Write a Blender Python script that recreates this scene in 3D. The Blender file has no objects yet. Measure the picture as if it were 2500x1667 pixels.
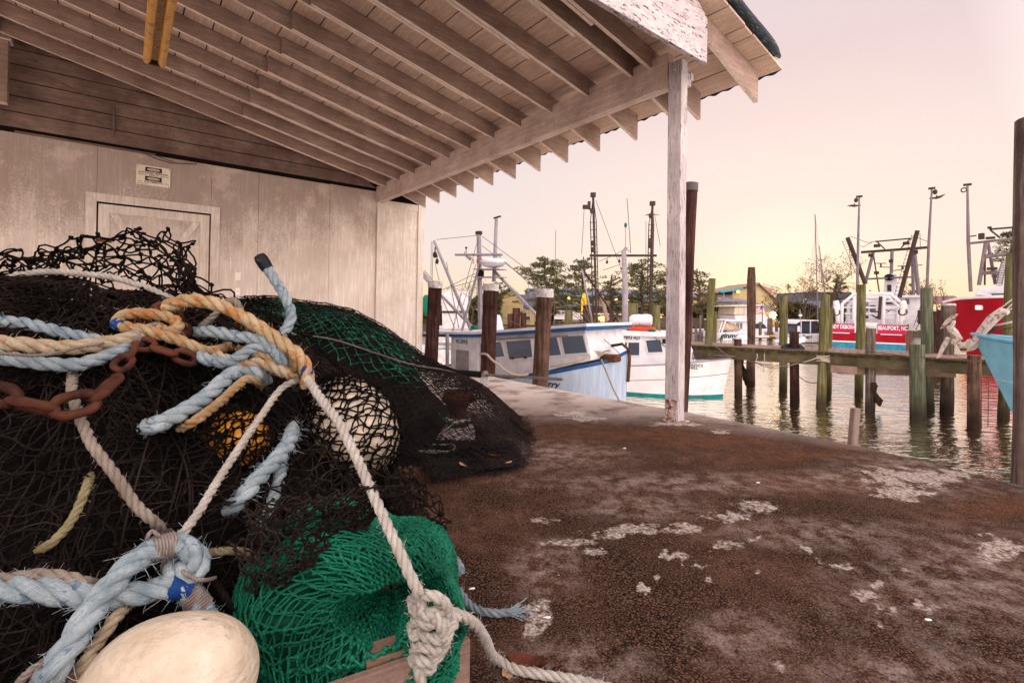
import bpy, math, random
import numpy as np
from mathutils import Vector, Matrix
R = math.radians
sc = bpy.context.scene
COL = sc.collection

# ---------------------------------------------------------------- camera
FPX, PITCH, ROLL, SHY, AZ = 1209.65, -0.0109, 0.014, -91.97, 0.6654
EYE = np.array([0.0, 0.0, 1.0])
cam = bpy.data.cameras.new('camera'); camo = bpy.data.objects.new('camera', cam); COL.objects.link(camo)
cp, sp = math.cos(-PITCH), math.sin(-PITCH)
Fv, R0, U0 = Vector((0, cp, sp)), Vector((1, 0, 0)), Vector((0, -sp, cp))
Rv = R0*math.cos(ROLL)+U0*math.sin(ROLL); Uv = U0*math.cos(ROLL)-R0*math.sin(ROLL)
m3 = Matrix((Rv, Uv, -Fv)).transposed()
camo.matrix_world = Matrix.Translation(Vector(EYE)) @ m3.to_4x4()
cam.sensor_width = 36; cam.lens = FPX/2500*36; cam.shift_y = SHY/2500
cam.clip_start = 0.02; cam.clip_end = 3000
sc.camera = camo

# ---------------------------------------------------------------- sky, sun, exposure
SUN_AZ, SUN_EL = R(29), R(2.0)      # clockwise from +Y, low over the harbour
w = bpy.data.worlds.new('World'); sc.world = w; w.use_nodes = True
nt = w.node_tree; nt.nodes.clear()
def wn(t, **k):
    n = nt.nodes.new(t)
    for a, b in k.items(): setattr(n, a, b)
    return n
tc = wn('ShaderNodeTexCoord'); sep = wn('ShaderNodeSeparateXYZ'); nt.links.new(tc.outputs['Generated'], sep.inputs[0])
def ramp(node, pts):
    cr = node.color_ramp
    while len(cr.elements) > 1: cr.elements.remove(cr.elements[0])
    cr.elements[0].position = pts[0][0]; cr.elements[0].color = (*pts[0][1], 1)
    for p, c in pts[1:]:
        e = cr.elements.new(p); e.color = (*c, 1)
rp = wn('ShaderNodeValToRGB'); nt.links.new(sep.outputs['Z'], rp.inputs[0])
ramp(rp, [(0.0, (.98, .74, .46)), (.05, (.97, .78, .60)), (.12, (.92, .78, .73)), (.26, (.88, .75, .74)), (.42, (.79, .64, .67)), (.56, (.80, .68, .72)), (.72, (.95, .82, .90)), (1.0, (1.15, 1.02, 1.12))])
sd = Vector((math.sin(SUN_AZ)*math.cos(SUN_EL), math.cos(SUN_AZ)*math.cos(SUN_EL), math.sin(SUN_EL)))
dot = wn('ShaderNodeVectorMath', operation='DOT_PRODUCT'); nt.links.new(tc.outputs['Generated'], dot.inputs[0]); dot.inputs[1].default_value = sd
r2 = wn('ShaderNodeValToRGB'); nt.links.new(dot.outputs['Value'], r2.inputs[0])
ramp(r2, [(0.0, (0, 0, 0)), (.70, (0, 0, 0)), (.86, (.02, .010, .0)), (.985, (.14, .07, .0)), (1.0, (.3, .18, .04))])
ad = wn('ShaderNodeMix', data_type='RGBA', blend_type='ADD'); ad.inputs[0].default_value = 1
nt.links.new(rp.outputs[0], ad.inputs[6]); nt.links.new(r2.outputs[0], ad.inputs[7])
# the half of the sky behind the viewer is overbright, added as front fill
dk = wn('ShaderNodeVectorMath', operation='DOT_PRODUCT'); nt.links.new(tc.outputs['Generated'], dk.inputs[0]); dk.inputs[1].default_value = (.42, -.90, .12)
r3 = wn('ShaderNodeMapRange'); nt.links.new(dk.outputs['Value'], r3.inputs[0]); r3.inputs[1].default_value = .75; r3.inputs[2].default_value = -.30
mx = wn('ShaderNodeMix', data_type='RGBA'); nt.links.new(r3.outputs[0], mx.inputs[0])
mx.inputs[6].default_value = (3.7, 3.2, 2.98, 1); nt.links.new(ad.outputs[2], mx.inputs[7])
sky = wn('ShaderNodeTexSky', sky_type='NISHITA', sun_disc=False); sky.sun_elevation = SUN_EL; sky.sun_rotation = SUN_AZ
bgA = wn('ShaderNodeBackground'); bgB = wn('ShaderNodeBackground'); adds = wn('ShaderNodeAddShader'); out = wn('ShaderNodeOutputWorld')
nt.links.new(mx.outputs[2], bgA.inputs[0]); bgA.inputs[1].default_value = 0.92
nt.links.new(sky.outputs[0], bgB.inputs[0]); bgB.inputs[1].default_value = 0.004
nt.links.new(bgA.outputs[0], adds.inputs[0]); nt.links.new(bgB.outputs[0], adds.inputs[1]); nt.links.new(adds.outputs[0], out.inputs[0])
sl = bpy.data.lights.new('sun', 'SUN'); sl.energy = 0.4; sl.angle = R(4); sl.color = (1, .72, .42)
slo = bpy.data.objects.new('sun', sl); COL.objects.link(slo)
slo.rotation_euler = (-sd).to_track_quat('-Z', 'Y').to_euler()
sc.view_settings.view_transform = 'Standard'; sc.view_settings.look = 'None'; sc.view_settings.gamma = 1
sc.view_settings.exposure = 0.14
sc.cycles.use_denoising = True
sc.cycles.max_bounces = 8; sc.cycles.transparent_max_bounces = 16

# ---------------------------------------------------------------- measuring helpers (photo pixel -> place)
def ray(px, py):
    X, Y = (px-1250)/FPX, (py-833.5-SHY)/FPX
    c, s = math.cos(ROLL), math.sin(ROLL)
    X, Y = X*c+Y*s, -X*s+Y*c
    d = Vector(Fv)+R0*X-U0*Y
    d = d/d.y
    return np.array(d)
def P(px, py, d): return EYE+ray(px, py)*d
def G(px, py, z=0.0):
    r = ray(px, py); t = (z-EYE[2])/r[2]
    return EYE+r*t
ca, sa = math.cos(AZ), math.sin(AZ)
def W(u, v, z): return np.array([-sa*u+ca*v, ca*u+sa*v, z])
def UV(p): return (-sa*p[0]+ca*p[1], ca*p[0]+sa*p[1])
WZ = -1.60                          # water level
def slabz(u):
    t = min(max((u-2.5)/7.0, 0), 1)
    return -0.18*t*t*(3-2*t)
def GS(px, py, lift=0.0):           # pixel -> point on the gently falling slab
    z = 0.0
    for _ in range(8):
        p = G(px, py, z+lift); z = slabz(UV(p)[0])
    return p

# ---------------------------------------------------------------- mesh helpers
class MB:
    def __init__(s): s.V = []; s.F = []; s.n = 0; s.uv = None
    def add(s, V, F):
        V = np.asarray(V, float).reshape(-1, 3); s.V.append(V)
        for f in F: s.F.append(tuple(int(i)+s.n for i in f))
        s.n += len(V); return s
    def box(s, c, size, rot=None, taper=1.0):
        x, y, z = [a/2 for a in size]
        V = np.array([[-x, -y, -z], [x, -y, -z], [x, y, -z], [-x, y, -z], [-x*taper, -y*taper, z], [x*taper, -y*taper, z], [x*taper, y*taper, z], [-x*taper, y*taper, z]])
        if rot is not None: V = V @ np.array(rot).T
        return s.add(V+np.asarray(c), [(0, 3, 2, 1), (4, 5, 6, 7), (0, 1, 5, 4), (1, 2, 6, 5), (2, 3, 7, 6), (3, 0, 4, 7)])
    def hexa(s, V): return s.add(V, [(0, 3, 2, 1), (4, 5, 6, 7), (0, 1, 5, 4), (1, 2, 6, 5), (2, 3, 7, 6), (3, 0, 4, 7)])
    def b2(s, x0, x1, y0, y1, z0, z1): return s.box(((x0+x1)/2, (y0+y1)/2, (z0+z1)/2), (abs(x1-x0), abs(y1-y0), abs(z1-z0)))
    def bar(s, a, b, w, h, up=(0, 0, 1)):
        a = np.asarray(a, float); b = np.asarray(b, float); t = (b-a)/np.linalg.norm(b-a)
        x = np.cross(t, up); x /= np.linalg.norm(x)+1e-9; y = np.cross(x, t)
        V = [p+x*i*w/2+y*j*h/2 for p in (a, b) for i, j in ((-1, -1), (1, -1), (1, 1), (-1, 1))]
        return s.add(V, [(0, 1, 2, 3), (7, 6, 5, 4), (0, 4, 5, 1), (1, 5, 6, 2), (2, 6, 7, 3), (3, 7, 4, 0)])
    def tube(s, pts, r, n=8, cap=True):
        pts = np.asarray(pts, float); K = len(pts); r = np.broadcast_to(np.asarray(r, float), (K,))
        T = np.gradient(pts, axis=0); T /= np.linalg.norm(T, axis=1)[:, None]+1e-12
        ref = np.array([0, 0, 1.]) if abs(T[0, 2]) < .9 else np.array([1., 0, 0])
        V = []; x = np.cross(T[0], ref); x /= np.linalg.norm(x)
        for k in range(K):
            x = x-T[k]*(x@T[k]); x /= np.linalg.norm(x)+1e-12; y = np.cross(T[k], x)
            for j in range(n):
                a = 2*math.pi*j/n; V.append(pts[k]+(x*math.cos(a)+y*math.sin(a))*r[k])
        F = [(k*n+j, k*n+(j+1) % n, (k+1)*n+(j+1) % n, (k+1)*n+j) for k in range(K-1) for j in range(n)]
        if cap: F += [tuple(range(n-1, -1, -1)), tuple((K-1)*n+j for j in range(n))]
        return s.add(V, F)
    def cyl(s, a, b, r0, r1=None, n=16):
        return s.tube([a, b], [r0, r0 if r1 is None else r1], n)
    def lathe(s, prof, c=(0, 0, 0), n=24, axis=None):
        V = []; c = np.asarray(c, float)
        M = np.eye(3) if axis is None else np.array(Vector((0, 0, 1)).rotation_difference(Vector(axis)).to_matrix())
        for r, z in prof:
            for j in range(n):
                a = 2*math.pi*j/n; V.append(c+M @ np.array([r*math.cos(a), r*math.sin(a), z]))
        K = len(prof)
        F = [(k*n+j, k*n+(j+1) % n, (k+1)*n+(j+1) % n, (k+1)*n+j) for k in range(K-1) for j in range(n)]
        F += [tuple(range(n-1, -1, -1)), tuple((K-1)*n+j for j in range(n))]
        return s.add(V, F)
    def sphere(s, c, r, n=12, m=8):
        r = np.broadcast_to(np.asarray(r, float), (3,)); V = []; F = []
        for i in range(m+1):
            t = math.pi*i/m
            for j in range(n):
                a = 2*math.pi*j/n; V.append([c[0]+r[0]*math.sin(t)*math.cos(a), c[1]+r[1]*math.sin(t)*math.sin(a), c[2]+r[2]*math.cos(t)])
        for i in range(m):
            for j in range(n): F.append((i*n+j, (i+1)*n+j, (i+1)*n+(j+1) % n, i*n+(j+1) % n))
        return s.add(V, F)
    def grid(s, V):                                       # V (a,b,3)
        V = np.asarray(V); a, b = V.shape[:2]
        return s.add(V.reshape(-1, 3), [(i*b+j, (i+1)*b+j, (i+1)*b+j+1, i*b+j+1) for i in range(a-1) for j in range(b-1)])
    def prism(s, poly, y0, y1, ax='y'):                   # poly in the two other axes, extruded along ax
        n = len(poly); V = []
        for y in (y0, y1):
            for p in poly:
                V.append({'y': (p[0], y, p[1]), 'x': (y, p[0], p[1]), 'z': (p[0], p[1], y)}[ax])
        return s.add(V, [tuple(range(n)), tuple(range(2*n-1, n-1, -1))]+[(i, i+n, (i+1) % n+n, (i+1) % n) for i in range(n)])
    def build(s, name, mat, parent=None, smooth=False, bevel=0, loc=None):
        me = bpy.data.meshes.new(name); V = np.concatenate(s.V) if s.V else np.zeros((0, 3))
        me.from_pydata(V.tolist(), [], s.F); me.validate()
        if s.uv is not None and len(s.uv) == len(me.loops):
            l = me.uv_layers.new(name='UVMap'); l.data.foreach_set('uv', np.asarray(s.uv, 'f').ravel())
        o = bpy.data.objects.new(name, me); COL.objects.link(o)
        if mat: me.materials.append(mat)
        if smooth: me.shade_smooth()
        if smooth == 'auto': me.set_sharp_from_angle(angle=R(40))
        if parent: o.parent = parent
        if loc is not None: o.location = loc
        if bevel:
            b = o.modifiers.new('b', 'BEVEL'); b.width = bevel; b.segments = 2; b.limit_method = 'ANGLE'; b.angle_limit = R(40)
        return o
def tag(o, label=None, cat=None, group=None, kind=None):
    if label: o['label'] = label
    if cat: o['category'] = cat
    if group: o['group'] = group
    if kind: o['kind'] = kind
    return o
def empty(name, label=None, cat=None, group=None, loc=(0, 0, 0), rz=0.0):
    o = bpy.data.objects.new(name, None); COL.objects.link(o); o.location = tuple(loc); o.rotation_euler = (0, 0, rz)
    o.empty_display_size = .1
    return tag(o, label, cat, group)
def copy_tree(o, parent=None):
    c = o.copy(); COL.objects.link(c)
    if parent: c.parent = parent
    for ch in o.children: copy_tree(ch, c)
    return c
def rotz(a): return np.array([[math.cos(a), -math.sin(a), 0], [math.sin(a), math.cos(a), 0], [0, 0, 1]])
def noise3(seed, scale, n=7):        # smooth vector noise of (...,3) points, vectorised sum of sines
    r = np.random.RandomState(seed); K = r.normal(size=(n, 3))*scale; ph = r.uniform(0, 6.28, (n, 3)); A = r.normal(size=(n, 3))/math.sqrt(n)
    def f(p):
        p = np.asarray(p, float); t = p @ K.T
        return sum(np.sin(t[..., i, None]+ph[i])*A[i] for i in range(n))
    return f

# ---------------------------------------------------------------- material helpers
class NT:
    def __init__(s, name):
        s.m = bpy.data.materials.new(name); s.m.use_nodes = True; s.t = s.m.node_tree
        s.b = s.t.nodes['Principled BSDF']; s.b.inputs['Specular IOR Level'].default_value = .06
        s.tc = s.t.nodes.new('ShaderNodeTexCoord')
    def n(s, ty, **k):
        n = s.t.nodes.new(ty)
        for a, b in k.items(): setattr(n, a, b)
        return n
    def l(s, a, b): s.t.links.new(a, b)
    def map(s, scale=(1, 1, 1), rot=(0, 0, 0), src='Object', loc=(0, 0, 0)):
        m = s.n('ShaderNodeMapping'); m.inputs['Scale'].default_value = scale; m.inputs['Rotation'].default_value = rot; m.inputs['Location'].default_value = loc
        s.l(s.tc.outputs[src], m.inputs[0]); return m.outputs[0]
    def noise(s, v, scale, detail=6, rough=.55, dist=0.0):
        n = s.n('ShaderNodeTexNoise'); n.inputs['Scale'].default_value = scale; n.inputs['Detail'].default_value = detail
        n.inputs['Roughness'].default_value = rough; n.inputs['Distortion'].default_value = dist
        if v is not None: s.l(v, n.inputs['Vector'])
        return n.outputs['Fac']
    def wave(s, v, scale, dist=2., detail=3, dscale=1., bands='X'):
        n = s.n('ShaderNodeTexWave', bands_direction=bands); n.inputs['Scale'].default_value = scale; n.inputs['Distortion'].default_value = dist
        n.inputs['Detail'].default_value = detail; n.inputs['Detail Scale'].default_value = dscale; s.l(v, n.inputs['Vector']); return n.outputs['Fac']
    def vor(s, v, scale, feat='F1', out='Distance'):
        n = s.n('ShaderNodeTexVoronoi', feature=feat); n.inputs['Scale'].default_value = scale; s.l(v, n.inputs['Vector']); return n.outputs[out]
    def ramp(s, f, pts, interp='LINEAR'):
        n = s.n('ShaderNodeValToRGB'); n.color_ramp.interpolation = interp
        pts = [(p, c if hasattr(c, '__len__') else (c, c, c)) for p, c in pts]; ramp(n, pts); s.l(f, n.inputs[0]); return n.outputs[0]
    def mix(s, f, a, b, mode='MIX'):
        n = s.n('ShaderNodeMix', data_type='RGBA', blend_type=mode)
        for v, i in ((f, 0), (a, 6), (b, 7)):
            if hasattr(v, 'links'): s.l(v, n.inputs[i])
            elif i == 0: n.inputs[0].default_value = v
            else: n.inputs[i].default_value = (*v, 1)
        return n.outputs[2]
    def math(s, op, a, b=0.):
        n = s.n('ShaderNodeMath', operation=op)
        for v, i in ((a, 0), (b, 1)):
            if hasattr(v, 'links'): s.l(v, n.inputs[i])
            else: n.inputs[i].default_value = v
        return n.outputs[0]
    def attr(s, name):
        n = s.n('ShaderNodeAttribute'); n.attribute_name = name; return n
    def fin(s, col, rough=.8, bump=None, bs=.3, bd=.01, spec=None, metal=None):
        for v, i in ((col, 'Base Color'), (rough, 'Roughness'), (metal, 'Metallic'), (spec, 'Specular IOR Level')):
            if v is None: continue
            if hasattr(v, 'links'): s.l(v, s.b.inputs[i])
            else: s.b.inputs[i].default_value = (*v, 1) if i == 'Base Color' else v
        if bump is not None:
            n = s.n('ShaderNodeBump'); n.inputs['Strength'].default_value = bs; n.inputs['Distance'].default_value = bd
            s.l(bump, n.inputs['Height']); s.l(n.outputs[0], s.b.inputs['Normal'])
        return s.m
def plain(name, c, rough=.6, var=.25, scale=8, bump=.1, bd=.005, metal=None, spec=None, dirt=None, dirt_at=.62):
    t = NT(name); v = t.map(); f = t.noise(v, scale); f2 = t.noise(v, scale*6)
    c = np.array(c); col = t.ramp(f, [(.3, tuple(c*(1-var))), (.7, tuple(np.minimum(c*(1+var*.6), .95)))])
    if dirt is not None: col = t.mix(t.ramp(t.noise(v, scale*1.7, 8, .7), [(dirt_at-.04, 0.), (dirt_at+.08, 1.)]), col, dirt)
    return t.fin(col, rough, f2, bump*3, bd, metal=metal, spec=spec)
def emis(name, c, s):
    t = NT(name); t.b.inputs['Base Color'].default_value = (*c, 1); t.b.inputs['Emission Color'].default_value = (*c, 1); t.b.inputs['Emission Strength'].default_value = s; return t.m
def text(s, size, mat, parent, loc, rx=(math.pi/2, 0, 0), name='lettering', depth=.0015, align='CENTER', shear=0, sx=1.0, bold=0.0):
    cu = bpy.data.curves.new(name, 'FONT'); cu.body = s; cu.size = size; cu.align_x = align; cu.align_y = 'CENTER'; cu.extrude = depth; cu.shear = shear; cu.offset = bold
    cu.resolution_u = 3
    tmp = bpy.data.objects.new(name, cu); COL.objects.link(tmp); bpy.context.view_layer.update()
    me = bpy.data.meshes.new_from_object(tmp.evaluated_get(bpy.context.evaluated_depsgraph_get())); bpy.data.objects.remove(tmp); bpy.data.curves.remove(cu)
    me.materials.clear(); me.materials.append(mat); me.name = name
    o = bpy.data.objects.new(name, me); COL.objects.link(o); o.location = tuple(loc); o.rotation_euler = rx; o.scale = (sx, 1, 1)
    if parent: o.parent = parent
    return o

# ================================================================ MATERIALS FOR THE WHARF AND THE SHED
def wood_paint(name, base, dark, grain=(40, 40, 2), chips=0.0, chipcol=(.10, .075, .06), mildew=0.0, rough=.75, mildew_scale=3.0, mild_col=None, lo=.35, under=None):
    t = NT(name); v = t.map(); vg = t.map(scale=grain)
    f = t.noise(v, 2.2, 8, .65); g = t.noise(vg, 1.0, 8, .7)
    col = t.mix(t.ramp(f, [(lo, 0.), (.7, 1.)]), dark, base)
    col = t.mix(t.math('MULTIPLY', t.ramp(g, [(.45, 1.), (.62, 0.)]), .38), col, tuple(c*.55 for c in dark))
    fine = t.noise(v, 90, 3); col = t.mix(.12, col, t.ramp(fine, [(.3, 0.), (.7, 1.)]), 'OVERLAY')
    if mildew:
        mk = t.ramp(t.math('MULTIPLY', t.noise(v, mildew_scale, 10, .75), t.math('ADD', t.noise(v, 60, 4, .7), .5)), [(.52, 0.), (.6, 1.)])
        col = t.mix(t.math('MULTIPLY', mk, mildew), col, mild_col or (.13, .08, .07))
    if under:                                         # bounce light from below, put into the colour of down-facing faces
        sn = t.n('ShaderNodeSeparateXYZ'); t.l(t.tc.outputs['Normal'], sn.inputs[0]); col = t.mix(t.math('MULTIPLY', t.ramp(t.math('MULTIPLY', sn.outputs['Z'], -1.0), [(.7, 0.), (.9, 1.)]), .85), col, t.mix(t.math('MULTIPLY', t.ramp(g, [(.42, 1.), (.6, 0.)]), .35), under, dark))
    if chips:
        ck = t.ramp(t.noise(vg, 2.3, 9, .72, .6), [(chips, 0.), (chips+.02, 1.)])
        col = t.mix(ck, col, chipcol); h = t.math('SUBTRACT', g, t.math('MULTIPLY', ck, .8))
    else: h = t.math('ADD', g, t.math('MULTIPLY', fine, .3))
    return t.fin(col, rough, h, .55, .004)
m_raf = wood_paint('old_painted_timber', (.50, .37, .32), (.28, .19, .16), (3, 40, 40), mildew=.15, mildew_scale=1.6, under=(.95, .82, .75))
m_deckb = wood_paint('roof_boards', (.84, .65, .55), (.58, .42, .35), (30, 3, 30), mildew=.22, mildew_scale=2.2)
m_beam = wood_paint('beam_paint', (.74, .60, .55), (.52, .39, .35), (40, 3, 40), mildew=.25)
m_post = wood_paint('post_paint', (.68, .61, .63), (.44, .38, .41), (45, 45, 3), chips=.565, chipcol=(.16, .11, .09))
m_plank = wood_paint('peeling_plank', (.66, .59, .61), (.48, .42, .45), (6, 26, 26), chips=.56, chipcol=(.09, .07, .075))
m_wall = wood_paint('wall_plywood', (.86, .77, .70), (.66, .57, .50), (34, 34, 2), mildew=.15)
m_gable = wood_paint('gable_boards', (.34, .235, .20), (.15, .095, .08), (3, 30, 30), mildew=.7, mildew_scale=1.2)
m_trim = wood_paint('trim_paint', (.86, .77, .69), (.68, .58, .51), (34, 34, 2), mildew=.1)
m_dark = plain('dark_gap', (.012, .009, .008), .9)
m_tar = NT('black_roofing'); _v = m_tar.map(); m_tar = m_tar.fin(m_tar.ramp(m_tar.noise(m_tar.map(scale=(2, 40, 40)), 2), [(.3, (.010, .013, .019)), (.6, (.03, .038, .05)), (.72, (.22, .24, .28))]), .38, m_tar.noise(_v, 25), .6, .01)

# the painted plywood wall: mildewed and flaking in its top half
def wall_mat():
    t = NT('mildewed_plywood_wall'); v = t.map(); vg = t.map(scale=(30, 30, 1.5))
    sx = t.n('ShaderNodeSeparateXYZ'); t.l(t.tc.outputs['Object'], sx.inputs[0])
    g = t.noise(vg, 1.2, 8, .7); f = t.noise(v, 1.3, 8, .6)
    col = t.mix(t.ramp(f, [(.35, 0.), (.65, 1.)]), (.66, .56, .48), (.86, .77, .69))
    col = t.mix(t.math('MULTIPLY', t.ramp(g, [(.5, 1.), (.62, 0.)]), .30), col, (.34, .26, .24))
    # mildew: patches high on the wall (z above 2), with a lacy speckled edge
    high = t.n('ShaderNodeMapRange'); t.l(sx.outputs['Z'], high.inputs[0]); high.inputs[1].default_value = 1.5; high.inputs[2].default_value = 3.2
    left = t.n('ShaderNodeMapRange'); t.l(sx.outputs['X'], left.inputs[0]); left.inputs[1].default_value = 4.2; left.inputs[2].default_value = -1.0
    big = t.noise(t.map(scale=(1.3, 1.3, .55)), 1.4, 8, .68); sp = t.noise(v, 38, 6, .75)
    k = t.math('ADD', t.math('ADD', t.math('MULTIPLY', big, .7), t.math('MULTIPLY', sp, .55)), t.math('ADD', t.math('MULTIPLY', high.outputs[0], .34), t.math('MULTIPLY', left.outputs[0], .10)))
    col = t.mix(t.math('MULTIPLY', t.ramp(k, [(.78, 0.), (.94, 1.)]), .55), col, (.22, .14, .12))
    flake = t.math('MULTIPLY', t.ramp(t.math('ADD', t.noise(v, 2.0, 5, .6), t.math('MULTIPLY', t.noise(v, 55, 6, .8), .5)), [(.82, 0.), (.86, 1.)]), high.outputs[0])
    col = t.mix(t.math('MULTIPLY', flake, .4), col, (.80, .66, .60))
    return t.fin(col, .8, t.math('ADD', g, t.math('MULTIPLY', flake, .5)), .5, .004)
m_wallply = wall_mat()

# ================================================================ SLAB, WATER, SHORE
EDGE = [(13.0, 4.95), (10.5, 4.93), (9.02, 4.88), (7.84, 4.90), (6.76, 4.84), (5.38, 4.62), (4.5, 4.5), (3.73, 4.44), (3.18, 4.44), (2.3, 4.455), (1.89, 4.44), (1.33, 4.42), (.83, 4.32), (.43, 4.19), (0, 4.1), (-1, 4.05), (-7, 4.0)]
EU = np.array([e[0] for e in EDGE])[::-1]; EV = np.array([e[1] for e in EDGE])[::-1]
def build_slab():
    us = np.concatenate([np.arange(-7, -.5, .25), np.arange(-.5, 6, .03), np.arange(6, 13, .08)]); n = 190
    tt = np.linspace(0, 1, n)**.8; ns = noise3(5, 6.0)
    V = np.zeros((len(us), n, 3)); A = {}
    for i, u in enumerate(us):
        ve = np.interp(u, EU, EV); vv = -7+(ve+7)*tt
        for j, v in enumerate(vv): V[i, j] = W(u, v, slabz(u))
    nz = ns(V*[1, 1, 0])[..., 2]*.006; V[..., 2] += nz*(np.arange(n) < n-2)
    V[:, -1, 2] -= .004
    e = ns(V[:, -1]*2)[:, :2]*.012; V[:, -1, :2] += e; V[:, -2, :2] += e*.8
    # skirt: the slab's rough edge and the timber bulkhead below it
    dn = np.array([W(0, 1, 0)-W(0, 0, 0)])[0]
    sk1 = V[:, -1]+dn*.012+[0, 0, -.03]; sk2 = V[:, -1]+dn*.008+[0, 0, -.20]; sk3 = V[:, -1]+[0, 0, -1.8]
    VV = np.concatenate([V, sk1[:, None], sk2[:, None], sk3[:, None]], axis=1)
    b = MB(); b.grid(VV)
    # stain masks measured on the slab: (photo x, y, half width px, half height px, kind)
    blobs = [(1850, 1240, 85, 20, 0), (1780, 1262, 60, 16, 0), (1660, 1290, 70, 13, 0), (1550, 1290, 90, 16, 0), (1480, 1310, 60, 14, 0), (1330, 1270, 40, 10, 0), (1790, 1325, 50, 14, 0), (1740, 1340, 25, 9, 0), (2050, 1380, 60, 11, 0), (1990, 1360, 20, 6, 0), (2110, 1455, 45, 16, 0), (2160, 1492, 40, 12, 0), (2145, 1420, 22, 12, 0), (2230, 1475, 26, 8, 0), (2270, 1485, 26, 6, 0),
             (1735, 1420, 22, 7, 0), (1570, 1440, 30, 10, 0), (1575, 1520, 22, 12, 0), (1520, 1472, 20, 12, 0), (1450, 1350, 45, 12, 0), (1905, 1610, 26, 12, 0), (2150, 1530, 30, 8, 0), (2230, 1165, 160, 26, 0), (2200, 1200, 80, 18, 0), (2450, 1340, 70, 30, 0), (2390, 1305, 50, 6, 0), (1440, 1022, 50, 8, 0), (1390, 1010, 60, 9, 0), (1650, 1037, 70, 7, 0), (1760, 1055, 26, 8, 0), (1850, 1400, 20, 8, 0), (1870, 1440, 30, 8, 0), (1885, 1355, 12, 6, 0), (1860, 1310, 18, 6, 0), (1320, 1500, 50, 40, 0), (1310, 1535, 40, 20, 0), (1700, 1385, 40, 10, 0), (1650, 1360, 60, 8, 0), (1380, 1330, 60, 12, 0),
             (1350, 960, 330, 36, 1), (1150, 925, 150, 28, 1), (1500, 985, 140, 14, 1), (2250, 1150, 200, 45, 1), (2350, 1400, 260, 110, 1), (1300, 1110, 200, 30, 1), (2050, 1170, 150, 20, 1), (1640, 1180, 300, 26, 1), (2000, 1300, 220, 30, 1), (1400, 1620, 160, 60, 1), (1820, 1550, 120, 60, 1), (2250, 1640, 240, 60, 1), (1330, 1380, 80, 60, 1), (1560, 1240, 140, 25, 1),
             (1500, 1060, 220, 16, 2), (1700, 1075, 160, 18, 2), (1900, 1110, 130, 20, 2), (1950, 1180, 160, 28, 2), (2080, 1090, 90, 10, 2), (2420, 1230, 110, 25, 2), (1560, 1360, 200, 60, 3), (1600, 1480, 240, 90, 3), (1700, 1600, 220, 60, 3), (1900, 1220, 260, 40, 3), (2050, 1560, 200, 60, 3), (1200, 960, 100, 12, 2), (1420, 940, 100, 10, 2)]
    rng = random.Random(3)
    for _ in range(46):
        px = rng.uniform(1350, 2350); py = 1290+rng.random()**.7*340; blobs.append((px, py, rng.uniform(5, 15), rng.uniform(2.5, 6), 0))
    masks = [np.zeros(VV.shape[:2]) for _ in range(4)]
    for px, py, rx, ry, k in blobs:
        c = GS(px, py); ax = GS(px+rx, py)-c; ay = GS(px, py+ry)-GS(px, py-ry); ay = ay/2
        M = np.array([[ax[0], ay[0]], [ax[1], ay[1]]]); Mi = np.linalg.inv(M)
        q = (VV[..., :2]-c[:2]) @ Mi.T; d = np.sqrt((q**2).sum(-1)); soft = .8 if k == 0 else .3
        masks[k] = np.maximum(masks[k], np.clip(1.5-d, 0, 1) if k == 0 else np.clip(1.4-d*.9, 0, 1))
    for i, u in enumerate(us):
        ve = np.interp(u, EU, EV); dv = ve-(-7+(ve+7)*tt); masks[1][i, :n] = np.maximum(masks[1][i, :n], np.clip(.95-dv/.32, 0, 1)*(.55+.45*math.sin(u*2.3+1)))
    o = b.build('concrete_wharf', None, smooth=True)
    cols = np.stack([masks[0], masks[1], masks[2], masks[3]], -1).reshape(-1, 4)
    at = o.data.attributes.new('stain', 'FLOAT_COLOR', 'POINT'); at.data.foreach_set('color', cols.astype('f').ravel())
    t = NT('stained_concrete'); v = t.map()
    a = t.attr('stain'); sp = t.n('ShaderNodeSeparateColor'); t.l(a.outputs['Color'], sp.inputs[0])
    s1 = t.noise(v, 85, 5, .8); s2 = t.noise(v, 45, 6, .7); s3 = t.noise(v, 1.6, 8, .65); s4 = t.noise(v, 9, 8, .72); s5 = t.noise(v, 150, 3, .85)
    base = t.mix(t.ramp(s3, [(.43, 0.), (.60, 1.)]), (.020, .009, .0045), (.27, .175, .15))
    base = t.mix(t.math('MULTIPLY', t.ramp(s4, [(.42, 1.), (.60, 0.)]), .75), base, (.026, .011, .006))
    base = t.mix(t.math('MULTIPLY', a.outputs['Alpha'], .6), base, (.016, .007, .004))
    rust = t.math('MULTIPLY', sp.outputs[2], t.ramp(s4, [(.36, 0.), (.56, 1.)])); base = t.mix(t.math('MULTIPLY', rust, .7), base, (.34, .15, .055))
    pale = t.math('MULTIPLY', sp.outputs[1], t.ramp(t.math('ADD', t.math('MULTIPLY', s4, .6), t.math('MULTIPLY', s3, .4)), [(.36, 0.), (.60, 1.)])); base = t.mix(t.math('MULTIPLY', pale, .85), base, (.30, .205, .18))
    # far end is bare pale concrete
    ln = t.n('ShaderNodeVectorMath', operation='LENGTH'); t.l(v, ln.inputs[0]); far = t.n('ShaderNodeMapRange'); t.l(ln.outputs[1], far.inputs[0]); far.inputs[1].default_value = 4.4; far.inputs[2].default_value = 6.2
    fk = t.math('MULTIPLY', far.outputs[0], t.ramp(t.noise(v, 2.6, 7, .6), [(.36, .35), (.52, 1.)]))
    cream = t.ramp(t.math('ADD', sp.outputs[0], t.math('MULTIPLY', t.math('SUBTRACT', s4, .5), 3.4)), [(.62, 0.), (.86, 1.)])
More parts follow.
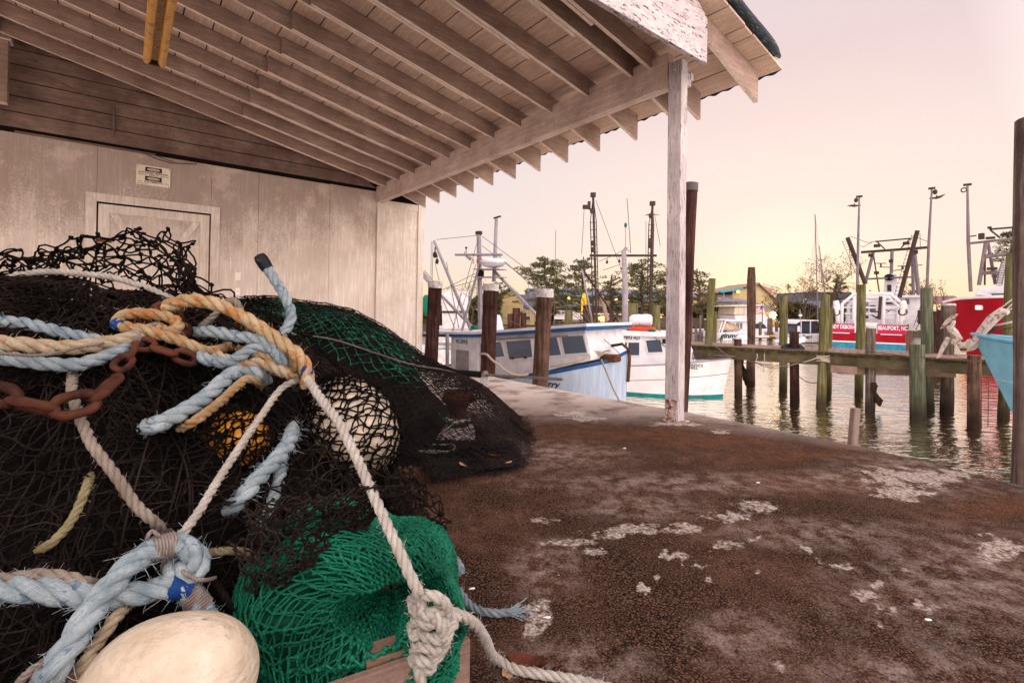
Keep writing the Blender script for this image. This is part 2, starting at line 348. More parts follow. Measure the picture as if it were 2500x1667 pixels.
    cream = t.math('MULTIPLY', cream, t.ramp(s2, [(.38, .0), (.56, 1.)]))
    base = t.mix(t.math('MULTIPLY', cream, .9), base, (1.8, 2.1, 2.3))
    # aggregate: pale and dark grains
    base = t.mix(t.ramp(s1, [(.38, .92), (.52, 0.)]), base, (.014, .007, .005)); base = t.mix(t.ramp(s5, [(.50, 0.), (.62, .85)]), base, (.62, .45, .36))
    base = t.mix(1.0, base, (.345, .26, .22), 'MULTIPLY')
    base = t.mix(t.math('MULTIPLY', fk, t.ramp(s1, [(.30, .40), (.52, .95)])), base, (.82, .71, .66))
    edge = t.math('MULTIPLY', sp.outputs[1], t.ramp(s4, [(.44, 0.), (.62, .40)])); base = t.mix(t.math('MULTIPLY', edge, t.ramp(s1, [(.35, .2), (.55, 1.)])), base, (.50, .42, .40))
    t.fin(base, t.ramp(s2, [(.3, .75), (.7, .95)]), t.math('ADD', t.math('ADD', s1, t.math('MULTIPLY', s4, .8)), s5), 1.0, .007, spec=.05)
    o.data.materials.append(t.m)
    return tag(o, 'stained brown concrete wharf slab with pale patches', kind='structure')
build_slab()

def build_water():
    b = MB(); b.grid(np.array([[[x, y, WZ] for y in (-40, 400)] for x in (-400, 400)], float))
    t = NT('harbour_water'); v = t.map(scale=(1, 2.4, 1), rot=(0, 0, R(8)))
    n1 = t.noise(v, 1.7, 3, .45, .5); n2 = t.noise(v, 7.5, 3, .5, .3); n3 = None
    h = t.math('ADD', t.math('MULTIPLY', n1, .8), t.math('MULTIPLY', n2, .10))
    t.b.inputs['IOR'].default_value = 2.3; t.b.inputs['Specular IOR Level'].default_value = .5
    t.fin((1.0, .93, .76), .015, h, .85, .06, metal=1.0)
    o = b.build('harbour_water', t.m); tag(o, 'rippled harbour water reflecting the dawn sky', kind='structure')
    b = MB(); b.b2(-500, 500, -60, 600, -9, -8.5); tag(b.build('harbour_bed', plain('mud', (.05, .04, .03), .9)), 'muddy bed under the harbour', kind='structure')
build_water()

# ================================================================ SHED  (local axes: x = v towards the water, y = u away along the wharf)
RS, MS = 3.3174, .216
def rz(v): return RS-MS*(v-3.933)                      # underside of the rafters
shed = empty('open_sided_shed', 'white timber net shed with open side, exposed rafters and peeling paint on the wharf', 'shed', rz=AZ)
UW, VR = 9.468, -1.3
rng = random.Random(11)
jit = lambda a: rng.uniform(-a, a)
def sheet(b, x0, x1, y0, y1, zf, th):                 # sloping board lying on the rafters
    V = [(x, y, zf(x)+k) for k in (0, th) for x, y in ((x0, y0), (x1, y0), (x1, y1), (x0, y1))]; b.hexa(np.array(V))
# rafters: inner and outer lengths lapped side by side
for i in range(-2, 12):
    u = 3.1229+.5841*(i-.3161) if i < 0 else 3.1229+.5841*i
    if i == -1: u = 2.9
    if i == -2: u = 2.297
    if u > UW-.05: continue
    if i >= 0 or i == -1:
        if i > 0: uo = u+jit(.008)
        else: uo = u
        b = MB(); V = []
        x0 = 1.35+jit(.03); xs = [x0, 3.95, 4.785+jit(.012)]; bz = [rz(x0), rz(3.95), 3.03+jit(.008)]; tz = [rz(x)+.19 for x in xs]
        b2w = .04
        for k in range(2):
            b.hexa([(xs[k], uo, bz[k]), (xs[k+1], uo, bz[k+1]), (xs[k+1], uo+b2w, bz[k+1]), (xs[k], uo+b2w, bz[k]), (xs[k], uo, tz[k]), (xs[k+1], uo, tz[k+1]), (xs[k+1], uo+b2w, tz[k+1]), (xs[k], uo+b2w, tz[k])])
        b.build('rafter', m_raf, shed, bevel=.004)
        b = MB(); xe = 3.18+jit(.05); ui = uo+.043
        b.hexa([(VR, ui, rz(VR)), (xe, ui, rz(xe)), (xe, ui+b2w, rz(xe)), (VR, ui+b2w, rz(VR)), (VR, ui, rz(VR)+.188), (xe, ui, rz(xe)+.188), (xe, ui+b2w, rz(xe)+.188), (VR, ui+b2w, rz(VR)+.188)])
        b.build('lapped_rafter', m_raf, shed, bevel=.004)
    else:                                              # lookout rafter outside the header, only its tail shows
        b = MB(); xs = [3.4, 3.95, 4.79]; bz = [rz(3.4), rz(3.95), 3.03]; tz = [rz(x)+.19 for x in xs]
        for k in range(2): b.hexa([(xs[k], u, bz[k]), (xs[k+1], u, bz[k+1]), (xs[k+1], u+.045, bz[k+1]), (xs[k], u+.045, bz[k]), (xs[k], u, tz[k]), (xs[k+1], u, tz[k+1]), (xs[k+1], u+.045, tz[k+1]), (xs[k], u+.045, tz[k])])
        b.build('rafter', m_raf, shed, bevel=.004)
    # far-slope rafters beyond the ridge
    b = MB(); xw = -6.5; zz = rz(VR)-(VR-xw)*.216
    b.hexa([(xw, u, zz), (VR, u, rz(VR)), (VR, u+.04, rz(VR)), (xw, u+.04, zz), (xw, u, zz+.188), (VR, u, rz(VR)+.188), (VR, u+.04, rz(VR)+.188), (xw, u+.04, zz+.188)])
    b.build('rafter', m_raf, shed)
# roof boards running along u, seen from below with dark gaps
b = MB(); x = 4.87
zt = lambda x: rz(x)+.1915
while x > VR+.02:
    wdt = .285+jit(.004) if rng.random() > .12 else .14
    x0 = max(x-wdt+.015, VR+.002); dz = jit(.0015)
    sheet(b, x0, x, 2.115+jit(.006), UW+.30, lambda q: zt(q)+dz, .022); x -= wdt
b.build('roof_boards', m_deckb, shed)
b = MB(); x = VR-.005
zt2 = lambda x: rz(VR)+.1915-(VR-x)*.216
while x > -6.6:
    x0 = x-.284; sheet(b, x0, x, 2.115+jit(.006), UW+.30, zt2, .022); x -= .29
b.build('roof_boards', m_deckb, shed)
# black roofing on top with a rolled dark edge along the verge, corrugated eave edge
b = MB(); zq = lambda x: zt(x)+.0255
sheet(b, VR, 4.89, 2.16, UW+.32, zq, .03); sheet(b, -6.7, VR, 2.16, UW+.32, lambda x: zt2(x)+.0255, .03)
b.build('roofing', m_tar, shed)
b = MB(); ph = 0; vs = []
ns = noise3(8, 3)
for xx in np.linspace(-1.3, 4.80, 60): vs.append((xx, 2.10+.01*math.sin(xx*3), zt(xx)+.075))
r_ = [.052+.006*math.sin(i*.7) for i in range(60)]; r_[-1] = .02; r_[-2] = .045
b.tube(vs, r_, 14)
b.build('rolled_roof_edge', m_tar, shed, smooth=True)
b = MB()
U_ = np.arange(2.13, UW+.3, .02); ridge = []
for uu in U_: ridge.append([(4.86, uu, zt(4.86)+.026+.008*math.sin(uu*42)+.010*(math.sin(uu*7)>.2)), (4.903, uu, zt(4.9)+.016+.009*math.sin(uu*42)+.006*math.sin(uu*13))])
g = np.array(ridge); g2 = g.copy(); g2[..., 2] -= .012; b.grid(g); b.grid(g2[:, ::-1]); b.grid(np.stack([g[:, 1], g2[:, 1]], 1))
b.build('eave_flashing', m_tar, shed)
# eave beam with its lower trim strip
b = MB(); b.b2(3.933, 4.03, 2.585+.14, UW-.02, 3.105, 3.405); b.build('eave_beam', m_beam, shed, bevel=.006)
b = MB(); b.b2(3.925, 4.045, 2.585+.14, UW-.02, 3.0827, 3.112); b.build('beam_strip', m_beam, shed, bevel=.003)
# post: two visible faces, bare and chipped at the foot, steel strap at the base
b = MB()
prof = [0, .1, .35, .8, 1.4, 2.0, 2.6, 3.12, 3.285]
for k in range(len(prof)-1):
    pass
V = []; nsp = noise3(21, 2.)
for z in np.linspace(0.012, 3.29, 40):
    for (x, y) in ((3.933, 2.575), (4.03, 2.575), (4.03, 2.715), (3.933, 2.715)):
        q = nsp(np.array([x*9, y*9, z]))*.0025; V.append((x+q[0], y+q[1], z))
F = [(0, 3, 2, 1)]+[(k*4+j, k*4+(j+1) % 4, k*4+4+(j+1) % 4, k*4+4+j) for k in range(39) for j in range(4)]+[(156, 157, 158, 159)]
b.add(V, F); b.build('post', m_post, shed, bevel=.005)
m_bare = wood_paint('bare_grey_wood', (.26, .19, .16), (.12, .08, .07), (45, 45, 3))
m_rustw = plain('rusty_white_steel', (.55, .42, .38), .6, dirt=(.12, .04, .02), dirt_at=.5, scale=14)
b = MB(); b.b2(3.90, 4.06, 2.54, 2.75, .001, .012); b.b2(3.926, 3.9325, 2.59, 2.70, .012, .20)
bb = b.build('post_base', m_rustw, shed, bevel=.002)
b = MB(); b.lathe([(.0, 0), (.018, .001), (.015, .012), (.0, .016)], (3.926, 2.645, .15), 12, (-1, 0, 0)); b.build('bolt', m_rustw, bb)
b = MB(); b.lathe([(.0, 0), (.018, .001), (.015, .012), (.0, .016)], (3.932, 2.645, 3.2), 12, (-1, 0, 0)); b.build('bolt', m_post, shed)
# header plank with flaking paint over the opening, sawn to the roof slope
xe = 4.215
b = MB(); b.prism([(-1.3, 3.07), (3.80, 3.07), (3.80, 3.44), (3.765, 3.475), (3.60, zt(3.60)-.004), (-1.3, zt(-1.3)-.004)], 2.248, 2.292)
b.build('header_plank', m_plank, shed, bevel=.004)
b = MB(); b.box((4.068, 2.63, 3.135), (.07, .10, .12)); b.box((4.10, 2.60, 3.17), (.05, .06, .07)); b.build('corner_block', m_post, shed, bevel=.012)
# end wall: plywood sheets with a door, lap boards in the gable
wl = MB()
def wbox(b, x0, x1, z0, z1, y0=UW, th=.02): b.b2(x0, x1, y0, y0+th, z0, z1)
DX0, DX1, DZ = -.33, 1.11, 2.49
seams = [-6.4, -4.0, -2.75, -1.53, -.47]
wbox(wl, -6.4, -4.0, -.3, 3.30); wbox(wl, -3.995, -2.75, -.3, 3.30); wbox(wl, -2.745, -1.53, -.3, 3.30); wbox(wl, -1.525, DX0-.005, -.3, 3.30); wbox(wl, DX0-.001, DX1+.001, DZ+.005, 3.30, UW+.001)
wbox(wl, DX1+.005, 1.815, -.3, 3.30); wbox(wl, 1.82, 3.03, -.3, 3.30); wbox(wl, 3.035, 4.0, -.3, 3.31)
wl.build('wall', m_wallply, shed)
b = MB(); b.b2(-6.4, 4.9, UW+.03, UW+.09, -.3, 3.45); b.prism([(-6.4, 3.45), (4.0, 3.45), (VR, rz(VR)+.17), (-6.4, 3.5)], UW+.03, UW+.09); b.build('wall_frame', m_dark, shed)
b = MB(); gz0 = 3.372
for k in range(6):
    z0 = gz0+k*.215; z1 = z0+.202
    xr = 3.933-(z1-.02-RS-.19)/MS if z1 > RS else 3.93
    xr = min(3.93, 3.933+(RS+.19-z0)/MS)
    xr2 = min(3.93, 3.933+(RS+.19-z1)/MS); xl = 2*VR-xr; xl2 = 2*VR-xr2
    if xr < VR+.1: break
    xr2 = max(xr2, VR); xl2 = min(xl2, VR)
    y = UW-.024+jit(.005); b.prism([(xl, z0), (xr, z0), (xr2, z1), (xl2, z1)], y, y+.02)
b.build('gable_boards', m_gable, shed, bevel=.003)
b = MB(); b.b2(-1.2, .35, UW-.028, UW-.005, 3.30, 3.325); b.bar((.3, UW-.02, 3.31), (.62, UW-.02, 3.235), .012, .012); b.build('batten', m_gable, shed)
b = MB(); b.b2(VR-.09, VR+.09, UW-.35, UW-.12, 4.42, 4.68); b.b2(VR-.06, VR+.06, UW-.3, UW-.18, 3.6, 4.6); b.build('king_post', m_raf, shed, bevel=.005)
# return wall beyond the beam: corner boards and sheet
b = MB(); b.b2(4.04, 4.86, UW-.012, UW+.012, -.19, 3.16); b.build('wall', m_wall, shed)
for x0, x1 in ((3.955, 4.085), (4.86, 4.995)):
    b = MB(); b.b2(x0, x1, UW-.045, UW-.010, -.19, 3.21 if x0 < 4.5 else 3.14); b.build('corner_board', m_trim, shed, bevel=.004)
b = MB(); b.b2(4.98, 5.0, UW-.009, 13, -.2, 3.14); b.build('wall', m_wall, shed)
b = MB(); b.b2(4.09, 4.855, UW-.03, UW-.013, 3.02, 3.16); b.build('frieze_board', m_trim, shed, bevel=.003)
# door with mitred frame and cross bracing
b = MB()
fw = .125
def strip(b, p, q, wd, y0, th):
    p = np.array([p[0], y0, p[1]]); q = np.array([q[0], y0, q[1]]); b.bar(p, q, wd, th, up=(0, 1, 0))
dfr = MB(); dfr.prism([(DX0-fw, -.18), (DX0, -.18), (DX0, DZ), (DX0-fw, DZ+fw)], UW-.028, UW-.002); dfr.prism([(DX0-fw, DZ+fw), (DX0, DZ+.002), (DX1, DZ+.002), (DX1+fw, DZ+fw)], UW-.028, UW-.002); dfr.prism([(DX1, -.18), (DX1+fw, -.18), (DX1+fw, DZ+fw), (DX1, DZ)], UW-.028, UW-.002)
dfr.build('door_frame', m_trim, shed, bevel=.003)
b = MB(); b.b2(DX0+.02, DX1-.02, UW+.005, UW+.025, -.17, DZ-.025); door = b.build('door', m_wallply, shed)
b = MB(); d0, d1, t0 = DX0+.02, DX1-.02, DZ-.025; yf = UW-.012
for poly in ([(d0, -.17), (d0+.13, -.17), (d0+.13, t0-.13), (d0, t0)], [(d0, t0), (d0+.13, t0-.13), (d1-.13, t0-.13), (d1, t0)], [(d1-.13, -.17), (d1, -.17), (d1, t0), (d1-.13, t0-.13)]): b.prism(poly, yf, yf+.017)
xl, xr, zc_ = d0+.13, d1-.13, 1.15
for s_, (xa, xb) in enumerate(((xl, xr), (xr, xl))):
    sg = 1 if xb > xa else -1
    b.prism([(xa, t0-.135), (xa+sg*.10, t0-.135), ((xl+xr)/2+sg*.05, zc_+.3), ((xl+xr)/2-sg*.05, zc_+.3)], yf+.001*s_+.002, yf+.018+.001*s_)
    b.prism([(xa, -.1), ((xl+xr)/2-sg*.05, zc_-.05), ((xl+xr)/2+sg*.05, zc_-.05), (xa+sg*.10, -.1)], yf+.001*s_+.002, yf+.018+.001*s_)
b.build('door_bracing', m_trim, door, bevel=.003)
m_rust = plain('rust', (.16, .06, .035), .85, .5, 30, .3)
b = MB(); b.b2(DX1-.018, DX1-.002, UW-.014, UW+.004, -.17, 2.2); b.build('rusty_edge', m_rust, door)
b = MB()
for z in (.3, 1.9): b = MB(); b.b2(d0-.03, d0+.16, UW-.02, UW-.012, z, z+.05); b.build('hinge', m_rust, door)
# dangling cable on the gable
m_cable = plain('old_cable', (.18, .13, .11), .7)
b = MB(); b.tube([(-.75, UW-.03, 4.10), (-.42, UW-.03, 3.98), (-.16, UW-.04, 3.93), (-.155, UW-.045, 3.86), (-.16, UW-.05, 3.72), (-.15, UW-.05, 3.6), (-.17, UW-.05, 3.46)], [.006, .006, .006, .012, .014, .012, .013], 6)
b.build('cable', m_cable, shed, smooth=True)
b = MB(); b.tube([(.15, UW-.03, 3.32), (.4, UW-.04, 3.24), (.55, UW-.03, 3.22), (.9, UW-.03, 3.27)], .009, 6); b.build('cable', m_cable, shed, smooth=True)

# ================================================================ PILINGS AND PIER
def piling_mat(name, top, mid, wet, alg=None, algk=.5):
    t = NT(name); v = t.map(); vg = t.map(scale=(14, 14, .9))
    sx = t.n('ShaderNodeSeparateXYZ'); t.l(t.tc.outputs['Object'], sx.inputs[0])
    g = t.noise(vg, 1.5, 8, .7); f = t.noise(v, 2.5, 7, .65)
    col = t.mix(t.ramp(f, [(.38, 0.), (.62, 1.)]), mid, top)
    if alg: col = t.mix(t.math('MULTIPLY', t.ramp(t.noise(t.map(scale=(3, 3, .8)), 1.2, 6, .6), [(.5-algk*.3, 0.), (.62, 1.)]), .85), col, alg)
    col = t.mix(t.math('MULTIPLY', t.ramp(g, [(.42, 1.), (.6, 0.)]), .7), col, tuple(c*.22 for c in mid))
    zz = t.math('ADD', sx.outputs['Z'], t.math('MULTIPLY', f, .35))
    m = t.n('ShaderNodeMapRange'); t.l(zz, m.inputs[0]); m.inputs[1].default_value = .75; m.inputs[2].default_value = .28
    col = t.mix(t.math('MULTIPLY', m.outputs[0], .85), col, wet)
    return t.fin(col, .85, g, .8, .012)
pm_brown = piling_mat('brown_piling', (0.165, 0.099, 0.073), (0.079, 0.043, 0.033), (0.020, 0.012, 0.010))
pm_red = piling_mat('dark_red_piling', (0.099, 0.046, 0.040), (0.040, 0.017, 0.015), (0.013, 0.008, 0.007))
pm_green = piling_mat('green_piling', (.24, .21, .12), (.15, .125, .075), (.03, .02, .016), (.125, .125, .035), .9)
pm_grey = piling_mat('grey_piling', (0.198, 0.165, 0.139), (0.112, 0.079, 0.066), (0.020, 0.013, 0.012), (0.086, 0.073, 0.053), .1)
pm_weath = piling_mat('weathered_grey_piling', (.30, .23, .20), (.16, .11, .095), (.05, .03, .028))
pm_pale = piling_mat('pale_green_piling', (0.198, 0.198, 0.145), (0.132, 0.132, 0.092), (0.020, 0.013, 0.012), (0.106, 0.132, 0.079), .8)
m_cap = plain('weathered_cap', (.50, .47, .48), .7, .35, 14, .3, dirt=(.15, .12, .11), dirt_at=.58)
pil_rng = random.Random(4)
def piling(top, wpx, water, mat, label, r=None, cap=None, taper=.97, d=None, group='pilings round the pier', under=.6, chamfer=0, name='piling', sides=14):
    if d is None: base = G(water[0], water[1], WZ)
    else: base = P(water[0], water[1], d)
    dd = base[1]; tp = P(top[0], top[1], dd); r = wpx/2*dd/FPX if r is None else r
    if d is not None:
        base = tp+(base-tp)*((tp[2]-WZ)/(tp[2]-base[2])) if base[2] > WZ+.05 else base
    root = empty(name, label, 'piling', group, loc=base)
    ax = tp-base; ax0 = -ax*(under/np.linalg.norm(ax)); K = 12; pts = [ax0+(ax-ax0)*k/(K-1) for k in range(K)]
    nz = noise3(pil_rng.randint(0, 9999), 3/r**.5); rr = [r*(1+(1-taper)*(1-k/(K-1))*1.0) for k in range(K)]
    b = MB(); b.tube(pts, rr, sides); V = b.V[0]; q = nz(V*[1, 1, .25]); V += q*[r*.07, r*.07, 0]
    if chamfer: V[-sides:, :2] = (V[-sides:, :2]-ax[:2])*.80+ax[:2]; V[-sides:, 2] += r*.35
    b.build('shaft', mat, root, smooth='auto')
    if cap:
        cb = MB(); n_ = ax/np.linalg.norm(ax); cb.tube([ax-n_*cap, ax-n_*cap*.5, ax+n_*.015, ax+n_*.02], [r*1.1, r*1.13, r*1.10, r*.9], 18); V = cb.V[0]; V += nz(V*2)*r*.04; cb.build('cap', m_cap, root, smooth='auto')
    return root
# beside the blue workboat, just off the wharf edge
piling((1063, 688), 32, (1052, 905), pm_red, 'dark brown piling with pale cap nearest the shed corner post', d=10.6, cap=.13, group='capped pilings by the blue workboat')
piling((1199, 696), 36, (1190, 925), pm_red, 'dark red-brown piling with pale cap in front of the workboat cabin, a rope round it', d=9.4, cap=.11, group='capped pilings by the blue workboat')
piling((1331, 708), 39, (1319, 955), pm_brown, 'weathered brown piling with pale cap before the workboat windows, right of the roped one', d=8.1, cap=.12, group='capped pilings by the blue workboat')
_q = piling((1687, 451), 26, (1662, 1003), pm_red, 'tall dark piling standing right behind the white shed post', d=6.0, cap=.08, group='tall pilings at the wharf edge', r=.078)
for _c in _q.children:
    if _c.name.startswith('cap'): _c.data.materials[0] = plain('dark_grey_cap', (.12, .10, .11), .7)
piling((2545, 287), 80, (2532, 1185), pm_weath, 'tall rough grey piling at the right border of the photo, close by', d=3.2, group='tall pilings at the wharf edge', r=.125, under=.4)
# round the pier
piling((1801, 825), 18, (1803, 965), pm_brown, 'thin brown piling with white top just off the bow of the white boat', cap=.03)
piling((1739, 680), 17, (1722, 960), pm_green, 'leaning green piling left of all, between shed post and white boat bow', chamfer=0)
piling((1745, 760), 11, (1743, 925), pm_green, 'slim green piling half hidden behind the leaning left one')
piling((1835, 656), 20, (1833, 938), pm_brown, 'tallest brown piling, rounded top, behind the pier beside the small cruiser', chamfer=1)
piling((1913, 723), 18, (1912, 953), pm_green, 'green piling behind the pier left of the tyre')
tp_ = piling((1939, 810), 21, (1940, 979), pm_red, 'short dark piling wearing the black tyre')
piling((2016, 719), 20, (2004, 992), pm_green, 'green piling in front of the pier with mooring rope tied round it')
piling((2027, 752), 13, (2022, 965), pm_green, 'slim green piling directly behind the roped green one')
piling((2104, 695), 19, (2097, 968), pm_green, 'tall green piling before the red trawler stern, white droppings at its foot')
piling((2126, 797), 20, (2123, 1002), pm_grey, 'grey piling with white top in front of the pier, a broken log hanging on it', cap=.05)
piling((2241, 841), 30, (2240, 1018), pm_pale, 'stout pale green short piling in front of the pier')
piling((2262, 703), 24, (2266, 1000), pm_pale, 'tall grey-green piling right of the red trawler stern')
piling((2316, 743), 25, (2311, 1005), pm_grey, 'grey capped piling between the two red trawlers', cap=.04)
piling((2380, 868), 26, (2378, 1040), pm_brown, 'brown piling under the blue bow, in front of the pier')
piling((2471, 618), 22, (2450, 1022), pm_green, 'tall green piling behind the blue bow at the right')
for i, (x, y0, y1) in enumerate(((2286, 760, 895), (2298, 757, 900))):
    piling((x, y0), 17, (x-2, y1), pm_red, ('dark wet piling behind the pier, left of the grey capped one', 'dark wet piling touching the left side of the grey capped one')[i])
# a squared stake leaning at the wharf edge, and broken logs
def stake(a, b_, d, w_, name, label, mat, th=None, under=.0, cat='stake'):
    pa, pb = P(a[0], a[1], d), P(b_[0], b_[1], d); root = empty(name, label, cat, loc=pb); b = MB(); b.bar((pb-pa)*0-(pa-pb)*under, pa-pb, w_, th or w_*.5, up=(.4, -.9, .1)); o = b.build('timber', mat, root, bevel=.006); return root
m_stake = wood_paint('grey_stake', (.33, .25, .23), (.18, .12, .11), (30, 30, 2))
stake((2089, 996), (2080, 1100), 3.95, .078, 'wooden_stake', 'short squared grey stake leaning at the wharf edge in the water', m_stake, under=1.2)
def rough_log(a, b_, d, r, label):
    pa, pb = P(a[0], a[1], d), P(b_[0], b_[1], d); b = MB(); K = 9; pts = [(pb-pa)*k/(K-1) for k in range(K)]; b.tube(pts, [r*(.8+.3*math.sin(k*1.3)) if k < K-1 else r*.35 for k in range(K)], 8)
    V = b.V[0]; V += noise3(int(a[0]), 12)(V)*r*.25; o = b.build('broken_log', pm_brown, None, smooth='auto', loc=pa); return tag(o, label, 'log')
rough_log((1812, 903), (1834, 946), 16.2, .13, 'broken log hanging beside the thin white-topped piling')
rough_log((1806, 860), (1822, 935), 16.4, .08, 'splintered plank leaning between thin piling and its broken log')
rough_log((2133, 936), (2147, 990), 13.2, .08, 'broken log hanging on the grey white-topped piling')

# the pier
ZD = 1-.406*2.6
pa_ = G(1700, 842, ZD); pb_ = G(2400, 878, ZD); pt = (pb_-pa_)/np.linalg.norm(pb_-pa_); pang = math.atan2(pt[1], pt[0])
pier = empty('wooden_pier', 'weathered wooden pier on pilings crossing the harbour behind the white boat', 'pier', loc=(pa_[0], pa_[1], ZD), rz=pang)
m_plk = wood_paint('pier_planks', (.36, .25, .21), (.18, .11, .09), (30, 2, 30), mildew=.4, mildew_scale=2.5)
m_mossy = wood_paint('mossy_stringer', (.13, .10, .07), (.05, .04, .022), (2, 30, 30), mildew=.6, mildew_scale=1.6, mild_col=(.05, .05, .02))
m_blkend = wood_paint('rotted_plank_ends', (.07, .05, .035), (.025, .02, .01), (20, 3, 20), mildew=.6, mildew_scale=5, mild_col=(.10, .11, .03))
b = MB(); e = MB(); x = -1.1; prg = random.Random(2)
while x < 11:
    wd = .19; oy = prg.uniform(-.05, .02); b.b2(x, x+wd-.012, oy, 1.75, -.045+prg.uniform(-.004, .004), prg.uniform(-.004, .004)); e.b2(x+.003, x+wd-.015, oy-.012, oy-.001, -.05-.01*prg.random(), -.003); x += wd
b.build('deck_planks', m_plk, pier); e.build('plank_ends', m_blkend, pier)
for y_ in (.04, 1.55):
    b = MB(); x = -1.1
    while x < 11: L = prg.uniform(3.5, 4.5); b.b2(x, x+L-.01, y_+prg.uniform(-.015, .015), y_+.12, -.40+prg.uniform(-.02, .02), -.052); x += L
    b.build('stringer', m_mossy, pier, bevel=.006)
b = MB(); b.b2(-1.1, 11, .02, .05, -.13, -.052); b.build('nailing_strip', m_blkend, pier)
b = MB(); b.bar((3.75, .1, -.50), (6.3, 1.0, -.46), .07, .2); b.build('brace', m_plk, pier)
b = MB(); b.b2(3.6, 4.2, -.045, .03, -.56, -.36); b.build('bracket', m_plk, pier, bevel=.01)
# tyre on its piling
tl = np.array(tp_.location); tc_ = P(1935, 853, tl[1]-.12)
ty = empty('car_tyre', 'black tyre slung round the short dark piling at the pier edge', 'tyre', loc=tc_)
m_rub = plain('black_rubber', (.035, .033, .036), .75, .4, 20, .4)
b = MB(); n_ = 36; prof = [(-.105, .28), (-.10, .36), (-.06, .40), (.06, .40), (.10, .36), (.105, .28), (.08, .25), (-.08, .25)]; V = []
rot = Matrix.Rotation(R(-6), 3, 'Y') @ Matrix.Rotation(R(14), 3, 'X')
for j in range(n_):
    a = 2*math.pi*j/n_
    for (z, r) in prof:
        tr = .008*((j % 2)*2-1) if r > .38 else 0; V.append(rot @ Vector(((r*.72+tr)*math.cos(a)*1.05, (r*.72+tr)*math.sin(a), z)))
F = [(j*8+k, j*8+(k+1) % 8, ((j+1) % n_)*8+(k+1) % 8, ((j+1) % n_)*8+k) for j in range(n_) for k in range(8)]
b.add([tuple(v) for v in V], F); b.build('tread', m_rub, ty, smooth='auto')
tag(ty, None)
# ropes over pilings / pier
m_rope_w = plain('pale_rope', (.42, .36, .30), .9, .35, 60, .5)
m_rope_d = plain('dark_line', (.10, .075, .06), .9, .3, 60, .4)
def sag(a, b_, s, n=16, side=0):
    a = np.asarray(a, float); b_ = np.asarray(b_, float); t = np.linspace(0, 1, n)[:, None]; p = a+(b_-a)*t; p[:, 2] -= (4*s*t*(1-t))[:, 0]; return p
def line(pts, r, mat, label, name='mooring_rope', cat='rope', group=None):
    b = MB(); p = np.asarray(pts); o = p[0].copy(); b.tube(p-o, r, 6); ob = b.build(name, mat, None, smooth=True, loc=o); return tag(ob, label, cat, group)
d_ = 13.6
dF = np.array(G(2004, 992, WZ))[1]
line(sag(P(1998, 872, dF-.14), P(1800, 868, 16.), .28), .016, m_rope_w, 'pale mooring line sagging from the roped green piling to the white boat bow')
cq = P(2010, 874, dF); rf = .17
b = MB()
for k in range(4): b.tube([(math.cos(a)*rf, math.sin(a)*rf, .05*k-.08+.02*math.sin(a*2+k)) for a in np.linspace(0, 6.35, 25)], .02, 6)
tag(b.build('rope_turns', m_rope_w, None, smooth=True, loc=cq), 'pale rope turns wrapped round the green piling at deck height', 'rope')
line(sag(P(2013, 926, dF+.1), P(1950, 918, dF+.9), .15), .011, m_rope_d, 'dark slack line under the pier between two pilings')
line(np.concatenate([sag(P(1790, 872, 15.9), P(1846, 885, 15), .1, 8), sag(P(1846, 885, 15), P(1935, 892, 13.9), .12, 8)[1:]]), .011, m_rope_d, 'dark slack line hanging along the pier face')
for i, (x, y0, y1) in enumerate(((1848, 863, 880), (1866, 862, 908), (1907, 862, 890))):
    dd = G(x, 850, ZD)[1]-.06; line([P(x, y0, dd), P(x+1, (y0+y1)/2, dd), P(x-2, y1, dd)], .012, m_rope_w, ('short pale lanyard on the pier edge, left of three', 'long pale lanyard on the pier edge, middle of three', 'pale lanyard nearest the tyre on the pier edge')[i], 'lanyard')
line(sag(P(2120, 858, 13), P(2400, 882, 11.4), .03), .014, m_rope_d, 'thin dark rope lying along the pier edge below the trawlers')
line([P(2414, 905, 10.9), P(2413, 960, 10.9), P(2412, 1042, 10.9)], .008, m_rope_d, 'thin weed-hung line dropping from the blue bow to the water')

# ================================================================ FAR BANK, BUILDINGS
m_bank = plain('bank_earth', (.05, .042, .03), .95)
b = MB(); xs = np.linspace(-260, 260, 60); ys = np.array([50, 50.5, 54, 62, 80, 130, 420]); zs = np.array([-2.4, -1.2, -1.15, -1.1, -1.1, -1.0, -.9])
nb = noise3(9, .05); V = np.zeros((len(xs), len(ys), 3))
for i, x in enumerate(xs):
    for j, y in enumerate(ys):
        V[i, j] = (x, y+(6 if x > 22 else 0)+nb(np.array([x, 0, 0]))[0]*1.5, zs[j]+.1*nb(np.array([x, y, 1.]))[1]*(j > 1))
b.grid(V); tag(b.build('far_bank', m_bank, smooth=True), 'low dark bank on the far side of the harbour', kind='structure')

class Pl:                                             # vertical measuring plane: local x to the right along it, local y away
    def __init__(s, a, b_): s.o = np.array(a[:2], float); t = np.array(b_[:2])-s.o; s.t = t/np.linalg.norm(t); s.n = np.array([-s.t[1], s.t[0]]); s.ang = math.atan2(s.t[1], s.t[0])
    def h(s, px, py, off=0.0):
        r = ray(px, py); k = (s.o@s.n+off)/(r[:2]@s.n); p = EYE+r*k; return float((p[:2]-s.o)@s.t), float(p[2])
    def root(s, name, label, cat, group=None): return empty(name, label, cat, group, loc=(s.o[0], s.o[1], 0), rz=s.ang)
def flat(d, px=1250): return Pl(P(px, 760, d), P(px+100, 760, d))
m_yel = NT('yellow_clapboard'); _c = m_yel.ramp(m_yel.noise(m_yel.map(), 1.2), [(.35, (.46, .35, .17)), (.65, (.54, .42, .22))]); m_yel = m_yel.fin(_c, .8, m_yel.wave(m_yel.map(), 1.4, 0, bands='Z'), .5, .03)
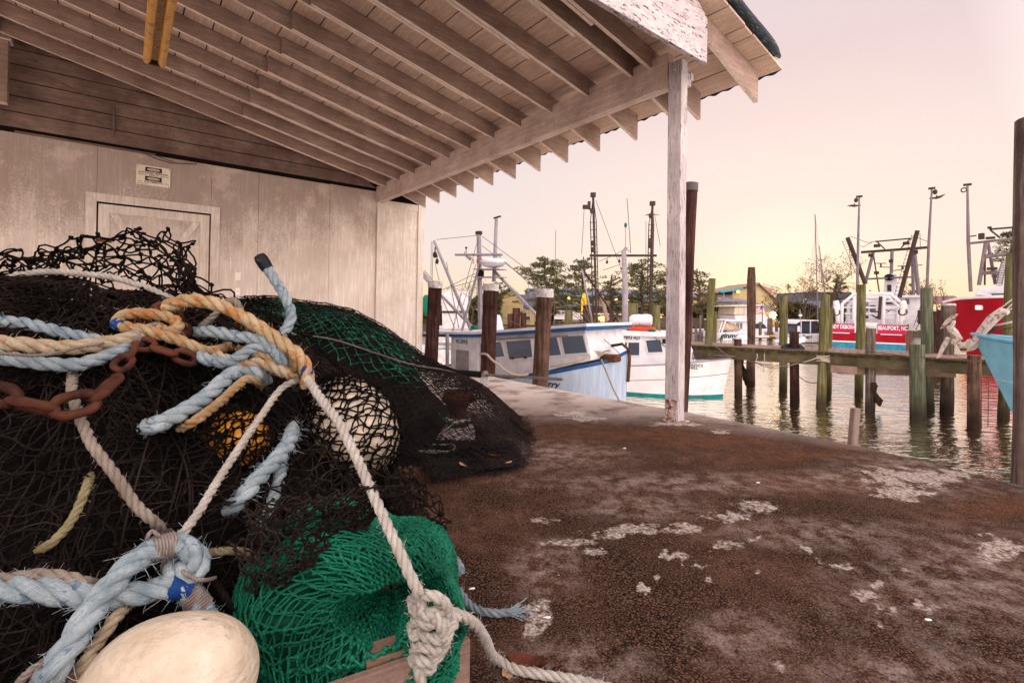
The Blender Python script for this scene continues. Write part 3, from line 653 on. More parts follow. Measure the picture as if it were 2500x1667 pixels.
m_slate = plain('slate_roof', (.16, .15, .20), .85, .25, 4, .3); m_wtrim = plain('white_trim', (.62, .58, .58), .6, .15)
m_teal = plain('teal_awning', (.05, .26, .27), .6, .2, 2); m_glass = plain('dim_glass', (.04, .05, .075), .12, .3, 2, 0, spec=.8); m_dkb = plain('dark_recess', (.05, .035, .03), .9)
m_pinkb = plain('pink_clapboard', (.52, .30, .24), .8); m_greyb = plain('grey_shingle', (.13, .13, .16), .85, .3, 3)
m_lit = emis('warm_lamp', (1, .55, .15), 3.0); m_litw = emis('warm_window', (1, .62, .30), 1.2)
def quadbox(pl, b, x0, y0, x1, y1, dep, off=0.0):     # pixel rectangle -> box on the plane
    a = pl.h(x0, y0, off); c = pl.h(x1, y1, off); b.b2(a[0], c[0], off, off+dep, c[1], a[1])
def lamp(parent, pl, px, py, r, off=-.4, mat=None):
    x, z = pl.h(px, py, off); b = MB(); b.sphere((x, off, z), r, 8, 6); return b.build('lamp', mat or m_lit, parent, smooth=True)
# yellow gabled house, left
pl = flat(66, 1215); ho = pl.root('gabled_house', 'pale yellow gabled house behind the blue workboat, left of the pines', 'house')
b = MB(); L = pl.h
pts = [L(1217, 806), L(1305, 806), L(1305, 752), L(1288, 742), L(1246, 705), L(1217, 726)]; b.prism(pts, 0, 9); b.build('wall', m_yel, ho)
b = MB(); a0, a1, a2 = L(1214, 729), L(1246, 702.5), L(1296, 748)
for p, q in ((a0, a1), (a1, a2)): b.hexa([(p[0], -.5, p[1]), (q[0], -.5, q[1]), (q[0], 10, q[1]), (p[0], 10, p[1]), (p[0], -.5, p[1]+.25), (q[0], -.5, q[1]+.25), (q[0], 10, q[1]+.25), (p[0], 10, p[1]+.25)])
b.build('roof', m_slate, ho)
b = MB(); quadbox(pl, b, 1268, 719, 1340, 748, 8, 3.); b.build('wing_roof', m_slate, ho)
for (x0, y0, x1, y1) in ((1277, 744, 1293, 755), (1285, 772, 1294, 781)):
    b = MB(); quadbox(pl, b, x0-1.5, y0-1.5, x1+1.5, y1+1.5, .06, -.06); w_ = b.build('window', m_wtrim, ho); b = MB(); quadbox(pl, b, x0, y0, x1, y1, .03, -.10); b.build('pane', m_glass, w_)
# long two-storey motel with teal awnings behind the pines
pl = flat(82, 1290); L = pl.h; mo = pl.root('motel', 'long two-storey waterfront motel with teal awning bands and lit rooms behind the pines', 'motel')
b = MB(); quadbox(pl, b, 1290, 722, 1700, 806, 9, 1.6); b.build('wall', m_yel, mo)
b = MB(); a = L(1286, 722); c = L(1704, 714); b.prism([(-.4, a[1]), (4, c[1]+.5), (11, a[1])], a[0], c[0], 'x'); b.build('roof', m_slate, mo)
b = MB(); quadbox(pl, b, 1290, 720.5, 1700, 724, .3, -.1); b.build('fascia', m_teal, mo)
b = MB(); quadbox(pl, b, 1364, 743, 1640, 748.5, 1.5, -.4); b.build('awning', m_teal, mo)
b = MB(); quadbox(pl, b, 1300, 766, 1700, 768, 1.6, 0.); b.build('balcony_floor', m_wtrim, mo)
b = MB()
for x in np.arange(1304, 1700, 3.0): quadbox(pl, b, x, 757, x+.7, 766, .05, 0.02)
quadbox(pl, b, 1300, 756, 1700, 757, .06, .02); b.build('balcony_rail', m_dkb, mo)
for i, x in enumerate(np.arange(1310, 1690, 26)):
    b = MB(); quadbox(pl, b, x, 728, x+9, 741, .06, 1.5); b.build('window', m_glass, mo)
    b = MB(); quadbox(pl, b, x+13, 750, x+20, 766, .06, 1.5); b.build('door', m_dkb, mo)
    b = MB(); quadbox(pl, b, x, 771, x+10, 786, .06, 1.5); b.build('window', m_litw if i % 3 == 0 else m_glass, mo)
for x, y in ((1322, 737), (1389, 728), (1347, 768), (1445, 775), (1464, 777), (1485, 782), (1502, 790), (1426, 785), (1616, 775), (1613, 785), (1548, 777), (1580, 783), (1505, 732), (1533, 735)): lamp(mo, pl, x, y, .26)
# white party tent
pl = flat(58, 1352); L = pl.h; te = pl.root('party_tent', 'white open-sided party tent between yellow house and motel', 'tent')
c0, c1, c2 = L(1352, 774), L(1424, 774), L(1380, 758); b = MB(); hd = c2[0]
b.add([(c0[0], 0, c0[1]), (c1[0], 0, c1[1]), (c1[0], 4, c1[1]), (c0[0], 4, c0[1]), (hd-.5, 2, c2[1]), (hd+1.2, 2, c2[1])], [(0, 1, 5, 4), (1, 2, 5), (2, 3, 4, 5), (3, 0, 4)]); b.b2(c0[0], c1[0], -.02, .02, c0[1]-.25, c0[1]); b.build('canopy', m_wtrim, te)
for x in (c0[0]+.05, (c0[0]+c1[0])/2, c1[0]-.05):
    b = MB(); b.cyl((x, .1, -1), (x, .1, c0[1]-.1), .05, n=8); b.build('leg', m_wtrim, te)
# yellow feather banner
pl = flat(30, 1425); L = pl.h; fb = pl.root('feather_banner', 'tall yellow feather banner with dark letters in front of the motel', 'banner')
m_yflag = plain('yellow_cloth', (.75, .45, .015), .8, .2, 6); b = MB(); x0, z0 = L(1419, 768); x1, z1 = L(1432, 716); xm = (x0+x1)/2
b.prism([(x0, z0), (x1, z0+.08), (x1, z1-.35), (xm+.06, z1), (xm-.06, z1), (x0, z1-.4)], 0, .015); b.build('cloth', m_yflag, fb)
b = MB(); b.cyl((x0-.03, .02, -1.2), (x0-.03, .02, z1-.35), .02, n=6); b.build('pole', m_dkb, fb)
for i, ch in enumerate('OPEN'): text(ch, .26, m_dkb, fb, (xm, -.004, z1-.42-i*.24))
# right: yellow three-storey building, slate hipped restaurant roof, teal awning
pl = flat(88, 1745); L = pl.h; yb = pl.root('yellow_apartment_building', 'three-storey yellow clapboard building with gable and balconies above the small cruiser', 'building')
b = MB(); b.prism([L(1788, 800), L(1900, 800), L(1904, 738), L(1870, 707), L(1851, 692), L(1788, 716)], 0, 12); b.build('wall', m_yel, yb)
b = MB(); b.prism([L(1752, 800), L(1787.5, 800), L(1787.5, 716), L(1752, 716)], 3, 12); b.build('wall', m_pinkb, yb)
b = MB()
for p, q in ((L(1746, 713), L(1851, 690.5)), (L(1849, 690), L(1907, 743))): b.hexa([(p[0], -.6, p[1]-.25), (q[0], -.6, q[1]-.25), (q[0], 13, q[1]-.25), (p[0], 13, p[1]-.25), (p[0], -.6, p[1]), (q[0], -.6, q[1]), (q[0], 13, q[1]), (p[0], 13, p[1])])
b.build('roof', plain('brown_roof', (.30, .20, .17), .9), yb)
b = MB(); b.prism([L(1858, 694), L(1888, 704), L(1888, 716), L(1870, 706)], .4, 12); b.build('dormer', m_pinkb, yb)
b = MB(); b.bar((*[L(1858, 693)[0]], -.8, L(1858, 692.5)[1]), (L(1895, 703)[0], -.8, L(1895, 703)[1]), .5, .2); b.build('dormer_roof', m_wtrim, yb)
b = MB(); p, q = L(1752, 712), L(1806, 703); b.hexa([(p[0], -1.6, p[1]-.3), (q[0], -1.6, q[1]-.3), (q[0], 0, q[1]), (p[0], 0, p[1]), (p[0], -1.6, p[1]-.15), (q[0], -1.6, q[1]-.15), (q[0], 0, q[1]+.15), (p[0], 0, p[1]+.15)]); b.build('awning', m_teal, yb)
b = MB(); quadbox(pl, b, 1752, 728, 1787, 730, 3, 0); quadbox(pl, b, 1752, 721, 1787, 722, .1, 0)
for x in range(1753, 1787, 3): quadbox(pl, b, x, 722, x+.6, 728, .06, .02)
quadbox(pl, b, 1766.5, 712, 1768.5, 728, .1, .0); b.build('balcony', m_wtrim, yb)
b = MB(); quadbox(pl, b, 1789, 708, 1808, 718, .05, -.05); wn_ = b.build('window', m_wtrim, yb); b = MB(); quadbox(pl, b, 1790.5, 709, 1806.5, 716.5, .02, -.08); b.build('pane', m_glass, wn_)
lamp(yb, pl, 1802, 712, .3, -.6)
pl = flat(70, 1745); L = pl.h; rb = pl.root('waterfront_restaurant', 'low restaurant with wide slate hip roof and teal awning behind the cruisers', 'restaurant')
b = MB(); quadbox(pl, b, 1748, 756, 1905, 806, 9, .8); b.build('wall', m_yel, rb)
b = MB(); p0, p1, pk, pk2 = L(1744, 758), L(1906, 758), L(1835, 728), L(1855, 731)
b.add([(p0[0], -.3, p0[1]), (p1[0], -.3, p1[1]), (p1[0], 10, p1[1]), (p0[0], 10, p0[1]), (pk[0], 4, pk[1]), (pk2[0], 4, pk2[1])], [(0, 1, 5, 4), (1, 2, 5), (2, 3, 4, 5), (3, 0, 4), (0, 3, 2, 1)]); b.build('roof', m_slate, rb)
b = MB(); a, c, k = L(1756, 737), L(1815, 737), L(1786, 725); b.add([(a[0], -.6, a[1]), (c[0], -.6, c[1]), (c[0], 5, c[1]), (a[0], 5, a[1]), (k[0], 1.5, k[1])], [(0, 1, 4), (1, 2, 4), (2, 3, 4), (3, 0, 4), (0, 3, 2, 1)]); b.build('cupola_roof', m_slate, rb)
b = MB(); quadbox(pl, b, 1758, 737, 1812, 750, 2, .3); b.build('cupola', m_yel, rb)
b = MB(); p, q = L(1745, 760), L(1795, 767); b.hexa([(p[0], -2, q[1]), (q[0], -2, q[1]), (q[0], -.1, p[1]), (p[0], -.1, p[1]), (p[0], -2, q[1]+.08), (q[0], -2, q[1]+.08), (q[0], -.1, p[1]+.08), (p[0], -.1, p[1]+.08)]); b.build('awning', m_teal, rb)
for i, x in enumerate(range(1752, 1900, 12)):
    b = MB(); quadbox(pl, b, x, 768, x+7, 780, .05, .7); b.build('window', m_litw if i % 4 == 1 else m_glass, rb)
for i in range(9): lamp(rb, pl, 1748+i*5.3, 774+1.5*math.sin(i*1.3), .09, -1.8)
lamp(rb, pl, 1888, 770, .55, -.5, emis('bright_lamp', (1, .62, .18), 9))
# grey gambrel house and low roof at far right
pl = flat(92, 1950); L = pl.h; gh = pl.root('grey_house', 'dark grey shingled house with white window behind the bare tree', 'house')
b = MB(); b.prism([L(1952, 800), L(2080, 800), L(2078, 718), L(1966, 716), L(1948, 748)], 0, 9); b.build('wall', m_greyb, gh)
b = MB(); b.prism([L(1962, 740), L(2082, 740), L(2074, 713), L(1967, 713)], -.5, 10); b.build('roof', plain('dark_shingles', (.075, .075, .10), .9), gh)
b = MB(); quadbox(pl, b, 1962, 729, 1973, 739, .2, -.8); w_ = b.build('window', m_wtrim, gh)
b = MB(); quadbox(pl, b, 1963.5, 730.5, 1967, 738, .05, -.88); quadbox(pl, b, 1968, 730.5, 1971.5, 738, .05, -.88); b.build('pane', m_glass, w_)
pl = flat(75, 2150); L = pl.h; sh_ = pl.root('grey_roofed_hall', 'long low building with grey metal roof behind the red trawler', 'building')
b = MB(); quadbox(pl, b, 2040, 752, 2330, 806, 9, .8); b.build('wall', m_wtrim, sh_)
b = MB(); b.prism([L(2030, 754), L(2275, 754), L(2275, 735), L(2060, 733)], -.2, 10); b.build('roof', m_slate, sh_)
b = MB(); b.prism([L(2268, 742), L(2335, 742), L(2335, 727), L(2318, 722), L(2282, 734)], -.6, 6); b.build('roof', plain('red_brown_roof', (.26, .15, .14), .9), sh_)
for x in (2283, 2291, 2299): b = MB(); quadbox(pl, b, x, 747, x+4, 753, .1, .66); b.build('window', m_litw, sh_)

# far docks
m_dock = plain('dock_timber', (.13, .095, .08), .9, .3, 6)
pl = flat(50, 1690); L = pl.h; fd = pl.root('far_dock', 'dark floating dock with white railing left of the small cruiser', 'dock')
b = MB(); quadbox(pl, b, 1640, 812, 1757, 817, 1.6); b.build('deck', m_dock, fd)
for i, x in enumerate(np.arange(1645, 1757, 11)): b = MB(); a = L(x, 800 if i % 2 else 770); b.cyl((a[0], .1, WZ-.3), (a[0], .1, a[1]), .12, n=8); b.build('post', m_dock, fd)
b = MB(); quadbox(pl, b, 1640, 804, 1757, 806, .1); quadbox(pl, b, 1640, 823, 1757, 825, .1, .3); b.build('rail', m_dock, fd)
pl = flat(57, 1690); L = pl.h; fe = pl.root('slat_fence', 'dark slatted fence in front of the restaurant', 'fence')
b = MB()
for x in np.arange(1600, 1765, 2.2): quadbox(pl, b, x, 776, x+1.6, 799, .05)
b.build('slats', m_dock, fe); b = MB(); quadbox(pl, b, 1600, 780, 1765, 782, .06, -.07); b.build('rail', m_dock, fe)
pl = flat(47, 1840); L = pl.h; d2 = pl.root('small_dock', 'small fixed dock with lettered white board right of the small cruiser', 'dock')
b = MB(); quadbox(pl, b, 1835, 822, 1925, 827, 3); b.build('deck', m_dock, d2)
b = MB(); quadbox(pl, b, 1841, 818, 1878, 824, .06, -.1); b.build('board', m_wtrim, d2); b = MB(); quadbox(pl, b, 1880, 818, 1902, 822, .06, -.1); b.build('board', m_yflag, d2)
for x, y in ((1843, 790), (1860, 786), (1881, 778), (1887, 775), (1900, 790)): b = MB(); a = L(x, y); b.cyl((a[0], .3, WZ-.3), (a[0], .3, a[1]), .14, n=8); b.build('post', m_dock, d2)
pl = flat(56, 1300); L = pl.h; d3 = pl.root('far_dock', 'long dark dock in front of the motel, behind the two workboats', 'dock')
b = MB(); quadbox(pl, b, 1100, 799, 1640, 803, 2); b.build('deck', m_dock, d3); b = MB(); quadbox(pl, b, 1350, 786, 1640, 788, .1); quadbox(pl, b, 1350, 793, 1640, 794, .1); b.build('rail', m_dock, d3)
for i, x in enumerate(np.arange(1352, 1640, 14)): b = MB(); a = L(x, 785); b.cyl((a[0], .1, -2), (a[0], .1, a[1]), .09, n=6); b.build('post', m_dock, d3)
for x, y0, r, mt, lb in ((1246, 766, .16, pm_red, 'short dark mooring post behind the workboat roof, left of three'), (1260, 752, .2, pm_red, 'tallest dark mooring post of three behind the workboat roof'), (1278, 764, .16, pm_red, 'dark mooring post behind the workboat roof, right of three'), (1388, 757, .2, pm_green, 'green mooring post before the party tent'), (1437, 745, .3, pm_red, 'thick black mooring post right of the yellow banner'), (1600, 745, .25, pm_green, 'green mooring post behind the white tank on the boat roof'), (1538, 740, .4, pm_green, 'broad green mooring post behind the short mast')):
    piling((x, y0), 8, (x, 830), mt, lb, r=r, d=26, group='far mooring posts')

# ================================================================ BOATS
m_wht = plain('boat_white', (.62, .60, .65), .45, .14, 2.5, .08, dirt=(.34, .26, .22), dirt_at=.66)
m_wht2 = plain('chalky_white', (.60, .58, .62), .6, .22, 5, .2, dirt=(.20, .10, .07), dirt_at=.68)
m_lblue = NT('faded_blue_hull'); _v = m_lblue.map(scale=(9, 9, .7)); _g = m_lblue.noise(_v, 1.3, 7, .7)
m_lblue = m_lblue.fin(m_lblue.mix(m_lblue.ramp(m_lblue.noise(m_lblue.map(), 9, 8, .75), [(.62, 0.), (.70, 1.)]), m_lblue.ramp(_g, [(.3, (.24, .30, .42)), (.7, (.40, .47, .60))]), (.60, .62, .68)), .6, _g, .4, .006)
m_bstripe = plain('blue_trim_paint', (.02, .075, .20), .45, .25, 4); m_rustb = plain('rusty_iron', (.10, .045, .03), .85, .5, 18, .5)
m_pole = plain('grey_painted_pole', (.27, .24, .27), .55, .2, 6, .15, dirt=(.22, .12, .08), dirt_at=.64); m_pole2 = plain('grey_steel_spar', (.16, .13, .15), .6, .2, 3, .1, dirt=(.09, .05, .04), dirt_at=.6); m_darkm = plain('dark_rigging', (.05, .033, .03), .7, .3, 8)
m_wire = plain('steel_wire', (.12, .10, .10), .6); m_teal2 = plain('green_bottom_paint', (.015, .17, .19), .6, .3, 6)
m_red = plain('crimson_hull', (.27, .006, .016), .45, .2, 1.2, .1); m_pink = plain('faded_crimson', (.36, .02, .07), .5, .2, 1.5, .1)
m_dred = plain('stained_red_side', (.11, .018, .02), .7, .5, 1.2, dirt=(.05, .03, .02), dirt_at=.5); m_bbot = plain('blue_boot_stripe', (.03, .19, .30), .6, .3, 3, dirt=(.25, .13, .08), dirt_at=.62)
m_black = plain('black_paint', (.012, .012, .014), .5); m_winb = NT('cabin_glass'); m_winb = m_winb.fin((.055, .085, .14), .10, spec=.8)
m_orange = plain('orange_liferaft', (.55, .06, .025), .6, .3, 5); m_tan = plain('tan_canvas', (.38, .27, .20), .85, .2, 3); m_bluec = plain('blue_canvas', (.02, .14, .42), .8, .35, 3)
m_greenp = plain('green_box', (.01, .12, .09), .5); m_clear = plain('clear_enclosure', (.62, .50, .36), .3, .15, 2, spec=.6)

def hull(root, yc, hb, x0, x1, sheer, rows, rake, mats, names, s0=.4, p=2.0, low=.6, flare=.7, tr=.9, zk=WZ-.5, ns=26, deckz=-.06, deckmat=None, deck=True, bulge=0, skip=()):
    ss = np.linspace(0, 1, ns)
    def pt(s, z, side):
        sh = sheer(x0+(x1-x0)*s); t = min(max((z-zk)/(sh-zk), 0), 1)
        plan = (tr+(1-tr)*min(s/s0, 1)) if s < s0 else 1-((s-s0)/(1-s0))**p
        h = hb*max(plan, .004)*(low+(1-low)*t**flare)
        return (x0+(x1-rake*(1-t)-x0)*s, yc+side*h, z)
    rz_ = lambda r, s: (sheer(x0+(x1-x0)*s)+r[1]) if isinstance(r, tuple) else r
    for k in range(len(rows)-1):
        b = MB()
        for side in (-1, 1):
            g = np.array([[pt(s, rz_(rows[k], s)+(rz_(rows[k+1], s)-rz_(rows[k], s))*j/3, side) for j in range(4)] for s in ss])
            b.grid(g if side > 0 else g[:, ::-1])
        g = np.array([[pt(0, rz_(rows[k], 0)+(rz_(rows[k+1], 0)-rz_(rows[k], 0))*j/3, side) for j in range(4)] for side in (-1, 1)]); b.grid(g)
        b.build(names[k], mats[k], root, smooth='auto')
    if deck:
        g = np.array([[pt(s, sheer(x0+(x1-x0)*s)+deckz, side*.985) for side in (-1, 0, 1)] for s in ss]); b = MB(); b.grid(g); b.build('deck', deckmat or m_wht2, root)
    return pt
def wireline(root, pts, r=.012, mat=None, name='stay'):
    b = MB(); b.tube(pts, r, 5); return b.build(name, mat or m_wire, root, smooth=True)
def pole(root, a, b_, r0, r1=None, mat=None, name='pole', n=10):
    b = MB(); b.cyl(a, b_, r0, r1, n); return b.build(name, mat or m_pole, root, smooth='auto')
def pulley(root, c, r=.12, name='block'):
    b = MB(); b.sphere(c, (r*.7, r*.5, r), 8, 6); b.tube([(c[0], c[1], c[2]+r*2.2), (c[0], c[1], c[2]+r)], r*.2, 5); return b.build(name, m_darkm, root, smooth=True)

# ---- 1 blue workboat along the wharf
pl = Pl(P(1165, 760, 10.6), P(1535, 760, 8.5)); B1 = pl.root('blue_workboat', 'old workboat with pale blue hull, white cabin and blue roof trim moored along the wharf', 'workboat')
H = lambda px, py, off=0.0: pl.h(px, py, off)
def V3(px, py, off): a = H(px, py, off); return np.array([a[0], off, a[1]])
xb, zb_ = H(1533, 853, 1.0); shp = sorted([H(1040, 905), H(1165, 916), H(1240, 917), H(1345, 905), H(1470, 880, .35), (xb, zb_)])
shx, shz = [a[0] for a in shp], [a[1] for a in shp]; sheer = lambda x: float(np.interp(x, shx, shz))
hull(B1, 1.0, 1.0, shx[0]-.6, xb, sheer, [WZ-.4, WZ+.15, ('s', -.075), ('s', 0)], .06, [m_bbot, m_lblue, m_bstripe], ['bottom_paint', 'hull', 'rub_rail'], s0=.72, p=3.0, low=.8)
pts = [(xb+.03, 1.0, zb_+.02), (xb+.035, 1., zb_-.2), (xb+.02, 1., zb_-.5), (xb+.01, 1., zb_-.62)]; b = MB(); b.tube(pts, .032, 8); b.tube([(xb-.35, 1., zb_+.05), (xb-.12, 1., zb_+.10), (xb+.035, 1., zb_-.02)], .03, 8); b.build('stem_iron', m_rustb, B1, smooth=True)
text('rry', .17, m_black, B1, (H(1352, 938)[0], -.035, H(1352, 938)[1]), shear=.3, sx=1.2, bold=.004)
# cabin
co = .22; c0x, cz0 = H(1165, 925, co); rf0, rf1 = H(1160, 822, co), H(1428, 806, co); fb0 = H(1443, 872, co)
b = MB(); b.prism([(c0x-.02, cz0-.2), (fb0[0]-.02, fb0[1]-.06), (fb0[0], fb0[1]), (rf1[0], rf1[1]), (rf0[0], rf0[1])], co, 1.8); b.build('cabin', m_wht2, B1, bevel=.01)
a0, a1 = H(1100, 905, co-.12), H(1165, 823, co-.12); b = MB(); b.b2(a0[0], a1[0]+.02, co-.12, 1.7, a0[1]-.5, a1[1]); b.build('companionway', m_wht2, B1, bevel=.01)
q0, q1 = H(1113, 901, co-.13), H(1145, 856, co-.13); b = MB(); b.b2(q0[0], q1[0], co-.135, co-.121, q0[1], q1[1]); b.build('door_panel', plain('grey_perspex', (.25, .22, .23), .4), B1, bevel=.004)
q0, q1 = H(1109, 841, co-.13), H(1147, 827, co-.13); b = MB(); b.b2(q0[0], q1[0], co-.134, co-.121, q0[1], q1[1]); pt_ = b.build('number_plate', m_wht, B1)
text('NC-3509-EJ', .118, m_black, pt_, ((q0[0]+q1[0])/2, co-.136, (q0[1]+q1[1])/2), sx=.60, bold=.003, depth=.001)
# roof with blue edge
th = .075
for nm, m_, dz0, dz1, g in (('roof_trim', m_bstripe, -.0, .06, .0), ('roof', m_wht, .06, .115, .03)):
    r0, r1, r2, r3 = H(1030, 822, -.02), H(1155, 823, -.02), H(1300, 813.5, -.02), H(1430, 805, -.02); b = MB()
    for p, q in ((r0, r1), (r1, r2), (r2, r3)):
        b.hexa([(p[0], -.02+g, p[1]+dz0), (q[0], -.02+g, q[1]+dz0), (q[0], 2.02-g, q[1]+dz0), (p[0], 2.02-g, p[1]+dz0), (p[0], -.02+g, p[1]+dz1), (q[0], -.02+g, q[1]+dz1), (q[0], 2.02-g, q[1]+dz1), (p[0], 2.02-g, p[1]+dz1)])
    b.build(nm, m_, B1)
# windows: frames follow the raked cabin side
for poly in ([(1167, 838), (1180, 838), (1188, 870), (1170, 871)], [(1206, 836), (1223, 834), (1233, 869), (1210, 872)], [(1237, 833), (1296, 829), (1301, 871), (1245, 876)], [(1340, 824), (1360, 823), (1371, 866), (1342, 868)], [(1372, 822), (1424, 819), (1434, 860), (1381, 864)]):
    ctr = np.mean(poly, 0); b = MB(); outer = [H(*(ctr+(np.array(p)-ctr)*[1.06, 1.12]+np.sign(np.array(p)-ctr)*2.2), co) for p in poly]; b.prism(outer, co-.02, co+.01); fr = b.build('window_frame', m_wht, B1, bevel=.004)
    b = MB(); b.prism([H(*p, co) for p in poly], co-.028, co-.012); b.build('pane', m_winb, fr)
a0, a1 = H(1205, 828.5, co), H(1388, 820, co); b = MB(); b.bar((a0[0], co-.035, a0[1]), (a1[0], co-.035, a1[1]), .03, .035); b.build('rain_strip', plain('bare_strip', (.28, .22, .22), .8), B1)
# mast, spreader, radar, booms on the cabin roof
mo_ = 1.0; mtop, mbot = V3(1169, 571, mo_), V3(1173, 805, mo_)
b = MB(); b.bar(mbot, mtop, .085, .085, up=(0, 1, 0)); b.build('mast', m_pole, B1, bevel=.01)
b = MB(); b.box(mtop+[0, 0, .02], (.16, .1, .09)); b.build('masthead', m_darkm, B1, bevel=.02)
pole(B1, V3(1112, 622, mo_-.05), V3(1226, 622, mo_-.05), .03, name='spreader')
pole(B1, V3(1212, 534, mo_+.1), V3(1206, 688, mo_+.1), .04, .05, name='stack_pipe'); b = MB(); b.bar(V3(1206, 533, mo_+.1), V3(1222, 528, mo_+.1), .05, .03); b.build('pipe_cap', m_darkm, B1)
ra, rb_ = V3(1178, 630, mo_-.15), V3(1229, 655, mo_-.15); rc = (ra+rb_)/2; rw = abs(rb_[0]-ra[0])/2; b = MB(); b.lathe([(rw*.35, -.105), (rw*.75, -.07), (rw, 0), (rw*1.0, .05), (rw*.9, .085), (rw*.3, .095)], rc, 28); rd = b.build('radar_dome', m_wht, B1, smooth='auto')
m_redt = plain('red_lettering', (.35, .03, .03), .6); text("S  RC'", .13, m_redt, rd, rc+np.array([-rw*.62, -rw*1.01, .02]), sx=.9, bold=.003)
for y0 in (658, 677): b = MB(); a, c = V3(1165, y0, mo_-.1), V3(1228, y0, mo_-.1); b.bar(a, c, .3, .02); b.build('radar_platform', m_pole, B1)
b = MB(); c = V3(1173, 668, mo_-.1); b.cyl(c-[0, 0, .07], c+[0, 0, .07], .085, n=14); b.build('horn', m_black, B1, smooth='auto')
pole(B1, V3(1060, 588, mo_), V3(1150, 806, mo_), .035, .045, name='boom'); pole(B1, V3(1174, 632, mo_-.2), V3(1127, 810, mo_-.3), .03, name='strut'); pole(B1, V3(1207, 662, mo_), V3(1340, 800, mo_-.1), .035, name='forward_strut'); pole(B1, V3(1030, 672, mo_+.5), V3(1156, 802, mo_+.3), .035, .04, name='boom')
b = MB(); c = V3(1138, 614, mo_-.05); b.cyl(c-[0, 0, .12], c+[0, 0, .07], .01, n=6); b.sphere(c+[0, 0, .09], .03, 8, 5); b.cyl(c+[-.05, 0, -.1], c+[-.05, 0, .0], .008, n=5); b.build('anemometer', m_darkm, B1)
b = MB(); c = V3(1143, 629, mo_-.05); b.tube([c+[-.07, 0, .03], c, c+[.07, 0, -.03]], [.02, .03, .05], 8); b.build('deck_light', m_pole, B1, smooth='auto')
for i, (x, y, r) in enumerate(((1062, 622, .09), (1067, 638, .075))): pulley(B1, V3(x, y, mo_), r)
for a, c in (((1066, 585), (1166, 575)), ((1177, 577), (1290, 660)), ((1290, 660), (1512, 862)), ((1177, 600), (1250, 655)), ((1250, 655), (1442, 800)), ((1250, 655), (1275, 672)), ((1168, 580), (1135, 700)), ((1162, 645), (1130, 745)), ((1057, 590), (1055, 690)), ((1053, 590), (1052, 680)), ((1062, 640), (1072, 685)), ((1080, 708), (1160, 668)), ((1130, 715), (1180, 750)), ((1180, 750), (1310, 815)), ((1178, 680), (1090, 705)), ((1375, 802), (1440, 865)), ((1212, 620), (1345, 740))):
    wireline(B1, [V3(*a, mo_-.1), V3(*c, mo_-.1)], .007)
wireline(B1, [V3(1290, 655, .8), V3(1292, 790, .8)], .005); wireline(B1, [V3(1357, 562, .8), V3(1352, 800, .8)], .006, name='whip_aerial')
b = MB()
for k in range(15):
    c = V3(1126-k*1.55, 714+k*7.0, .7); b.tube([c+np.array([math.cos(a)*.018, math.sin(a)*.018*(k % 2), math.sin(a)*.035]) for a in np.linspace(0, 6.28, 9)], .006, 4)
b.build('chain', m_rustb, B1)
b = MB(); c = V3(1198, 790, 1.2); b.hexa([(c[0]-.12, 1., c[2]-.2), (c[0]+.28, 1., c[2]-.2), (c[0]+.28, 1.4, c[2]-.2), (c[0]-.12, 1.4, c[2]-.2), (c[0]-.06, 1., c[2]+.22), (c[0]+.14, 1., c[2]+.22), (c[0]+.14, 1.4, c[2]+.22), (c[0]-.06, 1.4, c[2]+.22)]); b.build('vent_box', m_wht, B1, bevel=.02)
b = MB(); c = V3(1157, 800, .3); b.box(c, (.11, .1, .09)); b.build('sidelight', m_greenp, B1, bevel=.01)
pole(B1, V3(1092, 900, -.1), V3(1092, 812, -.1), .04, name='stanchion')
# foredeck clutter: coils of pale rope and a rusty winch box
b = MB(); rr = random.Random(7)
for k in range(9):
    c = V3(1455+rr.uniform(-18, 18), 866+rr.uniform(-4, 3), .6); r_ = rr.uniform(.10, .2); b.tube([c+np.array([math.cos(a)*r_*1.3, math.sin(a)*r_, .02*math.sin(a*3+k)+.01*k]) for a in np.linspace(0, 6.28, 18)], .013, 5)
b.tube([V3(1440, 872, .3), V3(1400, 885, .05), V3(1360, 893, .02), V3(1345, 895, .02)], .013, 5)
tag(b.build('rope_coil', m_rope_w, None, smooth=True), 'tangled pale rope heap on the workboat foredeck', 'rope'); ob = bpy.data.objects['rope_coil']; ob.matrix_world = B1.matrix_world if False else Matrix.Translation(B1.location) @ Matrix.Rotation(pl.ang, 4, 'Z')
b = MB(); c = V3(1490, 874, .75); b.box(c, (.34, .3, .13)); b.build('winch_box', m_rustb, B1, bevel=.02)
b = MB()
for x, y in ((1251, 875), (1282, 873)): c = V3(x, y, co-.03); b.box(c, (.09, .03, .03)); b.box(c+[0, 0, .02], (.03, .03, .04))
b.build('cleats', m_rustb, B1)
line([P(1468, 878, 9.0), P(1500, 955, 8.2), P(1530, 1010, 7.6)], .018, m_rope_w, 'pale rope hanging from the workboat bow rail down its hull')
line(np.concatenate([[P(1172, 865, 9.35), P(1180, 863, 9.2)], sag(P(1190, 866, 9.15), P(1215, 888, 9.2), .02, 6), sag(P(1217, 889, 9.2), P(1290, 912, 9.3), .1, 8)]), .022, m_rope_w, 'pale mooring rope looped round the red-brown piling to the workboat')

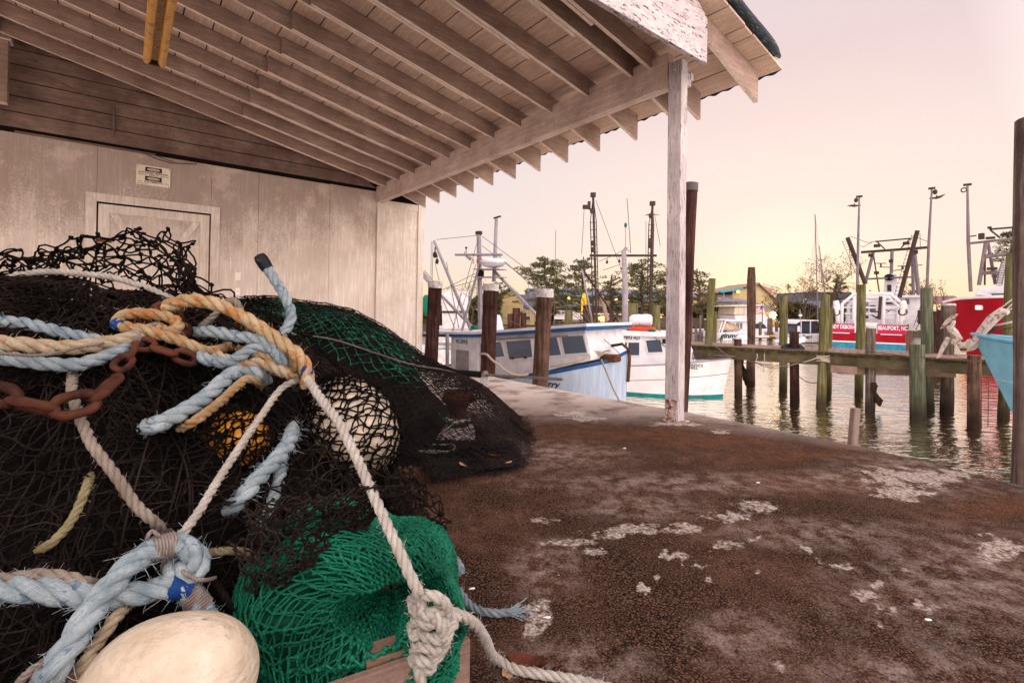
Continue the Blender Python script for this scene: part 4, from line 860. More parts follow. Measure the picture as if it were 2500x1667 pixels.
# ---- 2 white boat FLORENCE NELL
A_, B_ = G(1540, 947, WZ)*.91, G(1768, 962, WZ)*.91; pl = Pl(A_, B_); B2 = pl.root('white_workboat', 'white fishing boat with green bottom, tank and orange raft on its roof', 'fishing boat'); H = pl.h
yc = .96; xb, zb_ = H(1786, 873, yc); fl = -.12
shp = sorted([H(1440, 893), H(1545, 891), H(1623, 888), H(1681, 884.5), (xb, zb_)]); shx, shz = [a[0] for a in shp], [a[1] for a in shp]; sheer2 = lambda x: float(np.interp(x, shx, shz))
zt_ = WZ+.09
hull(B2, yc, .99, shx[0], xb, sheer2, [WZ-.4, zt_, ('s', -.50), ('s', -.47), ('s', -.05), ('s', 0)], .33, [m_teal2, m_wht, m_pole, m_wht, m_pole], ['bottom_paint', 'hull', 'rub_strake', 'topsides', 'rail'], s0=.45, p=2.3, low=.72)
t1 = H(1703, 893, -.04); text('FLORENCE', .115, m_black, B2, (t1[0]-.10, .03, t1[1]), sx=.92, bold=.003, rx=(math.pi/2, 0, R(6))); t2 = H(1695, 899.5, -.03); text('NELL', .10, m_black, B2, (t2[0]-.02, .03, t2[1]+.01), sx=1.1, bold=.003, rx=(math.pi/2, 0, R(6)))
off = .35; w0, w1 = H(1494, 888, off), H(1693, 888, off); rz0, rz1 = H(1490, 818, off), H(1655, 818, off)
b = MB(); b.prism([(w0[0], w0[1]-.3), (w1[0]+.15, w0[1]-.2), (w1[0]+.1, H(1690, 884, off)[1]), H(1686, 846, off), (rz1[0], rz1[1]), (rz0[0], rz0[1])], off, 1.7); b.build('wheelhouse', m_wht, B2, bevel=.015)
b = MB(); a, c = H(1484, 819, off-.1), H(1662, 812, off-.1); b.b2(a[0], c[0], off-.12, 1.85, a[1], c[1]); b.build('roof', m_wht, B2, bevel=.03)
for poly in ([(1506, 836), (1561, 836), (1561, 867), (1506, 866)], [(1577, 831), (1612, 829), (1618, 859), (1583, 860)]):
    ctr = np.mean(poly, 0); b = MB(); b.prism([H(*(np.array(p)+np.sign(np.array(p)-ctr)*3), off) for p in poly], off-.03, off+.01); fr = b.build('window_frame', m_wht, B2, bevel=.006)
    b = MB(); b.prism([H(*p, off) for p in poly], off-.036, off-.02); b.build('pane', m_glass, fr)
b = MB(); a, c = H(1531, 834, off), H(1534, 868, off); b.b2(a[0], c[0], off-.045, off-.02, c[1], a[1]); b.build('window_bar', m_wht, B2)
tt_ = H(1532, 824.5, off); text('NC 7893 AD', .165, m_black, B2, (tt_[0], off-.006, tt_[1]), sx=.85, bold=.003)
a, c = H(1540, 782, .8), H(1591, 782, .8); b = MB(); n_ = 20; r_ = .19
b.tube([(a[0]-.04, .8, a[1]), (a[0]+.03, .8, a[1]), (a[0]+.08, .8, a[1]), (c[0]-.08, .8, c[1]), (c[0]-.02, .8, c[1]), (c[0]+.02, .8, c[1])], [r_*.6, r_*.92, r_, r_, r_*.92, r_*.6], 20); tk = b.build('water_tank', m_wht, None, smooth='auto'); 
tk.matrix_world = Matrix.Translation(B2.location) @ Matrix.Rotation(pl.ang, 4, 'Z'); tag(tk, 'white cylindrical plastic tank lying on the white boat roof', 'tank')
a, c = H(1530, 803, .6), H(1602, 803, .6); b = MB(); b.tube([(a[0]+(c[0]-a[0])*k/10, .6+.02*math.sin(k), a[1]-.01*math.cos(k*2)) for k in range(11)], [.05]+[.085+.01*(k % 2) for k in range(9)]+[.05], 10)
b.tube([(a[0]+.05, .85, a[1]), (c[0]-.1, .9, a[1])], .08, 8); rf_ = b.build('life_raft', m_orange, None, smooth=True); rf_.matrix_world = tk.matrix_world; tag(rf_, 'red-orange bundled life raft lashed on the white boat roof', 'life raft')
b = MB(); c = H(1591, 808, .3); b.box((c[0], .3, c[1]), (.2, .1, .12)); b.build('sidelight', m_greenp, B2, bevel=.01)
b = MB(); c = H(1622, 833, .2); b.box((c[0], .2, c[1]), (.12, .12, .14)); b.build('floodlight', m_black, B2, bevel=.02)
for a, c in (((1440, 800), (1507, 850)), ((1507, 850), (1490, 870)), ((1560, 790), (1640, 860)), ((1600, 800), (1640, 830)), ((1690, 876), (1779, 874)), ((1696, 806), (1782, 872))):
    wireline(B2, [(H(*a, .3)[0], .3, H(*a, .3)[1]), (H(*c, .3)[0], .3, H(*c, .3)[1])], .012)
a = H(1523, 604, 1.3); c = H(1526, 808, 1.3)
b = MB(); b.tube([(c[0], 1.3, c[1]), (c[0]-.01, 1.3, c[1]+(a[1]-c[1])*.5), (a[0], 1.3, a[1]-.12), (a[0]+.1, 1.3, a[1])], [.10, .095, .08, .05], 12); b.build('mast', m_pole, B2, smooth='auto')
pole(B2, (a[0]+.06, 1.3, a[1]), (a[0]+.05, 1.3, H(1526, 550, 1.3)[1]), .014, name='light_staff'); b = MB(); z_ = H(1526, 550, 1.3)[1]; b.sphere((a[0]+.05, 1.3, z_), (.05, .05, .09), 8, 6); b.build('masthead_light', m_greenp, B2)
wireline(B2, [(H(1531, 485, 1.3)[0], 1.3, H(1531, 485, 1.3)[1]), (H(1540, 618, 1.3)[0], 1.3, H(1540, 618, 1.3)[1])], .012, name='whip_aerial')
b = MB(); c2 = H(1700, 868, .4); b.box((c2[0], .6, c2[1]), (.3, .5, .22)); b.build('deck_box', m_dkb, B2, bevel=.02)
for k in range(3):
    q = [H(1700+k*24, 872-k*1.5+2*math.sin(k), .5)]
b = MB(); rr = random.Random(5)
for k in range(7):
    x_, z_ = H(1765+rr.uniform(-16, 10), 869, .9); r_ = rr.uniform(.1, .22); b.tube([(x_+math.cos(a)*r_*1.6, .95+math.sin(a)*r_*.6, z_+.02*math.sin(a*2+k)) for a in np.linspace(0, 6.28, 14)], .02, 5)
rp_ = b.build('rope_coil', m_rope_d, None, smooth=True); rp_.matrix_world = tk.matrix_world; tag(rp_, 'dark rope coils on the bow of the white boat', 'rope')

# ---- rusty trawler rig behind, lattice outriggers
pl = flat(24, 1450); B3 = pl.root('old_trawler', 'old dark trawler with two tall lattice outriggers, half hidden between the blue and white workboats', 'trawler'); H = pl.h
q = lambda px, py, off=0.: (H(px, py, off)[0], off, H(px, py, off)[1])
hull(B3, 1.6, 1.6, H(1395, 850)[0]-3, H(1640, 850)[0], lambda x: -.55+.012*x*x*0, [WZ-.4, WZ+.1, ('s', 0)], .6, [m_teal2, m_darkm], ['bottom_paint', 'hull'])
b = MB(); a, c = H(1440, 850, .8), H(1500, 815, .8); b.b2(a[0], c[0], .8, 2.4, a[1]-.3, c[1]); b.build('deckhouse', m_wht2, B3, bevel=.03)
def lattice(top, bot, w_, yo, brk=None):
    T, Bt = np.array(q(*top, yo)), np.array(q(*bot, yo)); b = MB(); N = 13
    for dx, dy, r in ((0, 0, .06), (-w_, .1, .025), (w_*.9, .1, .025)):
        s0_ = .16 if dx else 0; b.tube([T+(Bt-T)*s0_+[dx, dy, 0], T+(Bt-T)*.72+[dx, dy, 0] if dx else Bt], r, 6)
    for k in range(N):
        s_ = .17+.55*k/(N-1); p = T+(Bt-T)*s_; b.tube([p+[-w_, .1, 0], p+[0, 0, 0], p+[w_*.9, .1, 0]], .018, 5)
    b.tube([T+[0, 0, -.1], T+(Bt-T)*.16+[-w_, .1, 0]], .02, 5); b.tube([T+[0, 0, -.1], T+(Bt-T)*.16+[w_*.9, .1, 0]], .02, 5); b.box(T, (.24, .2, .2))
    for s_ in (.1, .34, .3): p = T+(Bt-T)*s_+[-.09, 0, 0]; b.sphere(p, (.09, .06, .14), 8, 6)
    b.build('outrigger', m_darkm, B3)
lattice((1448, 476), (1459, 870), .15, 0.); lattice((1593, 497), (1586, 800), .13, .6)
b = MB(); a = q(1423, 506); b.b2(a[0], a[0]+.36, -.1, .1, a[2]-.08, a[2]+.1); b.b2(a[0]+.24, a[0]+.36, -.1, .1, a[2]+.1, a[2]+.28); b.b2(a[0]+.3, a[0]+.6, -.03, .03, a[2]-.12, a[2]-.06); b.build('paravane_bracket', m_darkm, B3)
b = MB(); b.cyl(q(1584, 524, .6), q(1610, 524, .6), .035, .01, 6); b.cyl(q(1584, 524, .6), q(1574, 526, .6), .035, .01, 6); b.build('paravane', m_darkm, B3)
pole(B3, q(1440, 624, .3), q(1603, 624, .3), .06, mat=m_darkm, name='crossarm'); pole(B3, q(1391, 649, .2), q(1443, 652, .2), .04, mat=m_darkm, name='spreader')
pole(B3, q(1419, 652, .2), q(1518, 798, .2), .05, mat=m_darkm, name='gallows_leg'); pole(B3, q(1421, 655, .2), q(1447, 790, .2), .045, mat=m_pole, name='gallows_leg'); pole(B3, q(1468, 722, .5), q(1488, 800, .5), .09, .1, mat=plain('pinkish_post', (.36, .24, .22), .8), name='bollard_post')
pole(B3, q(1462, 716, .3), q(1519, 682, .3), .035, mat=m_darkm, name='stay_bar'); pole(B3, q(1470, 800, .0), q(1512, 762, .0), .06, mat=m_darkm, name='davit'); pole(B3, q(1466, 845, .0), q(1490, 815, .0), .04, mat=m_darkm, name='davit')
for x, y in ((1482, 640), (1512, 638), (1403, 666)): pulley(B3, q(x, y, .2), .09)
for a, c in (((1426, 512), (1420, 620)), ((1455, 490), (1516, 656)), ((1520, 612), (1490, 627)), ((1490, 627), (1462, 638)), ((1530, 640), (1472, 660)), ((1405, 690), (1455, 800)), ((1395, 655), (1460, 830)), ((1400, 700), (1470, 850)), ((1520, 770), (1560, 760)), ((1597, 520), (1612, 600)), ((1577, 540), (1577, 640)), ((1440, 705), (1455, 760)), ((1420, 760), (1500, 870)), ((1540, 616), (1524, 604)), ((1500, 700), (1463, 716))): wireline(B3, [q(*a, .1), q(*c, .1)], .014)
b = MB(); rr = random.Random(9)
for k in range(26):
    a = np.array(q(1440+rr.uniform(0, 65), 830+rr.uniform(-12, 40), -.2)); b.tube([a, a+[rr.uniform(-.4, .4), rr.uniform(-.2, .2), rr.uniform(-.35, .35)]], rr.uniform(.012, .035), 5)
gr = b.build('deck_gear', m_darkm, B3)

# ---- boat with white board and green net, behind the shed corner
pl = flat(17, 1100); B4 = pl.root('net_boat', 'fishing boat with white board shelter mostly hidden behind the shed corner', 'fishing boat'); H = pl.h
q = lambda px, py, off=0.: (H(px, py, off)[0], off, H(px, py, off)[1])
hull(B4, 1.3, 1.3, H(1000, 850)[0]-2, H(1160, 850)[0], lambda x: -.45, [WZ-.4, WZ+.1, ('s', 0)], .5, [m_teal2, m_wht2], ['bottom_paint', 'hull'])
b = MB(); b.prism([H(1080, 803), H(1142, 803), H(1143, 711), H(1088, 711), H(1078, 722)], 0, .12); b.build('shelter_board', m_wht2, B4, bevel=.01)
b = MB(); b.prism([H(1076, 764), H(1143, 764), H(1143, 759), H(1076, 759)], -.03, 0); b.build('batten', m_darkm, B4)
b = MB(); a, c = H(1055, 815, .3), H(1150, 800, .3); b.b2(a[0], c[0], .3, 1.8, a[1]-.3, c[1]); b.build('deckhouse', m_wht2, B4)
for a, c in (((1090, 640), (1120, 800)), ((1068, 700), (1110, 800)), ((1036, 660), (1060, 690))): wireline(B4, [q(*a), q(*c)], .012)
b = MB(); c = np.array(q(1040, 744, -.2)); nn = noise3(3, 3); b.sphere(c, (.16, .15, .36), 14, 12); V = b.V[0]; V += nn(V*4)*.02; gn = b.build('hanging_net', plain('green_twine', (.01, .17, .11), .85, .5, 30, .8), B4, smooth=True)
pole(B4, q(1012, 640, .2), q(1066, 705, .2), .05, name='boom')

# ---- 3/4 cruisers, sailboat
pl = flat(46, 1757); B5 = pl.root('small_cruiser', 'white cabin cruiser with tan covered dinghy on its roof and a name on the stern', 'cruiser'); H = pl.h
Q = lambda b, x0, y0, x1, y1, o0, o1: b.b2(H(x0, y0, 0)[0], H(x1, y1, 0)[0], o0, o1, H(x1, y1, 0)[1], H(x0, y0, 0)[1])
b = MB(); b.prism([H(1759, 832.5), H(1842, 832.5), H(1842, 810), H(1757, 812), H(1757, 820)], 0, 9); b.build('hull', m_wht, B5, bevel=.05)
b = MB(); Q(b, 1757, 830, 1842, 834.5, -.03, 8.9); b.build('bottom_paint', m_darkm, B5)
b = MB(); Q(b, 1757, 814.5, 1842, 816, -.05, 0); b.build('rub_rail', m_pole, B5)
text('ginny', .66, m_black, B5, (H(1777, 820)[0], -.06, H(1777, 820)[1]), shear=.35, bold=.02, sx=1.1)
b = MB(); Q(b, 1782, 784, 1836, 812, .6, 5); b.build('cabin', m_wht, B5, bevel=.03); b = MB(); Q(b, 1775, 781, 1838, 785, .2, 5.5); b.build('hardtop', m_wht, B5, bevel=.03)
for x0, y0, x1, y1 in ((1786, 791, 1800, 803), (1805, 789, 1819, 803)):
    b = MB(); b.prism([H(x0, y1), H(x1, y1), H(x1, y0), H(x0, y0)], .54, .60); f_ = b.build('window', m_glass, B5)
    b = MB(); xm = (x0+x1)/2; b.prism([H(xm-.6, y1), H(xm+.6, y1), H(xm+.6, y0), H(xm-.6, y0)], .50, .54); b.build('window_bar', m_wht, f_)
b = MB(); b.bar((*[H(1765, 811)[0]], .3, H(1765, 811)[1]), (H(1775, 783)[0], .3, H(1775, 783)[1]), .1, .1); b.bar((H(1758, 812)[0], .3, H(1758, 812)[1]), (H(1767, 785)[0], .3, H(1767, 785)[1]), .06, .06); b.bar((H(1773, 806)[0], .3, H(1773, 806)[1]), (H(1779, 793)[0], .3, H(1779, 793)[1]), .08, .08); b.build('ladder_rail', m_wht, B5)
b = MB(); n_ = 14; xs = np.linspace(H(1764, 0)[0], H(1822, 0)[0], n_); zb0 = H(1, 780)[1]; g = []
prof = [0, .35, .62, .6, .9, 1., .97, .86, .9, .72, .6, .5, .35, .0]
for i in range(n_):
    hgt = .18+.62*prof[i]; g.append([(xs[i], 1.0+.9*math.cos(a)*(.4+.6*prof[i]), zb0+hgt*max(math.sin(a), 0)*(1+.1*math.sin(a*7+i))) for a in np.linspace(math.pi, 0, 12)])
b.grid(np.array(g)); dn = b.build('covered_dinghy', m_tan, None, smooth=True); dn.location = B5.location; dn.rotation_euler = (0, 0, pl.ang); tag(dn, 'dinghy under a tan canvas cover on the small cruiser roof', 'dinghy')
pl = flat(52, 1840); B6 = pl.root('flybridge_yacht', 'white flybridge motor yacht with enclosed upper deck behind the small cruiser', 'yacht'); H = pl.h
b = MB(); b.prism([H(1836, 832), H(1902, 832), H(1904, 800), H(1836, 806)], 0, 8); b.build('hull', m_wht, B6, bevel=.06)
b = MB(); b.prism([H(1800, 806), H(1890, 806), H(1884, 780), H(1875, 768), H(1800, 770)], .5, 6); b.build('house', m_wht, B6, bevel=.05)
b = MB(); b.prism([H(1799, 769), H(1878, 769), H(1874, 752), H(1866, 747), H(1803, 748)], .7, 5); b.build('enclosure', m_clear, B6, bevel=.1)
b = MB(); b.prism([H(1788, 748), H(1872, 747), H(1866, 743.5), H(1790, 745.5)], .4, 5.5); b.build('bimini', m_wht, B6, bevel=.03)
b = MB(); b.prism([H(1846, 802), H(1878, 802), H(1872, 793), H(1862, 789), H(1848, 791)], .44, .5); b.build('window', m_glass, B6)
for x in (1812, 1826, 1843, 1858): b = MB(); b.prism([H(x-.7, 769), H(x+.7, 769), H(x+.7, 748), H(x-.7, 748)], .62, .7); b.build('enclosure_post', m_wht, B6)
for x0, y0, y1 in ((1800, 700, 745), (1813, 690, 745), (1841, 705, 745), (1857, 695, 748)): pole(B6, (H(x0, y0)[0], 1, H(x0, y0)[1]), (H(x0, y1)[0], 1, H(x0, y1)[1]), .03, name='aerial', n=5)
pl2 = flat(44.5, 1861); fg = pl2.root('flag', 'small striped red, white and blue flag on a staff before the flybridge yacht', 'flag'); H = pl2.h
pole(fg, (H(1861, 744)[0], 0, H(1861, 744)[1]), (H(1861, 800)[0], 0, H(1861, 800)[1]), .035, mat=m_darkm, name='staff')
x0, z0 = H(1851, 763); x1, z1 = H(1860.5, 746); nr = 7; m_fr = plain('flag_red', (.5, .04, .06), .8); m_fw = plain('flag_white', (.7, .66, .66), .8); m_fb = plain('flag_blue', (.03, .05, .22), .8)
for k in range(nr):
    b = MB(); za, zb2 = z1-(z1-z0)*k/nr, z1-(z1-z0)*(k+1)/nr; b.hexa([(x0, -.02, zb2-.12), (x1, -.02, zb2), (x1, 0, zb2), (x0, 0, zb2-.12), (x0, -.02, za-.12), (x1, -.02, za), (x1, 0, za), (x0, 0, za-.12)]); b.build('stripe', m_fr if k % 2 == 0 else m_fw, fg)
b = MB(); xm = x1-(x1-x0)*.45; zm = z1-(z1-z0)*.5; b.hexa([(xm, -.04, zm-.05), (x1, -.04, zm), (x1, -.025, zm), (xm, -.025, zm-.05), (xm, -.04, z1-.05), (x1, -.04, z1), (x1, -.025, z1), (xm, -.025, z1-.05)]); b.build('canton', m_fb, fg)
pl = flat(43, 1950); B7 = pl.root('sailboat', 'white sailing yacht with blue sail cover and tall mast left of the red trawler', 'sailboat'); H = pl.h
q = lambda px, py, off=0.: (H(px, py, off)[0], off, H(px, py, off)[1])
b = MB(); b.prism([H(1949, 833), H(1965, 836), H(1973, 830), H(1977, 818), H(1949, 816)], 0, .1); b.build('transom', m_wht, B7, bevel=.03)
b = MB(); b.prism([H(1960, 836), H(2003, 836), H(2010, 815), H(1950, 815.5), H(1952, 832)], .15, 6); b.build('hull', m_wht, B7, bevel=.1)
text('le Pearl', .42, m_black, B7, (H(1963, 822)[0], -.03, H(1963, 822)[1]), shear=.3, bold=.008)
b = MB(); b.prism([H(1948, 814), H(2002, 814), H(2002, 784), H(1958, 785), H(1951, 791)], .5, 3); b.build('cockpit_screen', m_glass, B7); b = MB(); b.prism([H(1948, 791), H(1960, 784), H(2004, 784), H(2004, 781.5), H(1962, 781), H(1950, 787)], .3, 3.2); b.build('bimini', m_wht, B7)
for x in (1962, 1985): b = MB(); b.prism([H(x, 814), H(x+2, 814), H(x+2, 784), H(x, 784)], .4, .48); b.build('bimini_leg', m_wht, B7)
b = MB(); g = []
for k in range(10):
    s_ = k/9; x_ = H(1969+s_*32, 0)[0]; zc = H(1, 779-6*s_**.6)[1]; h_ = .08+.28*s_**.7+.03*math.sin(k*2); g.append([(x_, 1+.12*math.cos(a), zc+h_*math.sin(a)) for a in np.linspace(0, 6.28, 10)])
b.grid(np.array(g)); b.build('sail_cover', m_bluec, B7, smooth=True)
pole(B7, q(1990, 523, 1), q(1997, 790, 1), .04, .055, mat=m_pole2, name='mast'); pole(B7, q(2000, 600, 3), q(2014, 722, 3), .035, .06, mat=m_pole2, name='mizzen_mast'); pole(B7, q(1953, 755, .4), q(1955, 800, .4), .04, name='aerial_post'); b = MB(); c = q(1954, 770, .4); b.box(c, (.25, .2, .2)); b.build('radome', m_wht, B7, bevel=.05)
for a, c in (((1991, 530), (1983, 775)), ((1991, 530), (2010, 720)), ((1985, 600), (1972, 770))): wireline(B7, [q(*a, 1), q(*c, 1)], .012)
b = MB(); a = q(1950, 803, .0); b.box(a, (.2, .2, .5)); b.build('liferaft_canister', m_wht, B7, bevel=.04)
pl = flat(41, 1920); H = pl.h; dg = pl.root('inflatable_dinghy', 'grey-white inflatable dinghy floating beside the sailing yacht', 'dinghy')
b = MB(); b.tube([(H(1918, 0)[0], 0, H(1, 810)[1]), (H(1945, 0)[0], -.1, H(1, 808)[1]), (H(1966, 0)[0], 0, H(1, 803)[1]), (H(1977, 0)[0], .5, H(1, 800)[1]), (H(1966, 0)[0], 1.1, H(1, 803)[1]), (H(1918, 0)[0], 1.2, H(1, 810)[1])], .2, 12); b.build('tube', m_wht, dg, smooth=True)
b = MB(); b.b2(H(1920, 0)[0], H(1966, 0)[0], .0, 1.1, WZ-.1, H(1, 811)[1]-.1); b.build('floor', m_dred, dg)

# ---- red trawler seen from the stern
dT = G(2100, 848, WZ)[1]; _A = P(2012, 760, dT+1.9); pl = Pl(_A, _A+np.array([.766, -.643, 0])); TR = pl.root('red_trawler', 'red steel trawler LADY DEBORAH seen from the stern with white gallows and outriggers', 'trawler'); H = pl.h
q = lambda px, py, off=0.: np.array((H(px, py, off)[0], off, H(px, py, off)[1]))
xl, xr = H(2010, 800)[0], H(2211, 800)[0]; xr2 = H(2250, 800)[0]+.6
def band(y0, y1, m_, nm, off=0, xa=xl, xb_=xr): b = MB(); b.b2(xa, xb_, off, off+.3, H(1, y1)[1], H(1, y0)[1]); return b.build(nm, m_, TR)
z_ = lambda y: H(2110, y)[1]
def bandz(y0, y1, m_, nm, o, xa=xl, xb_=xr): b = MB(); b.b2(xa, xb_, o, .4, z_(y1), z_(y0)); return b.build(nm, m_, TR)
bandz(814, 834, m_red, 'transom', 0.); bandz(834, 837, m_wht, 'boot_line', -.01); bandz(837, 850, m_bbot, 'bottom_paint', 0.)
xg0, xg1 = H(2091, 0)[0], H(2147, 0)[0]
for xa, xb_ in ((xl, xg0), (xg1, xr)): bandz(791.5, 814, m_pink, 'transom_panel', -.02, xa, xb_)
bandz(787, 813, m_wht2, 'stern_ramp', .08, xg0, xg1)
for xa, xb_ in ((xl+.3, xg0-.3), (xg1+.2, xr-.2)): bandz(813.5, 815.5, m_wht2, 'rubbing_bar', -.12, xa, xb_)
for s_, px in (('LADY DEBORAH', 2060), ('BEAUFORT, NC', 2179)): text(s_, .42, m_wht, TR, (H(px, 800)[0], -.03, z_(799.5)), bold=.012, sx=.62)
b = MB()                                              # hull sides sweeping forward
nL = 14
for side, x0_ in ((-1, xl), (1, xr)):
    g = []
    for k in range(nL):
        s_ = k/(nL-1); yy = .3+17*s_; hbm = 1.0+.10*math.sin(s_*3.1) if s_ < .6 else 1.1-(s_-.6)**2*5.5
        cx = (xl+xr)/2; hw_ = (xr-xl)/2*max(hbm, .05); top = z_(791.5)+.25*s_+1.3*max(s_-.5, 0)**1.5; g.append([(cx+side*hw_*f_, yy, zz) for f_, zz in ((.93, WZ-.3), (.97, WZ+.4), (1.0, top))])
    b.grid(np.array(g) if side < 0 else np.array(g)[:, ::-1])
b.build('hull_side', m_dred, TR, smooth='auto')
b = MB(); b.b2(xl+.1, xr-.1, .4, 13, z_(806), z_(803)); b.build('deck', m_wht2, TR)
def T(pts, r, m_=m_wht, nm='frame', n=8, off=0.8): b = MB(); b.tube([q(x, y, off) for x, y in pts], r, n); return b.build(nm, m_, TR, smooth='auto')
T([(2055, 792), (2056, 742), (2085, 718), (2130, 716), (2175, 718), (2203, 742), (2200, 792)], .12, nm='gallows_arch')
T([(2070, 792), (2072, 745), (2092, 728), (2170, 727), (2190, 745), (2189, 792)], .13, nm='gallows_arch', off=1.8)
for y in (735, 751, 766): T([(2058, y), (2200, y)], .07, nm='gallows_rail', off=1.2)
for x in (2085, 2156): T([(x, 792), (x+1, 722)], .14, nm='gallows_post', off=.9)
T([(2150, 724), (2146, 780)], .11, m_darkm, 'net_roller', off=.6)
for x, y in ((2041, 762), (2204, 761)):
    w_ = MB(); c = q(x, y, .5)
    V = []; 
    w_.tube([c+[math.cos(a)*.26, 0, math.sin(a)*.26] for a in np.linspace(0, 6.28, 17)], .05, 6)
    for a in np.linspace(0, math.pi, 4)[:3]: w_.tube([c+[math.cos(a)*.26, 0, math.sin(a)*.26], c-[math.cos(a)*.26, 0, math.sin(a)*.26]], .03, 4)
    w_.build('sheave', m_darkm, TR); w_ = MB(); w_.tube([q(x, 735, .7), q(x+2, 748, .6), q(x+(6 if x < 2100 else -6), 792, .7)], [.2, .24, .12], 8); w_.build('sheave_bracket', m_wht2, TR, smooth='auto')
b = MB(); a, c = q(2040, 740, 3), q(2240, 800, 3); b.b2(a[0], c[0], 3, 3.15, z_(806), H(2150, 778, 3)[1]); b.build('bulwark', m_wht2, TR, bevel=.03); b = MB(); a, c = q(2120, 740, 5), q(2236, 800, 5); b.b2(a[0], c[0]+.6, 5, 9, z_(806), H(2150, 722, 5)[1]); b.build('deckhouse', m_wht, TR, bevel=.06)
b = MB(); a, c = H(2116, 726, 4.8), H(2252, 720, 4.8); b.b2(a[0], c[0], 4.6, 9.5, H(2150, 727, 4.8)[1], H(2150, 721, 4.8)[1]); b.build('deckhouse_roof', m_wht, TR, bevel=.04)
for x0, y0, x1, y1 in ((2162, 730, 2184, 743), (2209, 730, 2220, 742), (2124, 745, 2138, 760), (2188, 732, 2202, 742)):
    b = MB(); b.prism([H(x0, y1, 4.9), H(x1, y1, 4.9), H(x1, y0, 4.9), H(x0, y0, 4.9)], 4.9, 4.99); b.build('window', m_glass, TR)
b = MB(); a, c = H(2158, 715, 5.5), H(2189, 670, 5.5); b.prism([H(2157, 722, 5.5), H(2193, 722, 5.5), H(2190, 668, 5.5), H(2160, 672, 5.5)], 5.5, 7.5); b.build('funnel_house', m_wht, TR, bevel=.05)
b = MB(); b.prism([H(2166, 711, 5.4), H(2176, 711, 5.4), H(2176, 695, 5.4), H(2166, 695, 5.4)], 5.42, 5.49); b.build('vent', m_dkb, TR)
b = MB(); c = q(2171, 677, 5.2); b.sphere(c, (.36, .3, .30), 14, 10); b.build('dark_dome', m_black, TR, smooth=True)
o5 = 5.0
T([(2069, 580), (2113, 694)], .16, m_darkm, 'boom', off=2.2); T([(2240, 563), (2196, 726)], .15, m_darkm, 'boom', off=2.2); T([(2112, 692), (2116, 720)], .12, nm='boom_foot', off=2.2)
T([(2132, 617), (2112, 694)], .12, m_pole2, 'a_frame_leg', off=o5); T([(2232, 612), (2243, 720)], .14, m_pole2, 'a_frame_leg', off=o5); T([(2228, 625), (2230, 720)], .12, m_pole2, 'a_frame_leg', off=o5+1); T([(2133, 625), (2147, 716)], .05, m_darkm, 'mast_stay', off=o5)
T([(2178, 612), (2176, 668)], .12, m_pole2, 'mast', off=o5); T([(2102, 616), (2266, 604)], .11, m_darkm, 'crossbar', off=o5); T([(2137, 590), (2225, 582)], .06, m_darkm, 'upper_bar', off=o5); T([(2120, 681), (2160, 679), (2230, 676)], .08, m_pole2, 'lower_bar', off=o5)
T([(2142, 591), (2160, 608)], .05, m_darkm, 'light_strut', off=o5); T([(2222, 583), (2200, 605)], .05, m_darkm, 'light_strut', off=o5)
for x, y, w_, h_ in ((2141, 600, 14, 8), (2212, 594, 14, 8), (2175, 637, 9, 8), (2140, 666, 11, 8), (2126, 623, 11, 9), (2234, 615, 12, 10), (2211, 664, 10, 7)):
    b = MB(); c = q(x, y, o5-.15); b.box(c, (w_*dT/FPX, .25, h_*dT/FPX)); b.build('floodlight', m_darkm, TR, bevel=.03)
for x0, y0, x1, y1 in ((2137, 643, 2164, 643), (2147, 652, 2180, 653), (2191, 650, 2252, 647), (2180, 661, 2206, 657)): T([(x0, y0), (x1, y1)], .035, m_darkm, 'radar_scanner', off=o5)
T([(2150, 643), (2151, 651)], .06, m_darkm, 'radar_pedestal', off=o5); T([(2203, 650), (2204, 658)], .08, m_darkm, 'radar_pedestal', off=o5)
for x, y, dx in ((2098, 481, -1), (2275, 461, 1)):
    bx = 2092 if dx < 0 else 2261; b = MB(); b.tube([q(x, y, 2.0), q((x+bx)/2, (y+712)/2, 2.), q(bx, 760, 2.)], [.06, .095, .11], 10); b.build('outrigger', m_pole2, TR, smooth='auto')
    b = MB(); c = q(x, y-1, 2.); b.box(c, (.42, .3, .12)); b.sphere(q(x+dx*8, y+8, 2.), (.15, .1, .2), 8, 6); b.build('outrigger_head', m_darkm, TR)
    b = MB(); c = q(x+dx*12, y+22, 2.); b.tube([c+[-dx*.45, 0, 0], c, c+[dx*.2, 0, .05], c+[dx*.5, 0, .22 if dx > 0 else .06]], [.03, .10, .09, .015], 7); b.box(c+[0, 0, .12], (.08, .05, .16)); b.build('paravane', m_darkm, TR)
for a, c in (((2076, 577), (2120, 593)), ((2120, 593), (2140, 588)), ((2225, 584), (2240, 566)), ((2100, 600), (2108, 603)), ((2108, 603), (2132, 590)), ((2072, 590), (2080, 680)), ((2246, 570), (2247, 610)), ((2265, 590), (2240, 580)), ((2250, 740), (2230, 800))): wireline(TR, [q(*a, 2.), q(*c, 2.)], .02, m_darkm)
for s_, (x0, y0, x1, y1) in enumerate(((2066, 590, 2108, 690), (2236, 575, 2194, 720))):
    b = MB()
    for k in range(16):
        f_ = k/15; c = q(x0+(x1-x0)*f_, y0+(y1-y0)*f_, 2.2); b.tube([c-[.28, 0, 0], c+[.0, 0, .02]], .015, 4); b.tube([c+[-.25, 0, -.1], c+[-.27, 0, .1]], .012, 4)
    b.tube([q(x0, y0, 2.2)+[-.26, 0, 0], q(x1, y1, 2.2)+[-.26, 0, 0]], .01, 4); b.build('boom_steps', m_darkm, TR)
